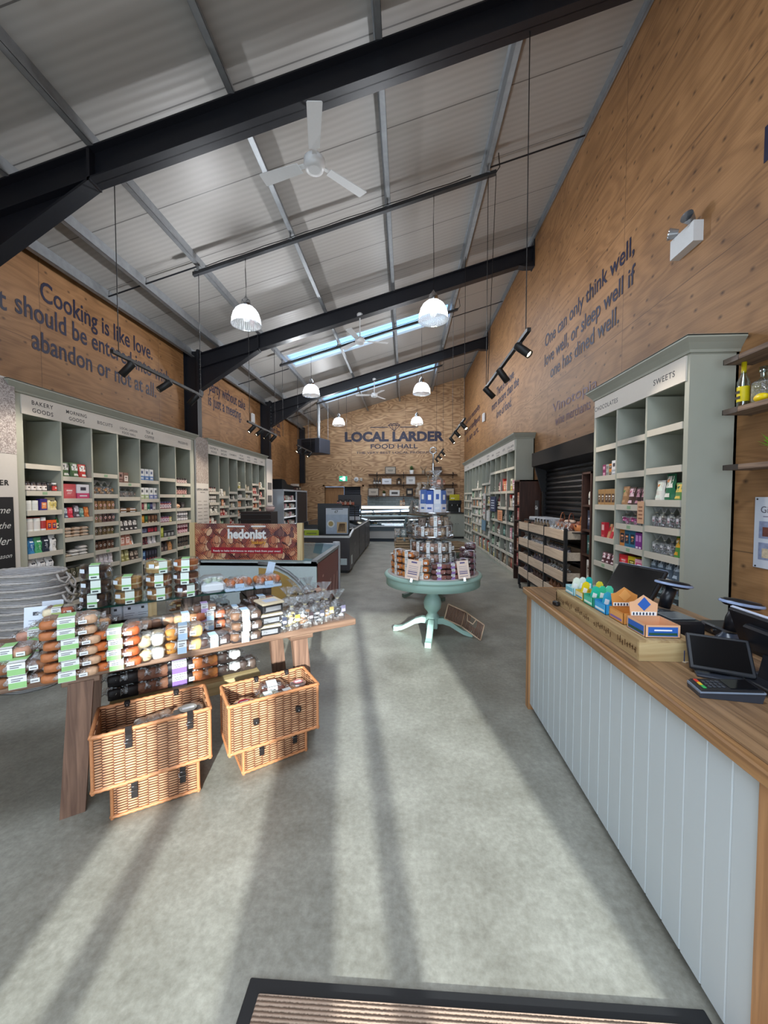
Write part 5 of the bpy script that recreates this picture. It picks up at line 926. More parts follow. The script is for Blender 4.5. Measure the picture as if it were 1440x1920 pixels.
def f_frame(inner='c8c0b4', edge='3a302a'):
    def f(m, w, h_):
        m.T = Matrix.Rotation(-.1, 4, 'X'); m.box(-w/2, w/2, 0, .02, 0, h_, M(edge, .5)); m.box(-w/2+.03, w/2-.03, -.003, 0, .03, h_-.03, M(inner, .5)); m.box(-w*.25, w*.25, -.005, -.003, h_*.5, h_*.56, dk); m.box(-w*.2, w*.22, -.005, -.003, h_*.38, h_*.42, dk); m.T = Matrix()
    return f
def f_plant(m, w, h_):
    m.lathe([(w*.3, 0), (w*.38, h_*.45), (w*.33, h_*.45)], 14, M('e4e2de', .4)); rg = random.Random(5); g_ = M((70, 104, 52), .6, var=.3)
    for k in range(46): a = rg.uniform(0, 2*PI); e = rg.uniform(.3, 1.4); d_ = Vector((math.cos(a)*math.cos(e), math.sin(a)*math.cos(e), math.sin(e))); p = Vector((0, 0, h_*.45)); q_ = p+d_*w*.75; s_ = d_.cross(Vector((0, 0, 1))).normalized()*.02; m.add([tuple(p-s_*.3), tuple((p+q_)/2-s_), tuple(q_), tuple((p+q_)/2+s_)], [(0, 1, 2, 3)], g_)
def f_bottles(m, w, h_):
    m.lathe([(w*.4, 0), (w*.42, h_*.5), (w*.15, h_*.8), (w*.18, h_)], 12, M('3a3232', .3)); m.lathe([(w*.43, h_*.1), (w*.43, h_*.35)], 12, M('d8d4d0', .4), cap=False)
def f_box(c, c2='d8d0c4'):
    def f(m, w, h_): m.cb(0, 0, 0, w, .16, h_, M(c, .6), .01); m.box(-w*.3, w*.3, -.082, -.08, h_*.3, h_*.7, M(c2, .6))
    return f
def f_lantern(m, w, h_):
    m.box(-w/2, w/2, -w/2, w/2, 0, .03, BLK); m.box(-w/2, w/2, -w/2, w/2, h_*.75, h_*.8, BLK)
    for sx in (-1, 1):
        for sy in (-1, 1): m.box(sx*w*.5-.01, sx*w*.5+.01, sy*w*.5-.01, sy*w*.5+.01, 0, h_*.8, BLK)
    m.cyl((0, 0, .03), (0, 0, h_*.5), w*.25, M('e8e0d0', .4)); m.lathe([(w*.5, h_*.8), (w*.1, h_)], 4, BLK)
def f_sticks(m, w, h_):
    m.lathe([(w*.2, 0), (w*.25, h_*.4), (w*.2, h_*.42)], 12, M('8a7a68', .5)); rg = random.Random(2)
    for k in range(14): a = rg.uniform(0, 6.28); m.cyl((0, 0, h_*.3), (w*.5*math.cos(a), w*.3*math.sin(a), h_*rg.uniform(.8, 1)), .006, M('9a8468', .6), n=4)
onsh(0, 732, .48, .34, f_frame('a89c8c'), 'picture_frame', 'dark framed card on the top end wall shelf', 'picture frame'); onsh(0, 772, .28, .38, f_plant, 'potted_plant', 'green plant in a white pot on the top end wall shelf', 'potted plant')
onsh(0, 794, .32, .38, f_sticks, 'reed_vase', 'vase of dry sticks on the top end wall shelf', 'vase'); onsh(0, 820, .36, .32, f_box('4a3a34', '6a5a50'), 'keepsake_box', 'dark box on the top end wall shelf behind the cake stand pole', 'box')
for k, px in enumerate((702, 707, 712)): onsh(1, px, .13, .28, f_bottles, 'dark_jug', f'dark jug with a white band, {ORD[k]} of three on the middle end wall shelf', 'jug')
onsh(1, 725, .42, .26, f_frame('e4e6ec', 'dcdce0'), 'picture_frame', 'white framed card leaning on the middle end wall shelf', 'picture frame'); onsh(1, 748, .2, .28, f_lantern, 'lantern', 'small black lantern on the middle end wall shelf', 'lantern'); onsh(1, 770, .4, .36, f_frame('dcdad8', 'c8c4c0'), 'picture_frame', 'large pale sign on the middle end wall shelf', 'picture frame')
onsh(2, 700, .48, .36, f_frame('b8ac9c'), 'picture_frame', 'dark framed sign at the low-wall end of the bottom shelf', 'picture frame'); onsh(2, 720, .2, .24, f_plant, 'potted_plant', 'small green plant on the bottom end wall shelf', 'potted plant'); onsh(2, 740, .46, .26, f_box('e4e2de', '5a5654'), 'lettered_crate', 'white lettered crate on the bottom end wall shelf', 'crate')
onsh(2, 768, .3, .34, f_box('2a2624', 'c8b8a0'), 'dark_box', 'black box on the bottom end wall shelf', 'box'); onsh(2, 843, .44, .36, f_frame('c4b4a4', '4a3832'), 'picture_frame', 'brown framed sign at the high-wall end of the bottom shelf', 'picture frame')
# ------------------------------------------------------------------ closed dark kiosk on the high wall
kd_ = M((30, 26, 24), .8, spec=.2, var=.08, name='dark_brown_board'); walnut = wood('walnut', (78, 50, 40), (52, 32, 26), 2, rough=.5)
r_ = thing('shutter_kiosk', 'closed kiosk with black roller shutter under a dark brown hood', 'roller shutter', (2.45, 6.1, 0)); bl = M((20, 20, 24), .28, .5, name='black_shutter')
m = MB(); m.box(.14, .17, -1.2, 1.2, 0, 2.3, M((12, 12, 14), .6))
for k in range(26): z = .1+k*.083; m.prism([(.14, z), (.12, z+.015), (.115, z+.04), (.12, z+.065), (.14, z+.08)][::-1] if 0 else [(.14, z), (.14, z+.08), (.12, z+.065), (.113, z+.04), (.12, z+.015)], -1.2, 1.2, bl)
obj('roller_shutter', m, r_)
m = MB(); m.box(-.12, .165, -1.22, 1.16, 2.21, 2.45, kd_); m.prism([(-.12, 2.21), (.165, 2.21), (.165, 2.12)], -1.22, 1.16, M((24, 22, 24), .4)); obj('hood', m, r_)
m = MB(); m.prism([(-.08, 2.2), (.165, 2.2), (.165, 1.75), (.05, 1.75)], 1.1, 1.14, BLK); obj('bracket', m, r_)
for y in (-1.2, 1.12): m = MB(); m.box(.08, .165, y, y+.08, 0, 2.2, BLK); obj('guide_rail', m, r_)
def bookcase(lab, x0, x1, y0, y1, h_, zs, grp, place_n, codes):
    r_ = thing('walnut_bookcase', lab, 'bookcase', ((x0+x1)/2, (y0+y1)/2, 0)); hx, hy = (x1-x0)/2, (y1-y0)/2; m = MB()
    for s_ in (-1, 1): m.box(-hx, hx, s_*hy-.012, s_*hy+.012, 0, h_, walnut)
    m.box(hx-.015, hx, -hy, hy, 0, h_, walnut); m.box(-hx, hx, -hy-.012, hy+.012, h_-.025, h_, walnut); obj('case', m, r_)
    for q, z in enumerate(zs):
        m = MB(); m.box(-hx+.005, hx-.015, -hy+.012, hy-.012, z-.025, z, walnut); obj('shelf', m, r_)
        n_ = int((2*hy-.06)/.1)
        for i in range(n_):
            kd, c1, c2, c3, ds = codes[(q*2+i) % len(codes)]; place(kd, (.085, .07, .24, c1, c2, c3), ds, (x0+.06, y0+.08+i*.1, z), -PI/2, f"{ds}, {ORD[i]} along, {ORD[len(zs)-1-q]} shelf down, {place_n}", grp)
SPC = [('bottle', '1c1c20', 'e4e2e0', '2a2a2e', 'dark spirit bottle'), ('box', '1a2238', '46506a', 'c8c8d0', 'navy spirit carton'), ('box', 'e2dedc', 'b8b0a8', '5a4a44', 'white spirit carton'), ('bottle', 'd8d4cc', 'c8c8c4', '2a2a2e', 'pale spirit bottle'), ('box', '1c4a4c', '4a7a78', 'c8c8c8', 'teal spirit carton')]
bookcase('narrow walnut bookcase of spirits beside the chocolates bay', 2.26, 2.52, 4.83, 5.06, 1.96, [.3, .62, .93, 1.24, 1.55], 'bottles and cartons in the narrow walnut bookcase', 'narrow walnut bookcase', SPC)
bookcase('tall walnut bookcase beside the long high-wall shelving', 2.2, 2.6, 7.55, 7.9, 1.98, [.3, .6, .9, 1.2, 1.5], 'gifts in the tall walnut bookcase', 'tall walnut bookcase', [('box', 'b8745a', 'e0c0a8', '5a3020', 'orange gift carton'), ('box', 'a84a4c', 'e0b0a8', '5a2020', 'red gift carton'), ('box', '8a5c4c', 'd8b8a8', '3a2420', 'brown gift carton')])
# black rack with pale timber trays on castors
crate = wood('pale_crate_board', (220, 200, 178), (194, 170, 146), 1, rough=.7); RX0, RX1 = 2.08, 2.24
r_ = thing('produce_rack', 'black metal rack with pale timber trays in front of the shutter', 'display rack', (2.25, 6.1, 0)); ys_ = [-1.0, -.27, .45, 1.0]
for y in ys_:
    for x in (-.17, .0 if 0 else .14): m = MB(); m.box(x-.018, x+.018, y-.02, y+.02, .06, 1.24 if x < 0 else 1.175, BLK); obj('upright', m, r_)
TZ = [.28, .55, .82, 1.10]
for z in TZ:
    for j in range(3):
        a, b_ = ys_[j]+.02, ys_[j+1]-.02; m = MB(); m.box(-.19, -.172, a, b_, z-.02, z+.11, crate); m.box(.15, .165, a, b_, z-.02, z+.11, crate); m.box(-.17, .15, a, a+.012, z-.02, z+.1, crate); m.box(-.17, .15, b_-.012, b_, z-.02, z+.1, crate); m.box(-.17, .15, a, b_, z-.02, z-.008, crate); obj('tray', m, r_)
    m = MB(); m.box(-.17, -.14, -1.0, 1.0, z-.06, z-.03, BLK); obj('rail', m, r_)
for y in (-.95, .95):
    for x in (-.17, .14): m = MB(); m.cyl((x-.012, y, .03), (x+.012, y, .03), .03, M((60, 60, 60), .4), n=14); m.box(x-.018, x+.018, y-.01, y+.01, .03, .07, BLK); obj('caster', m, r_)
rg = random.Random(4); prod_cols = [['8a5a3c', 'b07848'], ['5c4438', '8a6c54'], ['6a6068', '98909c'], ['4a3c34', 'a88c6c'], ['7c6a54', 'c8b090']]
for zi, z in enumerate(TZ):
    for j in range(3):
        for q in range(5):
            y = 6.1+ys_[j]+.09+q*.12*(ys_[j+1]-ys_[j])/.65
            if y > 6.1+ys_[j+1]-.07: continue
            cs = prod_cols[(j+zi) % 5]; kd = ('jar', 'clearbag', 'clearbag', 'bottle')[(j+zi*2) % 4] if zi else 'bottle'
            a = {'jar': (.08, .08, .17), 'clearbag': (.13, .11, .22), 'bottle': (.07, .07, .21)}[kd]
            place(kd, (*a, cs[0], cs[1], '2a2624', q % 2), '', (2.15, y, z-.007), -PI/2+rg.uniform(-.3, .3), f"{ {'jar': 'jar', 'clearbag': 'cellophane bag', 'bottle': 'small bottle'}[kd]}, {ORD[q]} along, {ORD[j]} tray, {['bottom', 'third', 'second', 'top'][zi]} tier of the black rack", 'goods in the trays of the black rack')
for k, (y, c, w) in enumerate(((5.2, 'b8703c', .24), (5.55, '8a4a34', .26), (5.85, 'a8643c', .22))):
    m = MB(); m.lathe([(w*.42, 0), (w*.5, .09), (w*.47, .09), (w*.4, .01)], 4, M(c, .6, var=.2), sx=1, sy=1); lumps(m, -w*.22, w*.22, -w*.22, w*.22, .06, .12, .04, [M('c8b0a0', .5), M('7a4838', .5), M(c, .5)], 12, rg); m.tube([(-w*.35*math.cos(a), 0, .09+.14*math.sin(a)) for a in [q*PI/8 for q in range(9)]], .006, M(c, .6))
    tag(obj('gift_basket', m, loc=(2.34, y, 1.19), rot=.78), ['orange gift basket nearest on top of the black rack', 'dark red gift basket, middle one on top of the black rack', 'brown gift basket farthest on top of the black rack'][k], 'gift basket')
for k, y in enumerate((6.35, 6.75)): m = MB(); m.cb(0, 0, 0, .3, .36, .12, M((190, 192, 198), .6), .008); m.box(-.152, -.15, -.12, .12, .03, .08, M((150, 156, 168), .6)); tag(obj('white_carton', m, loc=(2.34, y, 1.19)), ['nearer pale grey carton on top of the black rack', 'farther pale grey carton on top of the black rack'][k], 'carton')
m = MB(); m.box(-.17, .17, -.97, .97, 0, .012, BLK); tag(obj('rack_top_board', m, loc=(2.34, 6.0, 1.176)), 'thin black board laid across the top of the black rack', 'board')
m = MB(); m.box(-.005, .005, -.09, .09, 0, .28, M((34, 32, 36), .5)); o = tag(obj('gin_sign', m, loc=(2.33, 6.95, 1.31)), 'small black sign with white Gin lettering on the rack', 'sign'); text_on('Gin', (-.006, .07, .12), (0, -1, 0), (0, 0, 1), .13, o, .07, W1, .01)
# ------------------------------------------------------------------ round pedestal tables with tiered stands
mint = M((172, 206, 196), .4, var=.05, sc=6, name='mint_paint'); sgd = M((96, 112, 100), .5, name='dark_sage_paint')
def pedestal(lab, x, y, rot, paint, R=.57, lace=True):
    r_ = thing('pedestal_table', lab, 'round table', (x, y, 0), rot)
    m = MB(); m.lathe([(R-.02, .70), (R, .705), (R+.012, .725), (R, .745), (R-.02, .75), (0, .75)], 64, paint); m.lathe([(0, .70), (R-.02, .70)], 64, paint, cap=False); obj('tabletop', m, r_)
    m = MB(); m.lathe([(R-.04, .615), (R-.012, .615), (R-.012, .70)], 64, paint, cap=False); obj('apron', m, r_)
    m = MB(); m.lathe([(.075, .62), (.07, .54), (.06, .49), (.065, .475), (.095, .43), (.108, .37), (.098, .31), (.065, .27), (.055, .25), (.07, .225), (.085, .205), (.085, .19), (.07, .18)], 40, paint); m.cb(0, 0, .07, .13, .13, .12, paint, .006); m.lathe([(.2, .60), (.2, .62)], 30, paint); obj('pedestal', m, r_)
    for k in range(4):
        m = MB(); m.T = Matrix.Rotation(k*PI/2, 4, 'Z'); pts = [(0, -.055, .16), (0, -.13, .165), (0, -.21, .14), (0, -.29, .09), (0, -.37, .045), (0, -.43, .03), (0, -.475, .028)]; tk = [.035, .036, .032, .028, .024, .026, .028]; v = []; f = []
        for q, (p, h_) in enumerate(zip(pts, tk)):
            w = .034; v += [(-w, p[1], p[2]-h_), (w, p[1], p[2]-h_), (w, p[1], p[2]+h_), (-w, p[1], p[2]+h_)]
        for q in range(len(pts)-1):
            for i in range(4): f.append((q*4+i, q*4+(i+1) % 4, q*4+4+(i+1) % 4, q*4+4+i))
        f += [(3, 2, 1, 0), tuple(len(v)-4+i for i in range(4))]; m.add(v, [tuple(reversed(q)) for q in f], paint); obj('leg', m, r_)
    if lace: m = MB(); m.lathe([(0, .7505), (R-.03, .7515), (R-.03, .7535), (0, .7535)], 64, M((206, 196, 192), .7, var=.2, sc=30)); obj('paper_liner', m, r_)
    return r_
TX, TY = .33, 4.62
pedestal('mint green round pedestal table in the aisle', TX, TY, math.radians(-100+90), mint)
pedestal('dark sage round pedestal table behind the mint green one', .38, 6.5, .5, sgd, .56, False)
def stand(lab, x, y, z0, tiers, top, cat='tiered stand', mat=None):
    mat = mat or chrome; r_ = thing('tiered_stand', lab, cat, (x, y, z0)); m = MB(); m.cyl((0, 0, 0), (0, 0, top-z0-.2), .011, mat)
    m.lathe([(.012, top-z0-.36), (.024, top-z0-.35), (.013, top-z0-.33), (.02, top-z0-.27), (.011, top-z0-.22), (.016, top-z0-.2), (.009, top-z0-.17), (.012, top-z0-.08)], 14, mat); m.lathe([(.13, 0), (.13, .012), (.02, .03)], 24, mat); obj('pole', m, r_)
    m = MB(); m.tube([(.038*math.cos(a), 0, top-z0-.04+.038*math.sin(a)) for a in [k*2*PI/16 for k in range(17)]], .007, mat); obj('finial_ring', m, r_)
    for r, z in tiers: m = MB(); m.lathe([(0, z-z0), (r-.02, z-z0), (r, z-z0+.012), (r+.008, z-z0+.03), (r+.004, z-z0+.03), (r-.004, z-z0+.014), (r-.022, z-z0+.006), (0, z-z0+.006)], 44, mat); obj('tier_plate', m, r_)
    return r_
TI = [(.32, .865), (.25, 1.165), (.20, 1.44), (.15, 1.715)]
stand('tall chrome four-tier cake stand on the mint green table', TX, TY, .7535, TI, 2.24)
CEL2 = clear('wrap_film', (246, 248, 250), .27, .2, 34, .8)
# flow-wrapped packs of buns, tea breads and rolls
def bunpack(name, lab, cat, grp, loc, rz, w, d, h, cols, label, lw=.26, wrap=True, tray=None, lh=1., crumb=None, seed=0, rows=3):
    """clear wrapped tray of bakes with a paper label folded over the front"""
    r_ = thing(name, lab, cat, loc, rz, grp); rg = random.Random(seed+hash_(lab)); mats = [M(c, .55, var=.25, sc=60) for c in cols]
    m = MB(); n_ = max(2, round(w/.07))
    for i in range(n_):
        for j in range(max(1, round(d/.07))):
            m.ball((-w/2+w*(i+.5)/n_, -d/2+d*(j+.5)/max(1, round(d/.07)), h*.46), .037, mats[(i+j) % len(mats)], 12, 8, (w/n_/.072, .95, h/.084), .03, rg, .62)
    obj('bakes', m, r_)
    if tray: m = MB(); m.cb(0, 0, 0, w*.96, d*.96, h*.42, M(tray, .35), .006); obj('tray', m, r_)
    if wrap:
        m = MB()
        def f(u, v):
            a = v*2*PI; k = (2*u-1); e = max(0, 1-abs(k)**7); x = k*w*.56+.004*math.sin(a*3); return (x, d*.52*math.cos(a)*(.35+.65*e)*(abs(math.cos(a))**-.3 if abs(math.cos(a)) > .3 else 1.)*.93+.003*math.sin(u*40), max(.001, h*.5+h*.54*math.sin(a)*(.12+.88*e)+.003*math.sin(u*33+a)))
        m.grid(f, 14, 16, CEL2); m.grid(lambda u, v: (-w*.56-.02*u, (v-.5)*d*(.5+.5*u), h*.5+.006*math.sin(v*22)), 2, 10, CEL2, False); m.grid(lambda u, v: (w*.56+.02*u, (v-.5)*d*(.5+.5*u), h*.5+.006*math.sin(v*22)), 2, 10, CEL2, False); obj('wrapper', m, r_)
    if label:
        m = MB(); lc, sc_ = M(label, .5, var=.04), M('f2f4f4', .5, var=.03); x0 = -w*.04; hw = w*lw/2; y0 = -d*.53; m.box(x0-hw, x0+hw, y0-.0015, y0, h*.02, h*1.0, sc_); m.box(x0-hw, x0+hw, y0-.002, d*.1, h*1.05, h*1.05+.0012, sc_)
        m.box(x0-hw, x0+hw, y0-.0022, y0-.001, h*.05, h*.52*lh, lc); m.box(x0-hw, x0+hw, d*-.35, d*.1, h*1.05, h*1.05+.0018, lc); ink = M('50545c', .5)
        for q in range(2): m.box(x0-hw*.7, x0+hw*(.3+.3*q), y0-.003, y0-.002, h*(.62+.16*q), h*(.67+.16*q), ink)
        obj('paper_label', m, r_); m = MB(); m.box(x0+hw+.012, x0+hw+.045, y0-.001, y0+.0005, h*.25, h*.6, sc_); m.box(x0+hw+.016, x0+hw+.04, y0-.0018, y0-.001, h*.38, h*.44, ink); obj('price_label', m, r_)
    return r_
def bunstack(px, py, z, n, h, label_fn, **kw):
    p = atz(px, py, z) if not isinstance(px, Vector) else px
    for k in range(n):
        rg = random.Random(int(px*7+k)) if not isinstance(px, Vector) else random.Random(k+int(px.x*99))
        bunpack(loc=(p.x+rg.uniform(-.006, .006), p.y+kw['d']/2, z+k*h*1.08), h=h, lab=label_fn(k), seed=k, **kw)
# on the mint table
def polar(r, a, z, x=TX, y=TY): a = math.radians(a); return Vector((x+r*math.cos(a), y+r*math.sin(a), z))
gM = 'wrapped bakes on the mint green table'
def ring(r, z, h, angs, n, cols, label, what, where, w=.17, d=.11, tray=None, nm='bun_packet'):
    for i, a in enumerate(angs):
        p = polar(r, a, z)
        for k in range(n if isinstance(n, int) else n[i]):
            c = cols if isinstance(cols[0], str) else cols[i % len(cols)]
            bunpack(nm, f"{what}, {ORD[i]} round from the low-wall side, {ORD[k]} up, {where}", 'bakes', gM, (p.x, p.y, z+k*h*1.07), math.radians(a+90)+random.Random(i*5+k).uniform(-.12, .12), w, d, h, c, label, .3, tray=tray, seed=i*9+k)
OR_ = ['d08848', 'c47438', 'dc9c60']; PU = ['6c4440', '8c5850', '5a3a44']
ring(.44, .755, .07, (-172, -150, -128, -108), (3, 4, 4, 3), OR_, 'f0ece8', 'golden bun packet', 'mint table', .16, .12)
ring(.45, .755, .055, (-86, -68), (3, 3), PU, '9a7ab8', 'dark tea cake packet', 'mint table edge', .16, .11)
ring(.44, .755, .066, (-46, -24, -4, 18), (3, 4, 5, 4), ['70464c', '5c3a40', '8a6468'], 'b8a4c4', 'purple-banded cake packet', 'mint table', .16, .12)
ring(.22, .88, .12, (-165, -132, -104, -76, -46, -18), (2, 2, 2, 2, 2, 1), [OR_, ['c88450', 'a85c3c'], OR_, ['c07c50', 'd09468'], ['c49c6c', 'b88c5c'], ['34323a', '4a4650']], 'eef2f4', 'tall wrapped loaf', 'lowest tier', .13, .1)
ring(.165, 1.18, .12, (-165, -125, -85, -45, -5), (1, 1, 2, 1, 1), [['b86c3c', 'c8844c'], ['c87844', 'd8a066'], ['c88850', 'a85a38'], ['d0a060', 'b88450']], 'e8f0f4', 'wrapped fruit bread', 'second tier', .13, .1)
for k, a in enumerate((-172, -140, -108, -76, -44, -12)):
    p = polar(.135, a, 1.452); c = [('d8d0d8', 'f0eef2', '8a5a5c'), ('e8e8ee', '5a78b8', 'f0f0f0'), ('dcdcec', '3a5cac', 'f4f4f4'), ('d4dcec', 'e8ecf4', '4a68b0'), ('e6e2e8', '5a78b8', 'f0f0f0'), ('7a2c24', 'd8c8c4', 'e8e4e4')][k]
    place('boxband' if k != 5 else 'bispack', (.085, .06, .27+.01*(k % 2), *c), '', p, math.radians(a+90), f"tall slim pack, {ORD[k]} round from the low-wall side, third tier of the stand", gM)
for k, (a, c) in enumerate(((-60, 'c87c58'), (-20, 'd8a080'))): place('clearbag', (.15, .12, .23, c, 'e0c8b8', 'c08068'), '', polar(.06, a, 1.73), k, f"crinkled bag of orange sweets on the top tier, {['nearer', 'farther'][k]} one", gM)
card = M((236, 212, 196), .6, var=.05)
for px0, px1, py0, py1, tl, w_ in ((757, 786, 1052, 1088, .18, 'orange bun packets'), (858, 884, 1055, 1088, -.12, 'purple cake packets')):
    yy = TY-.575 if px0 < 800 else TY-.50; a, b_ = aty(px0, py1, yy), aty(px1, py0, yy); w, h_ = b_.x-a.x-.02, b_.z-a.z
    m = MB(); m.T = Matrix.Rotation(tl, 4, 'Y') @ Matrix.Rotation(-.2, 4, 'X'); m.box(-w/2, w/2, -.002, .002, 0, h_, card); ink = M('5a4c80', .5)
    for q, (u, t_) in enumerate(((.84, .08), (.66, .02), (.56, .02), (.46, .02), (.36, .05), (.26, .05), (.12, .02))): m.box(-w*(.22 if q == 0 else .36), w*(.2 if q == 0 else .34), -.003, -.002, h_*u, h_*(u+t_), ink if q not in (1, 2, 3) else M('8a84a0', .5))
    m.box(-.012, .012, -.008, .004, -.03, .01, chrome); o = tag(obj('price_card', m, loc=((a.x+b_.x)/2, yy, .775 if px0 < 800 else .775)), f'pink price card clipped in front of the {w_}', 'price card')
# folded slatted crate leaning against the foot of the mint table
r_ = thing('slatted_tray', 'pale slatted wicker tray tipped against the mint table foot', 'wicker tray', (.62, 4.50, .0)); wk = M((214, 186, 158), .6, var=.15); wd_ = M((130, 92, 76), .6)
a0, a1, a2 = atz(884, 1184, .01), aty(845, 1150, 4.6), aty(818, 1141, 4.68); a1b = aty(878, 1158, 4.5); r_.location = a0
def leaf(p, q, up, nsl, hole=False):
    m = MB(); p, q, up = Vector(p)-a0, Vector(q)-a0, Vector(up); m.tube([p, q], .008, wk); m.tube([p+up, q+up], .008, wk); m.tube([p, p+up], .008, wk); m.tube([q, q+up], .008, wk)
    for k in range(nsl):
        f_ = (k+.5)/nsl; s0 = p.lerp(q, f_); 
        if hole and .35 < f_ < .65: m.tube([s0, s0+up*.45], .006, wd_)
        else: m.tube([s0, s0+up], .006, wd_)
    return m
upv = Vector((.045, .02, .17)); lo = Vector((.86, 4.38, .012)); md = Vector((.66, 4.50, .13)); hi = Vector((.47, 4.56, .20)); a0 = lo.copy(); r_.location = a0
obj('slatted_side', leaf(lo, md, upv, 12, True), r_); obj('slatted_side', leaf(md, hi, upv, 12), r_)
m = MB(); m.tube([Vector((.78, 4.43, .07))+upv*.95-a0, Vector((.76, 4.44, .08))+upv*.55-a0, Vector((.70, 4.475, .11))+upv*.55-a0, Vector((.69, 4.48, .12))+upv*.95-a0], .008, wk); obj('handle', m, r_)
# second table: pole stand, basket trays and bags
stand('slim brass display stand on the dark sage table', .38, 6.5, .75, [(.42, 1.05), (.33, 1.34), (.24, 1.62)], 2.08, mat=M((150, 140, 124), .35, .8))
jute = M((176, 150, 120), .8, var=.3, sc=60)
for k, (x, y, z) in enumerate(((-.02, 6.35, .751), (-.02, 6.35, .835), (-.01, 6.36, .919), (.82, 6.38, .751), (.82, 6.38, .835))):
    r_ = thing('slatted_crate', f"shallow brown slatted crate, {['bottom', 'middle', 'top', 'bottom', 'top'][k]} of the {'low' if k < 3 else 'high'}-wall side stack on the dark sage table", 'crate', (x, y, z), .1*k); m = MB(); w = .3 if k < 3 else .22
    for s_ in (-1, 1): m.box(-w/2, w/2, s_*.11-.006, s_*.11+.006, 0, .03, jute); m.box(-w/2, w/2, s_*.11-.006, s_*.11+.006, .045, .075, jute); m.box(s_*w/2-.006, s_*w/2+.006, -.11, .11, 0, .075, jute)
    obj('sides', m, r_); m = MB(); m.box(-w/2, w/2, -.11, .11, 0, .008, jute); obj('base', m, r_)
for k in range(14):
    rg = random.Random(k+50); kd, c = [('clearbag', ('7a8a8a', 'a8b0b0', '3c6a70')), ('pouch', ('6c7a7c', 'c8ccc8', '2c5a60')), ('clearbag', ('6a5a50', '9a8a80', '4a3c34')), ('pouch', ('b8a898', 'd8d0c4', '5a4a44'))][k % 4]
    if k < 9: x, y, z = -.13+.105*(k % 3), 6.28+.06*(k//3), .995+.0*(k//3)
    elif k < 14: x, y, z = .12+.13*(k-9), 6.22, .751
    else: a = k*1.05; x, y, z = .38+.15*math.cos(a), 6.5+.15*math.sin(a), (1.08, 1.37)[k % 2]
    if k < 9: z = .928; 
    place(kd, (.1, .09, .2, *c), '', (x, y, z), rg.uniform(-.5, .5), f"grey brown snack bag, {ORD[k % 10] } of the {'low-wall side' if k < 9 else 'front edge' if k < 14 else 'stand tier'} group on the dark sage table", 'snack bags on the dark sage table')
for t_, (R_, z, n_, sz) in enumerate(((.36, 1.085, 11, .24), (.27, 1.375, 9, .22), (.17, 1.655, 6, .24))):
    for i in range(n_):
        an = math.radians(-200+i*230/(n_-1)); kd = ('clearbag', 'pouch', 'clearbag')[i % 3]; c = (('6a5c54', '9a8c84', '4c3c34'), ('587478', 'a8bcbc', '2c5a60'), ('8c8c88', 'b8b4ac', '5a4a40'), ('b8a490', 'd8d0c4', '7a5a48'))[(i+t_) % 4]
        place(kd, (.14, .1, sz, *c), '', (.38+R_*math.cos(an), 6.5+R_*math.sin(an), z), an+PI/2, f"snack bag, {ORD[i]} round from the low-wall side, {['lowest', 'middle', 'top'][t_]} tier of the brass stand", 'snack bags on the brass display stand')
# ------------------------------------------------------------------ trestle table and the glass shelf on it
elm = wood('brown_elm', (150, 120, 100), (104, 76, 60), 0, rough=.55, stretch=(1.5, 26, 26)); elmz = wood('brown_elm_upright', (150, 116, 96), (98, 72, 60), 2, rough=.55, stretch=(1.5, 26, 26))
A0 = atz(0, 1303, .715); A1 = atz(663, 1172, .715); e1 = (A1-A0).normalized(); TA = math.atan2(e1.y, e1.x); e2 = Vector((-e1.y, e1.x, 0))
TP = A1+e1*.02; TP.z = 0
def tl(u, v, z=0): return TP-e1*u+e2*v+Vector((0, 0, z))      # u metres from the tip towards the low wall, v metres back from the front edge
r_ = thing('trestle_table', 'brown wooden trestle table laden with cakes', 'table', tl(1.3, .4), TA)
m = MB(); m.cb(0, -.2, .715, 2.6, .40, .045, elm, .005); m.cb(0, .205, .715, 2.6, .40, .045, elm, .005); obj('tabletop', m, r_)
def leg(u, v, lean, w=.105, th=.05):
    m = MB(); x = 1.3-u; y = v-.4; m.add([(x+a*w/2+lean, y+b_*th/2, 0) for a, b_ in ((-1, -1), (1, -1), (1, 1), (-1, 1))]+[(x+a*w/2, y+b_*th/2, .69) for a, b_ in ((-1, -1), (1, -1), (1, 1), (-1, 1))], [(3, 2, 1, 0), (4, 5, 6, 7), (0, 1, 5, 4), (1, 2, 6, 5), (2, 3, 7, 6), (3, 0, 4, 7)], elmz); obj('leg', m, r_)
uL = (TP-atz(148, 1285, .7)).dot(e1); uR = (TP-atz(572, 1197, .7)).dot(e1)
leg(uL, .05, -.05); leg(uR, .10, .06); leg(uL, .72, -.05); leg(uR, .72, .06)
for u in (uL, uR): m = MB(); m.cb(1.3-u, 0, .675, .16, .74, .04, elm, .004); obj('crossbar', m, r_)
ZT = .762
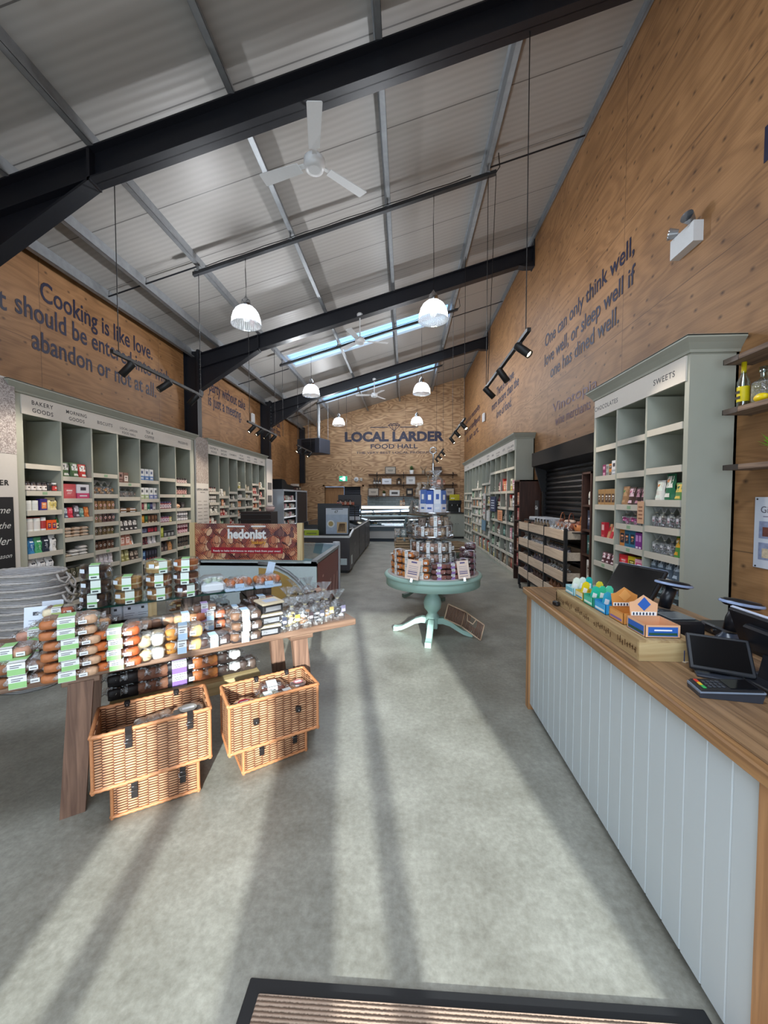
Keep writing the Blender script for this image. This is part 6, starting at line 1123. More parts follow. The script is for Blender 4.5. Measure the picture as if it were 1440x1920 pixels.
# low pine bench under the table
pineb = wood('pine_bench', (206, 184, 138), (172, 148, 104), 0, rough=.6); BZ = .40
bp_ = atz(487, 1258, BZ); ub, vb = (TP-bp_).dot(e1), (bp_-TP).dot(e2); 
r_ = thing('low_bench', 'pale pine bench under the trestle table', 'bench', tl(ub+.44, vb+.12), TA); m = MB(); m.cb(0, 0, BZ-.035, .88, .28, .035, pineb, .003); m.box(-.42, .42, -.13, -.11, BZ-.09, BZ-.035, pineb); obj('top', m, r_)
for s_ in (-.36, .36): m = MB(); m.cb(s_, 0, 0, .05, .24, BZ-.035, pineb, .003); obj('leg', m, r_)
for i, (px, py, w, n, c, tr, lb, wt) in enumerate(((233, 1308, .17, 3, ['1e1a1c', '2c2424'], '141214', None, 'black chocolate cake box'), (288, 1298, .18, 2, ['a07058', '8c5c48'], '7a5040', None, 'brown cake box with cream topping'), (340, 1290, .17, 2, ['221c24', '2c2428'], '18161c', '8a6cb0', 'black cake box with purple band'), (387, 1281, .17, 2, ['b86c3c', 'c88048'], '9a5c3c', None, 'orange sponge box'), (433, 1270, .16, 2, ['3a2c28', 'e0dcd8'], '2c2422', None, 'dark box with white icing'), (466, 1258, .12, 1, ['4a3c38', '5c4c44'], '3a302c', None, 'small dark cake box'))):
    p = atz(px, py, BZ); u, v = (TP-p).dot(e1), vb+.12; 
    for k in range(n): q = tl(u, v, BZ+.001+k*.085); bunpack('cake_box', f"{wt}, {['bottom', 'middle', 'top'][k] if n > 2 else ['lower', 'upper'][k]}, on the pine bench under the table" if n > 1 else f"{wt} at the aisle end of the pine bench under the table", 'cake box', 'cake boxes under the trestle table', q, TA, w, .14, .078, c, lb, .5, tray=tr, seed=i)
_g0, _g1 = atz(156, 1139, .985), atz(512, 1100, .985); VMAX = ((_g0-TP).dot(e2)+(_g1-TP).dot(e2))/2+.035; pass
# wrapped bakes along the front of the table
gT = 'wrapped bakes on the trestle table'
def tstack(px, py, n, w, d, h, cols, lb, what, tray=None, lw=.3, dv=0., ds=None, z=ZT, step=1.07, lh=1.):
    p = atz(px, py, z)+e2*(d/2+dv); rg = random.Random(px); vv = (p-TP).dot(e2); p = p-e2*max(0, vv+d/2-VMAX)
    for k in range(n):
        pos = 'bottom' if k == 0 else 'top' if k == n-1 else ORD[k]+' up'
        bunpack('bake_packet', f"{what}, {pos} of its stack" if n > 1 else what, 'bakes', gT, p+Vector((0, 0, k*h*step))+e1*rg.uniform(-.008, .008), TA+rg.uniform(-.08, .08), w, d, h, cols, lb, lw, tray=tray, seed=k+px, lh=lh)
GR = '9cd088'; BL = 'b8d4ee'
tstack(38, 1290, 2, .21, .15, .058, ['8c5a38', '9c6840'], GR, 'brown tea bread with green label at the frame edge')
tstack(52, 1262, 3, .16, .12, .055, ['c89480', 'e0c8b4'], GR, 'pink sponge slices with green label behind the frame edge breads', dv=.14)
tstack(132, 1277, 6, .22, .15, .048, ['b06c40', 'c08858', 'd8b090'], GR, 'bun packet with green label in the tall stack')
tstack(120, 1215, 5, .14, .12, .05, ['e8d8b8', 'a8583c'], 'a8b868', 'striped-lid cream cake behind the tall green stack', dv=.16)
tstack(222, 1256, 4, .2, .14, .05, ['c86c34', 'd88848', 'b85c30'], GR, 'orange bun packet with green label left of the white rolls')
tstack(285, 1240, 2, .12, .12, .07, ['e0c498', 'f0e8dc'], None, 'floury white roll bag')
tstack(345, 1225, 2, .19, .14, .072, ['d89448', 'c87434', 'e4b878'], BL, 'golden loaf cakes with blue label', lw=.24)
tstack(350, 1186, 2, .15, .12, .06, ['c8a078', 'b08058'], BL, 'pale loaf behind the golden loaf cakes', dv=.15)
tstack(405, 1213, 1, .18, .14, .062, ['4a3834', '5a4440'], BL, 'dark fruit loaf with blue label at the table front', tray='4c4444', lw=.24)
tstack(402, 1192, 2, .18, .13, .062, ['b46848', 'c88058'], BL, 'red brown sponge with blue label behind the dark loaf', lw=.24, dv=.12)
tstack(465, 1203, 3, .18, .14, .06, ['7c5c48', '9c7454', '5a463c'], BL, 'brownie tray with blue label', tray='3a3232', lw=.24)
tstack(440, 1165, 2, .16, .13, .06, ['5c4438', '8c5a44'], BL, 'chocolate bake with blue label behind the brownies', dv=.16, lw=.24)
tstack(182, 1262, 2, .10, .13, .06, ['a8786c', 'c49484'], None, 'pinkish cake slice bag between the green label stacks', dv=.05)
tstack(178, 1222, 3, .14, .12, .055, ['b87c50', 'd0a078'], GR, 'iced bun packet behind the tall green stack', dv=.10)
tstack(262, 1205, 2, .15, .12, .06, ['8c6c54', 'b8947c'], None, 'clear bag of brown rolls behind the orange buns', dv=.10)
tstack(305, 1196, 2, .14, .12, .06, ['7c5c4c', 'a88468'], None, 'clear bag of seeded rolls behind the white rolls', dv=.12)
tstack(380, 1172, 3, .14, .12, .055, ['6c5044', '9c7860'], 'c4a8d8', 'dark bake with lilac label between the crates', dv=.14, lw=.3)
tstack(480, 1150, 3, .16, .12, .055, ['5c4438', 'a06848'], BL, 'red brown brownie behind the stacked tubs', dv=.12, lw=.3)
tstack(15, 1285, 3, .16, .13, .055, ['9c6c54', 'c09078'], GR, 'tea bread partly cut off by the frame edge', dv=.0)
# black tubs with cream lids
p = atz(508, 1193, ZT)
for k in range(3):
    r_ = thing('lidded_tub', f"black tub with cream lid, {['bottom', 'middle', 'top'][k]} of the stack of three", 'tub', p+e2*.08+Vector((.004*k, .005*k, k*.072)), TA+.1*k-.05, gT); m = MB(); m.cb(0, 0, 0, .135, .135, .052, M((46, 44, 46), .3), .006); obj('tub', m, r_); m = MB(); m.cb(0, 0, .052, .148, .148, .014, M((226, 210, 180), .4, var=.1), .004); obj('lid', m, r_)
    m = MB(); m.box(-.05, .05, -.07, -.068, .012, .04, M('8c8c90', .5)); (m.box(-.04, .045, -.04, .03, .066, .0668, M('c4cce0', .5)) if k == 2 else None); obj('paper_label', m, r_)
# cellophane bags at the aisle end
for k, (px, py, c, c2, c3, w, dsc) in enumerate(((530, 1188, '2c2a34', '3c3a44', '3a4054', .10, 'small black bag with a white flower label'), (552, 1183, 'd8c078', 'c8ac60', 'a89c50', .12, 'yellow fudge bag with a green label'), (577, 1178, 'b88860', 'e0d0c4', '4a3c40', .11, 'brown and cream fudge bag'), (600, 1172, '24242c', '3a3a44', '5a5a68', .11, 'black sweets bag with silver tie'), (617, 1166, 'd0a060', 'c87c48', 'e4cc80', .11, 'amber and yellow fudge bag'), (638, 1163, '2a2830', '4c4854', 'b8b0d0', .12, 'dark liquorice bag with lilac label at the table tip'))):
    p = atz(px, py, ZT)+e2*.05; place('clearbag', (w, .09, .21, c, 'e8e4ec', c3, k), '', p, TA+.1*(k % 3-1), dsc, gT)
for k, (px, py) in enumerate(((545, 1160), (568, 1156), (590, 1150), (612, 1147), (556, 1138), (582, 1134))):
    p = atz(px, py, ZT)+e2*.05; place('clearbag', (.12, .1, .22, ('b89c78', '8c7c70', 'a8a0a0', 'c8b090', 'b8a068', '9a8c80')[k], 'dcd6d0', '4c4444', k+10), '', p, TA+.3*(k % 3-1), f"gathered clear bag, {ORD[k]} of those behind the fudge bags", gT)
m = MB(); m.cb(0, 0, 0, .16, .1, .09, M((190, 156, 138), .7, var=.1), .003); m.prism([(-.05, .02), (.05, .02), (.03, .05), (-.02, .05)], -.052, -.05, M('8a6c60', .6)); tag(obj('kraft_box', m, loc=atz(598, 1128, ZT+.0)+e2*.06+Vector((0, 0, 0)), rot=TA+.3), 'small kraft card box behind the clear fudge bags', 'box')
# crates that carry the glass shelf
GZ = .985; G0 = atz(156, 1139, GZ); G1 = atz(512, 1100, GZ); gu0, gu1 = (TP-G1).dot(e1), (TP-G0).dot(e1); gv = ((G0-TP).dot(e2)+(G1-TP).dot(e2))/2
oldw = wood('weathered_grey_board', (126, 108, 98), (74, 62, 58), 2, rough=.75)
def vcrate(u, v, w, lab, h=None):
    h = h or GZ-.012-ZT; r_ = thing('wooden_crate', lab, 'crate', tl(u, v, ZT), TA); m = MB()
    for x in (-w/2+.02, 0, w/2-.02): m.box(x-.022, x+.022, -.13, -.118, 0, h-.002, oldw)
    m.box(-w/2, w/2, -.118, -.106, .02, .07, oldw); m.box(-w/2, w/2, -.118, -.106, h-.07, h-.01, oldw)
    for s_ in (-1, 1):
        for z in (.0, h*.36, h*.72): m.box(s_*w/2-.006, s_*w/2+.006, -.118, .12, z+.005, z+h*.26, oldw)
    m.box(-w/2, w/2, -.118, .12, h-.012, h-.0, oldw); m.box(-w/2, w/2, .108, .12, 0, h-.01, oldw); obj('slats', m, r_)
uc = lambda px, z=ZT: (TP-atz(px, 1140, GZ)).dot(e1)
vcrate(uc(185), gv+.17, .09, 'grey weathered crate under the frame-side end of the glass shelf'); vcrate(uc(385), gv+.17, .15, 'grey slatted crate under the middle of the glass shelf'); vcrate(gu0+.08, gv+.17, .17, 'grey slatted crate under the aisle end of the glass shelf')
r_ = thing('glass_shelf', 'green edged glass shelf raised on crates over the trestle table', 'glass shelf', tl((gu0+gu1)/2, gv+.16, GZ-.012), TA); m = MB(); L_ = gu1-gu0; m.cb(0, 0, .0, L_, .32, .012, clear('shelf_glass', (200, 226, 216), .22, .03)); obj('pane', m, r_)
m = MB(); m.box(-L_/2, L_/2, -.163, -.160, 0, .012, M((24, 62, 54), .15, var=0)); m.box(L_/2, L_/2+.003, -.16, .16, 0, .012, M((24, 62, 54), .15, var=0)); obj('edge', m, r_)
m = MB(); m.cb(0, 0, 0, .05, .035, GZ-.013-ZT, pine, .002); tag(obj('pine_block', m, loc=tl(uc(287), gv+.05, ZT), rot=TA), 'pale pine upright beside the black coffee bags under the glass', 'wood block')
# coffee bags with white labels
for k, px in enumerate((213, 240, 267)):
    p = tl(uc(px), gv+.1, ZT); r_ = thing('coffee_bag', f"black coffee bag with white label, {ORD[k]} of three from the frame edge under the glass", 'coffee bag', p, TA, 'black coffee bags under the glass shelf'); me = prod('pouch', .095, .07, .20, '1c1c20', '1c1c20', '2a2a2e', k); obj('pouch', me, r_)
    m = MB(); m.box(-.041, .041, -.03, -.029, .105, .195, M('dde4f2', .5)); m.box(-.008, .008, -.031, -.03, .165, .18, M('30303a', .5)); m.box(-.025, .02, -.031, -.03, .125, .128, M('80849a', .5)); m.box(-.025, .028, -.031, -.03, .138, .141, M('80849a', .5)); obj('paper_label', m, r_)
for k, (px, py, w, h_) in enumerate(((58, 1196, .10, .14), (92, 1180, .10, .14))):
    m = MB(); m.T = Matrix.Rotation(-.15, 4, 'X'); m.box(-w/2, w/2, -.002, .002, 0, h_, M('dde6f4', .5, var=.03)); m.box(-.012, .012, -.003, -.002, h_*.66, h_*.8, M('2c3040', .5)); 
    for q in range(3): m.box(-w*.3, w*.3, -.003, -.002, h_*(.2+.13*q), h_*(.22+.13*q), M('8c96b0', .5))
    tag(obj('leaning_card', m, loc=atz(px, py, ZT+.13)+e2*.10, rot=TA-.1), ('pale blue card with a dark emblem leaning by the wicker stack', 'second pale blue card half hidden by the cream cakes')[k], 'card'); m = MB(); m.cb(0, 0, 0, .12, .1, .128, M('8c6c58', .7), .004); tag(obj('card_box', m, loc=atz(px, py, ZT+.13)+e2*.13-Vector((0, 0, .129)), rot=TA), ('brown box under the pale blue card nearest the frame edge', 'brown box under the half hidden pale blue card')[k], 'box')
place('clearbag', (.12, .1, .19, 'a86c34', 'e8c890', '6a4424', 3), '', atz(333, 1166, ZT)+e2*.26, TA, 'amber biscuit bag between the grey crates', gT)
for k, (px, c, dsc) in enumerate(((418, 'c02c34', 'red packet under the glass shelf'), (450, '4a3c34', 'dark bag of nuts under the glass shelf, nearer the aisle'), (436, '6a5a54', 'grey bag with lilac label under the glass shelf'))): place(('flat', 'clearbag', 'clearbag')[k], ((.16, .1, .05), (.12, .1, .19), (.12, .1, .18))[k]+(c, 'd8ccd0', ('a02028', '5a5050', 'a890c8')[k]), '', tl(uc(px), gv+(.26, .22, .06)[k], ZT), TA, dsc, gT)
# round cakes in clear boxes on the glass
def cake(lab, loc, r, h, cake_c, cream_c, top_c, seed, green=True):
    r_ = thing('boxed_cake', lab, 'cake', loc, TA+random.Random(seed).uniform(-.25, .25), 'boxed round cakes on the glass shelf'); R = r*.86
    m = MB(); a, b_, c = M(cake_c, .8, var=.25, sc=80), M(cream_c, .6, var=.1), M(top_c, .6, var=.2, sc=50); z0 = .006
    m.lathe([(R*.97, z0), (R, z0+.004), (R, z0+h*.30)], 30, a); m.lathe([(R*1.01, z0+h*.30), (R*1.02, z0+h*.35), (R*1.0, z0+h*.40)], 30, b_, cap=False); m.lathe([(R, z0+h*.40), (R, z0+h*.68), (R*.96, z0+h*.73)], 30, a); m.lathe([(R*.965, z0+h*.73), (R*.9, z0+h*.76), (0, z0+h*.77)], 30, c); obj('sponge', m, r_)
    m = MB(); m.lathe([(r*.94, 0), (r, .005), (r*.985, h*.42), (r*1.02, h*.44), (r*1.02, h*.47), (r*.97, h*.49), (r*.93, h*.92), (r*.86, h), (0, h)], 30, CLR); obj('clear_box', m, r_)
    m = MB(); w_ = .024; lf = M('e6f4ee', .5, var=.03); m.box(-w_, w_, -r*1.045, -r*1.03, .004, h*.96, lf); m.box(-w_, w_, -r*1.05, r*.2, h+.001, h+.002, lf); m.box(-w_, w_, -r*1.05, -r*1.04, h*.32, h*.46, M('8ac878', .5)); m.box(-w_, w_, -r*.8, r*.2, h+.002, h+.003, M('9cd088', .5)); m.box(-w_*.7, w_*.5, -r*1.05, -r*1.04, h*.14, h*.24, M('38484a', .5)); obj('paper_label', m, r_)
    m = MB(); m.T = Matrix.Rotation(-.75, 4, 'Z'); m.box(-.016, .016, -r*1.035, -r*1.02, h*.5, h*.78, M('dfe9f6', .5)); obj('price_label', m, r_)
def ctower(px, py, n, cols, what, r=.084, h=.083, dv=.0):
    p = atz(px, py, GZ)+e2*(r*.7+dv)
    for k in range(n): c = cols[k] if isinstance(cols[0], (list, tuple)) else cols; cake(f"{what}, {['bottom', 'second up', 'third up', 'top'][k] if k < n-1 else 'top'} of its stack" if n > 1 else what, p+Vector((0, 0, .001+k*h*1.02)), r, h, *c, px+k)
ctower(180, 1139, 3, ('2c1c1a', '3c2824', '241614'), 'boxed dark chocolate cake at the frame-side end of the glass')
ctower(241, 1132, 2, ('b8844c', 'e8d098', 'c89a5c'), 'boxed golden sponge next to the chocolate cakes'); ctower(300, 1125, 3, (('b07c48', 'e4cca0', 'b88450'), ('a86c40', 'e4cca0', 'b88450'), ('c8a068', 'ecdcb0', 'd4ac70')), 'boxed caramel sponge in the middle of the glass'); ctower(352, 1119, 3, (('5c3428', 'd8c0a8', '6c4030'), ('6c4030', 'c8a890', '5c3428'), ('b86838', 'e8cca8', 'c87848')), 'boxed brown sponge beside the white carton')
p = atz(402, 1113, GZ)+e2*.07; r_ = thing('cake_carton', 'white scalloped carton of cakes on the glass shelf', 'cake box', p, TA); m = MB(); m.cb(0, 0, 0, .155, .13, .075, M('e8eef4', .4, var=.04), .02); obj('carton', m, r_); m = MB(); lumps(m, -.05, .05, -.04, .04, .075, .085, .022, [M('e8e4d4', .6), M('c8dcc0', .6)], 10, random.Random(3)); obj('icing', m, r_); m = MB(); m.cb(0, 0, .07, .16, .135, .045, CEL, .02); obj('lid', m, r_)
for k, (px, py) in enumerate(((450, 1108), (505, 1102))):
    p = atz(px, py, GZ)+e2*.07; r_ = thing('brioche_packet', ('twisted brioche packet on a blue tray beside the white carton', 'twisted brioche packet on a blue tray at the aisle end of the glass')[k], 'bread', p, TA, 'brioche packets on the glass shelf'); m = MB(); m.cb(0, 0, 0, .19, .13, .02, M('c4daf0', .4), .004); m.box(-.03, .03, -.067, -.065, 0, .05, M('b8d4f0', .4)); obj('tray', m, r_)
    m = MB()
    for q in range(6): m.ball((-.07+.028*q, .015*(-1)**q, .052), .034, M(('c87c44', 'b8683c')[q % 2], .5, var=.3, sc=50), 12, 8, (.75, 1.5, .85))
    obj('loaf', m, r_); m = MB(); m.grid(lambda u, v: ((u-.5)*.2, .068*math.cos(v*PI), .018+.075*math.sin(v*PI)*(1-abs(2*u-1)**6)+.003*math.sin(u*30)), 12, 10, CEL); obj('wrapper', m, r_)
a = atz(527, 1104, GZ)+e2*.05; m = MB(); m.T = Matrix.Rotation(.28, 4, 'Y'); m.box(-.028, .028, -.001, .001, 0, .17, M('c8dcf4', .4)); m.T = Matrix(); m.box(-.04, .04, -.02, .03, 0, .003, M('c8dcf4', .4)); tag(obj('blue_ticket', m, loc=tl(gu0+.02, gv+.08, GZ+.001), rot=TA), 'plain pale blue ticket standing at the aisle end of the glass', 'ticket')
# ------------------------------------------------------------------ wicker hampers
mw = bpy.data.materials.new('woven_willow'); t, b, _o = nodes(mw); L = t.links.new; tc = N(t, 'TexCoord'); sp = N(t, 'SeparateXYZ'); L(tc.outputs['Object'], sp.inputs[0]); nz = N(t, 'TexNoise'); nz.inputs['Scale'].default_value = 18; L(tc.outputs['Object'], nz.inputs['Vector'])
u = math_(t, 'DIVIDE', math_(t, 'ADD', sp.outputs[0], sp.outputs[1]), .046); fl = math_(t, 'FLOOR', u); v = math_(t, 'ADD', math_(t, 'DIVIDE', math_(t, 'ADD', sp.outputs[2], math_(t, 'MULTIPLY', nz.outputs['Fac'], .006)), .0135), math_(t, 'MULTIPLY', fl, .5))
sv_ = math_(t, 'ABSOLUTE', math_(t, 'SINE', math_(t, 'MULTIPLY', v, PI))); su_ = math_(t, 'POWER', math_(t, 'ABSOLUTE', math_(t, 'SINE', math_(t, 'MULTIPLY', u, PI))), .5); h = math_(t, 'MULTIPLY', sv_, math_(t, 'ADD', math_(t, 'MULTIPLY', su_, .65), .35))
wn_ = N(t, 'TexWhiteNoise', noise_dimensions='2D'); cb2 = N(t, 'CombineXYZ'); L(fl, cb2.inputs[0]); L(math_(t, 'FLOOR', v), cb2.inputs[1]); L(cb2.outputs[0], wn_.inputs['Vector'])
r = ramp(t, [(.2, (70, 40, 28)), (.5, (172, 116, 80)), (1., (222, 174, 134))]); L(math_(t, 'MULTIPLY', h, math_(t, 'ADD', math_(t, 'MULTIPLY', wn_.outputs['Value'], .35), .8)), r.inputs[0]); L(r.outputs[0], b.inputs['Base Color']); b.inputs['Roughness'].default_value = .5
bp = N(t, 'Bump'); bp.inputs['Strength'].default_value = .9; bp.inputs['Distance'].default_value = .006; L(h, bp.inputs['Height']); L(bp.outputs[0], b.inputs['Normal'])
leather = M((34, 28, 28), .45); rimw = M((196, 132, 88), .5, var=.25, sc=90, name='willow_rim')
def hamper(lab, p0, p1, z, h_, dep, open_=True, straps=(), hinge=(), flare=.0):
    p0, p1 = Vector(p0), Vector(p1); d_ = (p1-p0); w = d_.length; an = math.atan2(d_.y, d_.x); n_ = Vector((-d_.y, d_.x, 0)).normalized(); c = (p0+p1)/2+n_*dep/2; c.z = z
    r_ = thing('wicker_hamper', lab, 'wicker hamper', c, an, 'wicker hampers in front of the trestle table'); m = MB(); tk = .014
    for s_ in (-1, 1): m.box(-w/2, w/2, s_*dep/2-tk/2-s_*tk/2, s_*dep/2+tk/2-s_*tk/2, .005, h_, mw); m.box(s_*w/2-tk/2-s_*tk/2, s_*w/2+tk/2-s_*tk/2, -dep/2+tk, dep/2-tk, .005, h_, mw)
    m.box(-w/2+tk, w/2-tk, -dep/2+tk, dep/2-tk, .005, .02, mw)
    if not open_: m.box(-w/2+tk, w/2-tk, -dep/2+tk, dep/2-tk, h_-.02, h_-.004, mw)
    obj('woven_body', m, r_)
    for z_ in ((h_, .010), (.010, .009)) if open_ else ((h_-.01, .009), (.010, .009)):
        m = MB(); cs = [(-w/2, -dep/2), (w/2, -dep/2), (w/2, dep/2), (-w/2, dep/2), (-w/2, -dep/2)]; pts = []
        for a_, b_ in zip(cs[:-1], cs[1:]):
            nn = max(8, int(math.dist(a_, b_)/.016)); pts += [(a_[0]+(b_[0]-a_[0])*q/nn, a_[1]+(b_[1]-a_[1])*q/nn, z_[0]+.0025*(q % 2)) for q in range(nn)]
        pts.append((*cs[0], z_[0])); m.tube(pts, z_[1], rimw, 6); obj('braided_rim', m, r_)
    m = MB()
    for x in (-w/2+.004, w/2-.004): m.cyl((x, -dep/2+.002, 0), (x, -dep/2+.002, h_), .009, rimw, n=8); m.cyl((x, dep/2-.002, 0), (x, dep/2-.002, h_), .009, rimw, n=8)
    obj('corner_cane', m, r_)
    for x, top, ln in straps:
        m = MB(); q = -dep/2; m.prism([(q-.002, top-ln), (q-.006, top-ln), (q-.008, top-.02), (q-.018, top+.012), (q+.0, top+.02), (q+.02, top+.012), (q+.02, top+.006), (q, top+.013), (q-.010, top+.006), (q-.002, top-.02)], x*w/2-.014, x*w/2+.014, leather, 'x'); sp_ = obj('leather_strap', m, r_)
        m = MB(); m.tube([(x*w/2-.018, q-.012, top-ln*.45), (x*w/2+.018, q-.012, top-ln*.45), (x*w/2+.018, q-.012, top-ln*.65), (x*w/2-.018, q-.012, top-ln*.65), (x*w/2-.018, q-.012, top-ln*.45)], .002, chrome, 5); obj('buckle', m, sp_)
    for x, y_, z_ in hinge: m = MB(); m.cb(x*w/2, y_*dep/2, z_-.015, .03, .03, .032, leather, .004); m.ball((x*w/2, y_*dep/2-.016, z_), .004, chrome, 6, 4); obj('leather_tab', m, r_)
    return r_, c, an, w
UZ = .222
fl_ = lambda p: Vector((p.x, p.y, 0))
HA = hamper('open wicker hamper with two strap ends, nearer the frame edge', fl_(atz(172, 1492, UZ)), fl_(atz(396, 1421, UZ)), UZ, .275, .30, True, ((-.42, .27, .085), (.62, .27, .075)), ((-.5, 1.0, .27), (.42, 1.0, .27)))
hamper('closed wicker hamper lying under the frame-side open one', fl_(atz(209, 1537, 0)), fl_(atz(374, 1483, 0)), 0, .215, .29, False, ((-.5, .20, .12), (.6, .20, .12)))
HB = hamper('open wicker hamper nearer the aisle, holding boxed cakes', fl_(atz(430, 1420, UZ)), fl_(atz(597, 1365, UZ)), UZ, .275, .27, True, (), ((-.45, -1.05, .16), (.5, -1.05, .16), (-.2, 1.0, .27), (.55, 1.0, .27)))
hamper('closed wicker hamper lying under the aisle-side open one', fl_(atz(456, 1453, 0)), fl_(atz(575, 1407, 0)), 0, .215, .29, False, ((-.45, .20, .12), (.6, .20, .12)))
def inh(H_, u, v, z): c, an, w = H_[1], H_[2], H_[3]; return c+Vector((math.cos(an), math.sin(an), 0))*(u*w/2)+Vector((-math.sin(an), math.cos(an), 0))*(v*.15)+Vector((0, 0, z))
m = MB(); m.cb(0, 0, 0, .46, .22, .155, M('a87c5c', .8, var=.3), .02)
for k, (H_, lab) in enumerate(((HA, 'brown packing board raising the goods in the frame-side hamper'), (HB, 'brown packing board raising the goods in the aisle-side hamper'))): tag(obj('packing_board', m, loc=inh(H_, 0, 0, .025), rot=H_[2]), lab, 'packing')
for k, (H_, u, v, z, rr_, c1, c2, lab) in enumerate(((HA, .62, -.1, .181, .075, 'd8d4cc', 'b8b4ac', 'round white lidded tub at the aisle end of the frame-side hamper'), (HA, -.62, -.6, .181, .05, 'c0c4cc', '9aa0a8', 'small grey lidded tub by the strap of the frame-side hamper'), (HB, -.62, -.35, .181, .06, 'e8e0e4', 'c83048', 'round white tub with red label in the aisle-side hamper'), (HB, .72, .2, .181, .05, 'dcc0c0', 'c88088', 'round pink topped tub in the aisle-side hamper'))):
    r_ = thing('round_tub', lab, 'tub', inh(H_, u, v, z), H_[2]); m = MB(); m.lathe([(rr_*.85, 0), (rr_, .05)], 24, M(c1, .4)); obj('tub', m, r_); m = MB(); m.lathe([(rr_*1.05, .048), (rr_*1.06, .056), (rr_*.98, .06), (0, .06)], 24, clear('clear_lid', (240, 240, 240), .4, .08)); obj('lid', m, r_); m = MB(); m.lathe([(rr_*.6, .0615), (0, .062)], 14, M(c2, .5), cap=False); m.box(-rr_*.4, rr_*.4, -.01, .01, .062, .063, M('f0eef0', .5)); obj('paper_label', m, r_)
bunpack('cake_box', 'clear pack of pale bakes in the frame-side hamper', 'bakes', None, inh(HA, .0, -.1, .181), HA[2]+.2, .18, .12, .06, ['a08878', 'b8a89c'], None); bunpack('cake_box', 'brown tart box with white labels in the aisle-side hamper', 'bakes', None, inh(HB, .1, .35, .181), HB[2]-.1, .15, .13, .09, ['4a2820', '5c342a'], 'dfe6ee', .4, tray='4a2a22')
bunpack('cake_box', 'olive and cream sweets pack in the aisle-side hamper', 'bakes', None, inh(HB, -.1, -.35, .181), HB[2], .12, .1, .08, ['b8ac64', 'd8d0a0', 'e8e4d0'], 'e8ece4', .4); bunpack('cake_box', 'flapjack tray with white label in the aisle-side hamper', 'bakes', None, inh(HB, .38, -.2, .181), HB[2]+.1, .16, .1, .06, ['b87848', 'c88c58'], 'eef0f0', .3)
# ------------------------------------------------------------------ stack of pale wicker shopping baskets
wkb = bpy.data.materials.new('whitewashed_willow'); t, b, _o = nodes(wkb); L = t.links.new; tc = N(t, 'TexCoord'); sp = N(t, 'SeparateXYZ'); L(tc.outputs['Object'], sp.inputs[0]); an_ = math_(t, 'ARCTAN2', sp.outputs[1], sp.outputs[0]); s1 = math_(t, 'ABSOLUTE', math_(t, 'SINE', math_(t, 'ADD', math_(t, 'MULTIPLY', sp.outputs[2], 230.), math_(t, 'MULTIPLY', an_, 3.))))
nz = N(t, 'TexNoise'); nz.inputs['Scale'].default_value = 25; L(tc.outputs['Object'], nz.inputs['Vector']); r = ramp(t, [(.1, (124, 116, 112)), (.6, (198, 196, 198)), (1., (222, 222, 226))]); L(math_(t, 'ADD', math_(t, 'MULTIPLY', s1, .75), math_(t, 'MULTIPLY', nz.outputs['Fac'], .3)), r.inputs[0]); L(r.outputs[0], b.inputs['Base Color']); bp = N(t, 'Bump'); bp.inputs['Strength'].default_value = .8; bp.inputs['Distance'].default_value = .006; L(s1, bp.inputs['Height']); L(bp.outputs[0], b.inputs['Normal']); b.inputs['Roughness'].default_value = .7
wkr = M((196, 190, 186), .7, var=.25, sc=70, name='whitewashed_rim'); sb = atz(88, 1200, .45); SBX, SBY = sb.x-.30, sb.y+.12; NB = 13; DZ = .062
r0_ = thing('shopping_basket', 'x', 'shopping basket', (SBX, SBY, .0), .3, 'stack of pale wicker shopping baskets')
m = MB(); m.lathe([(.22, 0), (.24, .01), (.30, .24), (.305, .25), (.292, .25), (.285, .235), (.228, .02), (0, .018)], 40, wkb, sy=.75); obj('woven_body', m, r0_)
m = MB(); m.tube([(.306*math.cos(a), .306*.75*math.sin(a), .25+.004*(k % 2)) for k, a in enumerate([q*2*PI/60 for q in range(61)])], .012, wkr, 6); obj('rim', m, r0_)
for s_ in (-1, 1): m = MB(); m.tube([(.31*s_, -.05, .24), (.335*s_, -.06, .19), (.34*s_, 0, .15), (.335*s_, .06, .19), (.31*s_, .05, .24)], .009, wkr, 6); m.T = Matrix(); obj('handle', m, r0_)
for k in range(NB):
    lb = f"pale wicker shopping basket, {ORD[k]+' from the floor' if k < NB-1 else 'top one'} in the stack at the frame edge"
    if k == 0: r0_['label'] = lb
    else: dup(r0_, (SBX+.004*((k*3) % 4-1.5), SBY+.004*(k % 3-1), k*DZ), .3+.18*((k*5) % 4-1.5)/1.5, lb)
# ------------------------------------------------------------------ checkout counter
CX0, CYF, CYN = .965, 3.04, .97; oakc = wood('counter_oak', (178, 134, 88), (124, 88, 56), 1, rough=.4, stretch=(1.2, 30, 30)); oakt = wood('counter_top_board', (168, 134, 100), (108, 82, 58), 1, rough=.38, stretch=(1., 34, 34), bump=.5); tg = M((194, 203, 207), .42, var=.03, sc=4, name='pale_blue_board')
r_ = thing('checkout_counter', 'long pale blue boarded checkout counter with oak top', 'counter', (1.36, 2.0, 0)); o_ = Vector((1.36, 2.0, 0))
def cm(): m = MB(); m.T = Matrix.Translation(-o_); return m
m = cm(); y = CYN+.09
while y < CYF-.07:
    y2 = min(y+.096, CYF-.065); m.prism([(CX0, y+.004), (CX0+.004, y), (CX0+.02, y), (CX0+.02, y2), (CX0+.004, y2), (CX0, y2-.004)], .05, .888, tg, 'z'); y = y2
m.box(CX0+.02, 1.70, CYN+.02, CYF-.02, .05, .888, tg); obj('boarded_front', m, r_)
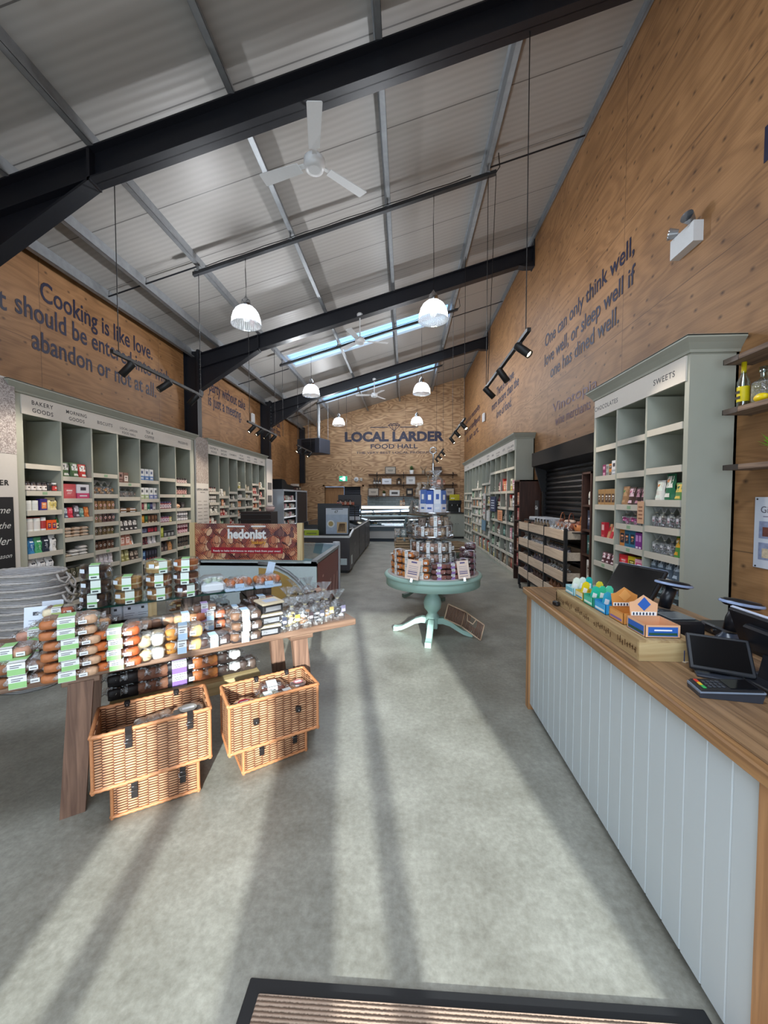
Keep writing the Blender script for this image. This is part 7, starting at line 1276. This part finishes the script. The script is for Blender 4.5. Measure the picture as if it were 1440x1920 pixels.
for ya, yb in ((CYF-.065, CYF), (CYN, CYN+.09)): m = cm(); m.box(CX0-.012, CX0+.06, ya, yb, 0, .89, wood('oak_post', (190, 142, 96), (152, 108, 70), 2, rough=.45, stretch=(1.2, 26, 26))); obj('corner_post', m, r_)
m = cm(); m.box(CX0+.04, 1.66, CYN+.03, CYF-.03, 0, .05, BLK); obj('plinth', m, r_)
m = cm(); m.box(CX0+.0, 1.78, CYN-.03, CYF+.03, .892, .93, oakt); obj('worktop', m, r_); m = cm(); m.cb((CX0-.035+CX0)/2, (CYN+CYF)/2, .888, .036, CYF-CYN+.07, .044, oakc, .006); m.cb(1.36, CYF+.04, .888, .85, .02, .044, oakc, .004); obj('edge_moulding', m, r_)
CZ = .931
# long upturned wine crate carrying snack cartons
wc = wood('crate_pine', (196, 170, 126), (148, 118, 78), 1, rough=.65, stretch=(1.5, 20, 20)); q0, q1 = atz(1183, 1239, CZ), atz(1052, 1131, CZ)
X0 = (q0.x+q1.x)/2; Y0, Y1 = q0.y, q1.y; wid = .235; r_ = thing('wine_crate', 'long upturned pine crate under the snack cartons', 'crate', (X0+wid/2, (Y0+Y1)/2, CZ)); hl = (Y1-Y0)/2; CH = .092
m = MB(); m.box(-wid/2, -wid/2+.012, -hl+.012, hl, 0, CH-.011, wc); m.box(wid/2-.012, wid/2, -hl+.012, hl, 0, CH-.011, wc)
for k in range(3): y = -hl+k*(2*hl/3); m.box(-wid/2, wid/2, y+.001, y+2*hl/3-.002, CH-.011, CH, wc)
obj('boards', m, r_); m = MB(); m.box(-wid/2, wid/2, -hl, -hl+.012, 0, CH-.011, wood('crate_end_pine', (204, 180, 134), (168, 138, 92), 0, rough=.6, stretch=(2, 14, 14))); m.box(-wid/2, wid/2, hl-.012, hl, 0, CH-.011, wc); obj('end_board', m, r_)
m = MB(); ink = M((98, 70, 40), .7); rg = random.Random(9)
for wd0, wd1 in ((-.95, -.62), (-.5, -.12), (0, .35), (.48, .66), (.72, .95)):
    y = wd0*hl
    while y < wd1*hl: z = rg.uniform(.02, .035); m.box(-wid/2-.0012, -wid/2, y, y+.006, z, z+rg.uniform(.02, .034), ink); (m.box(-wid/2-.0012, -wid/2, y, y+.014, z+.01, z+.014, ink) if rg.random() < .6 else None); y += .02
obj('stencil_mark', m, r_)
ZC = CZ+CH
def carton(lab, y, c_body, c_panel, c_line, w=.15, d=.13, h=.055, header=None, fill=None, x=None, rz=0.):
    r_ = thing('snack_carton', lab, 'snack box', (x or X0+wid/2-.0, y, ZC+.001), rz, 'snack cartons on the wine crate'); a, b_, c = M(c_body, .5, var=.03), M(c_panel, .5, var=.03), M(c_line, .5, var=.03); m = MB()
    m.box(-w/2, w/2, -d/2, -d/2+.002, 0, h, a); m.box(-w/2, w/2, d/2-.002, d/2, 0, h, a); m.box(-w/2, -w/2+.002, -d/2, d/2, 0, h, a); m.box(w/2-.002, w/2, -d/2, d/2, 0, h, a); m.box(-w/2, w/2, -d/2, d/2, 0, .002, a); obj('tray', m, r_)
    m = MB(); m.box(-w*.42, w*.42, -d/2-.001, -d/2, h*.12, h*.86, b_); m.box(-w/2-.001, -w/2, -d*.42, d*.42, h*.12, h*.86, b_); m.box(-w*.4, w*.4, -d/2-.0018, -d/2-.001, h*.2, h*.4, c); m.box(-w/2-.0018, -w/2-.001, -d*.4, d*.4, h*.2, h*.4, c); m.box(-w*.25, w*.25, -d/2-.0022, -d/2-.001, h*.55, h*.66, W1); obj('printed_panel', m, r_)
    if header:
        m = MB(); hz = header; m.prism([(-w*.4, h), (-w*.46, h+hz*.65), (-w*.3, h+hz*.7), (-w*.02, h+hz), (w*.28, h+hz*.7), (w*.42, h+hz*.6), (w*.4, h)], d/2-.003, d/2, a); m.prism([(0, h+hz*.25), (w*.2, h+hz*.55), (0, h+hz*.9), (-w*.2, h+hz*.55)], d/2-.0045, d/2-.003, b_); m.box(-w*.38, w*.38, d/2-.0045, d/2-.003, h+hz*.02, h+hz*.2, W1)
        for k in range(7): m.box(-w*.34+k*w*.1, -w*.30+k*w*.1, d/2-.006, d/2-.0045, h+hz*.05, h+hz*.17, M('20304a', .5))
        obj('header_card', m, r_)
    if fill:
        for k, fc_ in enumerate(fill): m = MB(); m.T = Matrix.Translation((-w*.3+k*w*.6/max(1, len(fill)-1), .02, .004)) @ Matrix.Rotation(.35-.12*k, 4, 'Y') @ Matrix.Rotation(-.2, 4, 'X'); m.prism([(-.02, 0), (.02, 0), (.02, .085), (.008, .1), (-.008, .1), (-.02, .085)], -.005, .005, M(fc_, .35)); m.box(-.012, .012, -.006, -.005, .03, .06, W1); obj('snack_sachet', m, r_)
yn = Y0+.10
carton('peach and blue mountain print snack carton nearest the till', yn, 'e8b48c', '2c62b8', '24503c', .15, .14, .055, .10); m = MB(); m.ball((0, 0, .012), .03, M('26463c', .4), 12, 6, (1.4, .6, .35)); tag(obj('foil_bar', m, loc=(X0+wid/2, yn, ZC+.004)), 'single dark green bar left inside the peach carton', 'snack bar')
carton('orange framed snack carton behind the peach one', yn+.165, 'd8944c', 'e8a860', '8a6ca8', .15, .13, .055, .10); carton('bright blue snack carton in the middle of the crate', yn+.315, '2c98d8', '48b0e8', 'e4f4fc', .16, .12, .055, None, ['38b0d0', '60c8e8']); carton('green and teal snack carton on the crate', yn+.45, '38b08c', '58c8a8', 'e4f8f0', .16, .11, .055, None, ['2cc0a0', '38c898', '58d8b0'])
carton('yellow edged snack carton on the crate', yn+.575, 'e8c848', 'f0e8c0', '58a0c8', .15, .1, .05, None, ['e8d020', 'e0d840']); carton('pale aqua snack carton farthest along the crate', yn+.70, 'b8e4ec', '7cc8d8', 'f0fafc', .16, .12, .05, None, ['e8f0e0', 'dce8e0', '20b8b0'])
m = MB(); m.cb(0, 0, 0, .03, .05, .028, BLK, .006); m.cb(0, -.012, .028, .02, .02, .004, chrome, .001); tag(obj('small_clip', m, loc=atz(1043, 1135, CZ)+Vector((0, 0, 0)), rot=.3), 'small black and silver gadget beside the far end of the crate', 'gadget')
# card terminal
def at_c(px, py): return atz(px, py, CZ)
tm = at_c(1358, 1303); r_ = thing('card_terminal', 'black card payment terminal with coloured keys on the counter', 'card terminal', tm, -.18-.0)
pl = M((26, 28, 34), .35, var=.04); m = MB(); m.prism([(-.095, 0), (.09, 0), (.098, .03), (.092, .045), (-.085, .026), (-.098, .016)], -.042, .042, M((44, 48, 58), .4)); m.prism([(-.094, .02), (.094, .038), (.09, .047), (-.088, .03)], -.044, .044, pl); obj('body', m, r_)
m = MB(); m.prism([(-.096, .017), (.098, .034), (.098, .04), (-.096, .023)], -.0445, .0445, M((150, 168, 192), .3, .5)); obj('silver_band', m, r_)
rot_t = math.atan2(.017, .178); T_ = Matrix.Translation((0, 0, .039)) @ Matrix.Rotation(-rot_t, 4, 'Y')
m = MB(); m.T = T_; m.box(-.0, .08, -.034, .034, -.0, .0022, M((14, 16, 20), .1, var=0)); obj('screen', m, r_)
for i in range(4):
    for j in range(3): m = MB(); m.T = T_; m.cb(-.014-i*.014, .022-j*.019-.003, -.001, .009, .013, .0035, M('3c4048', .4), .001); obj('key', m, r_)
for j, c in enumerate(('d83828', 'e8c030', '38b058')): m = MB(); m.T = T_; m.cb(-.076, .026-j*.024, -.001, .011, .02, .0035, M(c, .4), .001); obj('coloured_key', m, r_)
m = MB(); m.tube([(.095, 0, .02), (.13, .01, .008), (.18, .05, .006), (.26, .04, .006), (.34, .08, .006)], .004, BLK); obj('cable', m, r_)
# customer display
scr = M((12, 12, 14), .12, var=0, name='dark_screen'); cd = at_c(1352, 1268)
r_ = thing('customer_display', 'small black customer display facing the aisle on the counter', 'screen', cd+Vector((0, 0, 0)), -.45); m = MB(); m.cb(0, .01, 0, .17, .12, .008, M((70, 76, 88), .3, .3), .002); m.cb(0, .02, .008, .06, .03, .03, pl, .003); obj('base', m, r_)
T_ = Matrix.Translation((0, -.02, .022)) @ Matrix.Rotation(-.75, 4, 'X'); m = MB(); m.T = T_; m.cb(0, .008, 0, .205, .016, .155, pl, .004); obj('housing', m, r_); m = MB(); m.T = T_; m.box(-.09, .09, -.002, .0, .014, .142, scr); obj('screen', m, r_)
# near till screen seen from behind its edge, and the far one
def till(lab, c, rz, tilt, w, h_, edge):
    r_ = thing('till_screen', lab, 'till screen', c, rz); m = MB(); m.cb(0, .02, 0, .2, .2, .014, pl, .004); m.prism([(-.02, .01), (.06, .01), (.04, .10), (.0, .10)], -.05, .05, pl, 'x'); obj('stand', m, r_)
    T_ = Matrix.Translation((0, -.03, .07)) @ Matrix.Rotation(tilt, 4, 'X'); m = MB(); m.T = T_; m.cb(0, .012, 0, w, .026, h_, pl, .005); m.cb(0, .035, h_*.2, w*.6, .03, h_*.6, pl, .008); obj('housing', m, r_)
    m = MB(); m.T = T_; m.box(-w/2+.012, w/2-.012, -.003, -.0, .014, h_-.014, scr); obj('screen', m, r_); m = MB(); m.T = T_; m.box(-w/2, w/2, .0, .012, h_, h_+.003, M(edge, .3)); obj('top_edge', m, r_)
till('large black till screen at the frame edge with pale top edge', Vector((1.43, 1.50, CZ)), 1.57, -.35, .40, .19, 'c4cce0'); till('black till screen at the far end of the counter, seen from the side', Vector((1.42, 2.52, CZ)), -1.25, -.62, .34, .24, '8c98b0')
def scanner(lab, c, rz, s_=1.):
    r_ = thing('barcode_scanner', lab, 'barcode scanner', c, rz); g = M((46, 56, 72), .25, var=.05); m = MB(); m.lathe([(.058*s_, 0), (.06*s_, .02), (.052*s_, .045), (.03*s_, .07), (.022*s_, .085)], 24, g, sy=.9); obj('base', m, r_)
    m = MB(); m.tube([(0, 0, .07*s_), (.012, 0, .11*s_), (.035, 0, .15*s_)], [.02*s_, .022*s_, .02*s_], pl, 12); obj('handle', m, r_)
    m = MB(); m.T = Matrix.Translation((.045, 0, .165*s_)) @ Matrix.Rotation(.15, 4, 'Y'); m.lathe([(0, -.018), (.035*s_, -.016), (.045*s_, 0), (.036*s_, .014), (0, .018)], 22, pl, sx=1.5, sy=.85); obj('head', m, r_); m = MB(); m.T = Matrix.Translation((.045, 0, .165*s_)) @ Matrix.Rotation(.15, 4, 'Y'); m.lathe([(.0455*s_, -.005), (.0462*s_, .002), (.043*s_, .007)], 22, M((140, 156, 190), .25), cap=False, sx=1.5, sy=.86); obj('bumper', m, r_)
    m = MB(); m.cb(.06, 0, .125*s_, .012, .016, .02, M('5a6478', .4), .003); obj('trigger', m, r_)
scanner('black barcode scanner in its cradle near the large till screen', Vector((1.50, 1.84, CZ)), -.1, 1.35); scanner('black barcode scanner farther back beside the peach carton header', Vector((1.44, 2.2, CZ)), -.1, 1.4)
r_ = thing('receipt_printer', 'black receipt printer behind the wine crate', 'receipt printer', (1.36, 2.0, CZ), .05); m = MB(); m.cb(0, 0, 0, .16, .2, .11, pl, .01); obj('body', m, r_); m = MB(); m.cb(0, 0, .11, .12, .12, .006, M((110, 116, 120), .15), .002); obj('lid', m, r_)
r_ = thing('cash_drawer_printer', 'low black box with cables between the screens', 'till box', (1.67, 2.0, CZ), 0); m = MB(); m.cb(0, 0, 0, .16, .3, .05, pl, .008); obj('body', m, r_); m = MB(); m.cyl((-.082, .05, .025), (-.088, .05, .025), .008, chrome, n=10); obj('lock', m, r_)
rg = random.Random(21)
for k in range(5):
    p = Vector((1.38+.03*k, 1.42, CZ+.004)); m = MB(); m.tube([(rg.uniform(0, .03), q*.05, abs(rg.uniform(0, .012))) if q else (0, 0, 0) for q in range(4)]+[(.10+.02*k, .17, .004+.004*k)], .0035, BLK if k % 2 else M('3a4458', .5)); tag(obj('till_cable', m, loc=p), f"black cable on the counter behind the card terminal, {ORD[k]} of the tangle", 'cable', 'cables tangled behind the card terminal')
m = MB(); m.cb(0, 0, 0, .14, .1, .006, M((52, 56, 66), .3), .002); m.box(-.06, .06, -.052, -.05, .001, .005, M('b8c4d8', .3)); tag(obj('tablet', m, loc=(1.40, 1.30, CZ), rot=-.45), 'thin dark tablet with silver edge at the frame edge of the counter', 'tablet')
m = MB(); m.box(-.025, .025, -.0, .002, 0, .05, M((44, 72, 130), .4)); m.box(-.03, .03, -.01, .02, 0, .003, M('d8c8b0', .5)); tag(obj('blue_tag', m, loc=at_c(1290, 1240), rot=.4), 'small blue leaflet beside the customer display', 'leaflet')
# ------------------------------------------------------------------ reclaimed shelves and poster on the high wall
rec = wood('reclaimed_shelf_board', (150, 126, 108), (104, 84, 72), 1, rough=.7)
for k, (px, py) in enumerate(((1357, 676), (1355, 770), (1356, 873))):
    q = atx(px, py, 2.40); r_ = thing('reclaimed_shelf', f"short reclaimed wood shelf by the frame edge, {['top', 'middle', 'bottom'][k]} one", 'wall shelf', (2.51, q.y-.65, q.z)); m = MB(); m.box(-.11, .11, -.65, .58, -.035, 0, rec); m.box(-.11, .11, .58, .65, -.035, -.0, rec); obj('board', m, r_)
    m = MB(); m.box(-.112, -.108, .52, .652, -.037, .002, M((84, 78, 76), .4, .6)); m.box(-.112, .10, .646, .652, -.037, .002, M((84, 78, 76), .4, .6)); obj('metal_corner', m, r_)
    if k == 1: ZB, YBt = q.z, q.y
clg = clear('bottle_glass', (224, 236, 228), .2, .03)
r_ = thing('lemon_liqueur_bottle', 'tall clear bottle with yellow label on the middle reclaimed shelf', 'bottle', (2.50, aty(1395, 740, 2.8).y-.02, ZB+.001)); r_.location.y = atx(1393, 750, 2.50).y; m = MB(); m.lathe([(.034, 0), (.037, .006), (.037, .20), (.016, .25), (.014, .33)], 20, clg); obj('glass_body', m, r_)
m = MB(); m.lathe([(.0375, .05), (.0375, .16)], 20, M('dcc818', .4), cap=False); m.T = Matrix.Translation((-.0, 0, 0)); m.box(-.0385, -.037, -.02, .02, .07, .09, BLK); m.box(-.0385, -.037, -.015, .02, .11, .13, BLK); obj('paper_label', m, r_); m = MB(); m.lathe([(.0155, .26), (.0165, .35), (0, .352)], 14, M('dcc818', .4)); obj('cap', m, r_)
r_ = thing('glass_decanter', 'square clear cut-glass bottle with a lemon at the frame edge', 'bottle', (2.52, atx(1431, 750, 2.52).y, ZB+.001)); m = MB(); m.cb(0, 0, 0, .1, .11, .17, clear('cut_glass', (214, 226, 222), .3, .1, 60), .015); m.lathe([(.035, .17), (.02, .19), (.02, .23)], 18, clg); obj('glass_body', m, r_); m = MB(); m.lathe([(.027, .225), (.028, .26), (0, .265)], 18, clear('stopper', (200, 214, 210), .4, .05)); obj('stopper', m, r_)
m = MB(); m.ball((0, 0, 0), .035, M('e8cc10', .35, var=.2, sc=60), 16, 10, (.8, 1.5, .85)); tag(obj('lemon', m, loc=(2.44, atx(1427, 745, 2.44).y, ZB+.03)), 'yellow lemon in front of the cut-glass bottle', 'lemon')
a = atx(1437, 806, 2.52); r_ = thing('trailing_plant', 'bright green leaf tips hanging in at the frame edge', 'plant', (2.5, a.y-.12, ZB-.41)); r_.location.z = atx(1356, 873, 2.4).z+.001; m = MB(); m.lathe([(.04, 0), (.055, .09), (.05, .09)], 16, M('d8d4cc', .5)); obj('pot', m, r_); m = MB(); rg = random.Random(8); g_ = M('7cb82c', .5, var=.25)
for k in range(60): an = rg.uniform(0, 6.28); e = rg.uniform(.1, 1.2); l_ = rg.uniform(.1, .2); d_ = Vector((math.cos(an)*math.cos(e)*.5, math.sin(an)*math.cos(e), math.sin(e))); p = Vector((0, 0, .09)); q_ = p+d_*l_; s_ = d_.cross(Vector((0, 0, 1))).normalized()*.014; m.add([tuple(p-s_*.2), tuple((p+q_)/2-s_), tuple(q_), tuple((p+q_)/2+s_)], [(0, 1, 2, 3)], g_)
obj('foliage', m, r_)
pa_, pb_ = atx(1416, 932, XR-.01), atx(1411, 1062, XR-.01); r_ = thing('wall_poster', 'white gift poster on the plywood at the frame edge', 'poster', (XR-.006, pa_.y-.22, pb_.z)); hh_ = pa_.z-pb_.z; m = MB(); m.box(-.003, .004, -.22, .22, 0, hh_, M((206, 212, 226), .5, var=.03)); obj('sheet', m, r_)
text_on('Gifts', (-.004, .17, hh_*.78), (0, -1, 0), (0, 0, 1), None, r_, .05, M('5a5668', .5), 0); m = MB()
for k, z in enumerate((.42, .12)):
    for j in range(2): m.box(-.0045, -.003, .18-j*.2-.15, .18-j*.2, hh_*z, hh_*(z+.24), M('8a94b4', .5, var=.5, sc=30)); m.box(-.0055, -.0045, .15-j*.2-.08, .15-j*.2, hh_*(z+.03), hh_*(z+.16), M(('6a3c34', '3c3c48', 'c8b8a0', '4a5a44')[k*2+j], .5, var=.5, sc=60))
m.box(-.0045, -.003, -.15, .15, hh_*.72, hh_*.735, M('8a86a0', .5)); obj('product_photo', m, r_)
for z in (.02, .97): m = MB(); m.cyl((-.002, .2, hh_*z), (-.007, .2, hh_*z), .006, BLK, n=8); obj('pin', m, r_)
# ------------------------------------------------------------------ doormat
mm_ = bpy.data.materials.new('ribbed_coir'); t, b, _o = nodes(mm_); L = t.links.new; tc = N(t, 'TexCoord'); sp = N(t, 'SeparateXYZ'); L(tc.outputs['Object'], sp.inputs[0]); n = N(t, 'TexNoise'); n.inputs['Scale'].default_value = 160; L(tc.outputs['Object'], n.inputs['Vector']); s1 = math_(t, 'ABSOLUTE', math_(t, 'SINE', math_(t, 'MULTIPLY', math_(t, 'ADD', sp.outputs[1], math_(t, 'MULTIPLY', n.outputs['Fac'], .004)), PI/.0125)))
r = ramp(t, [(.1, (92, 74, 62)), (.6, (158, 134, 116)), (1., (184, 160, 142))]); L(math_(t, 'ADD', math_(t, 'MULTIPLY', s1, .7), math_(t, 'MULTIPLY', n.outputs['Fac'], .35)), r.inputs[0]); L(r.outputs[0], b.inputs['Base Color']); b.inputs['Roughness'].default_value = .95; bp = N(t, 'Bump'); bp.inputs['Strength'].default_value = .8; bp.inputs['Distance'].default_value = .006; L(s1, bp.inputs['Height']); L(bp.outputs[0], b.inputs['Normal'])
c0, c1 = atz(467, 1842, .008), atz(1332, 1882, .008); x0, x1, y1 = c0.x, min(c1.x, .955), (c0.y+c1.y)/2
r_ = thing('doormat', 'brown ribbed entrance mat with black rubber border', 'doormat', ((x0+x1)/2, y1-.75, .001)); hx = (x1-x0)/2; m = MB(); m.cb(0, 0, 0, 2*hx, 1.5, .008, M((28, 28, 30), .7), .003); obj('border', m, r_); m = MB(); m.cb(0, 0, .008, 2*hx-.09, 1.41, .008, mm_, .003); obj('ribbed_pile', m, r_)

# things hung from the shelving
def hang(name, lab, cat, px0, px1, py0, py1, x, col, col2=None, d=.004, body=None):
    a, b_ = atx(px0, py1, x), atx(px1, py0, x); w = abs(a.y-b_.y); h_ = b_.z-a.z; m = MB(); m.box(-d, 0, -w/2, w/2, 0, h_, M(col, .6, var=.2, sc=30))
    if col2:
        for q in range(4): m.box(-d-.001, -d, -w*.3, w*.3, h_*(.2+.17*q), h_*(.26+.17*q), M(col2, .6))
    m.box(-.002, .05, -.003, .003, h_-.005, h_, BLK); tag(obj(name, m, loc=(x, (a.y+b_.y)/2, a.z)), lab, cat)
hang('hanging_tag', 'tan card tag hung between the bright pink bags and the sweets bay', 'tag', 1195, 1208, 940, 981, 2.235, 'd0a484', '8a5a44')
hang('oven_glove', 'navy patterned oven glove hanging on the long high-wall shelving', 'oven glove', 921, 931, 931, 958, 2.22, '2a3454', 'c8d0dc', .03)
hang('hanging_sign', 'orange kraft card hung on the long high-wall shelving', 'sign', 933, 942, 957, 975, 2.235, 'd89870', '9a5a40')
hang('tea_towel', 'pale blue tea towel hanging low on the long high-wall shelving', 'tea towel', 904, 911, 976, 993, 2.22, '6c8ca0', None, .02)
hang('tea_towel', 'white and red printed tea towel hanging on the long high-wall shelving', 'tea towel', 907, 911, 925, 972, 2.22, 'c8c4c0', 'a8504c', .02)
hang('shopping_bag', 'white cloth bag hanging on the long high-wall shelving', 'bag', 914, 919, 958, 976, 2.22, 'dcdad6', None, .03)
hang('greeting_strip', 'long pale strip of cards hanging at the near end of the long shelving', 'card strip', 948, 951, 925, 978, 2.22, 'b4aca4', '6c645c', .01)
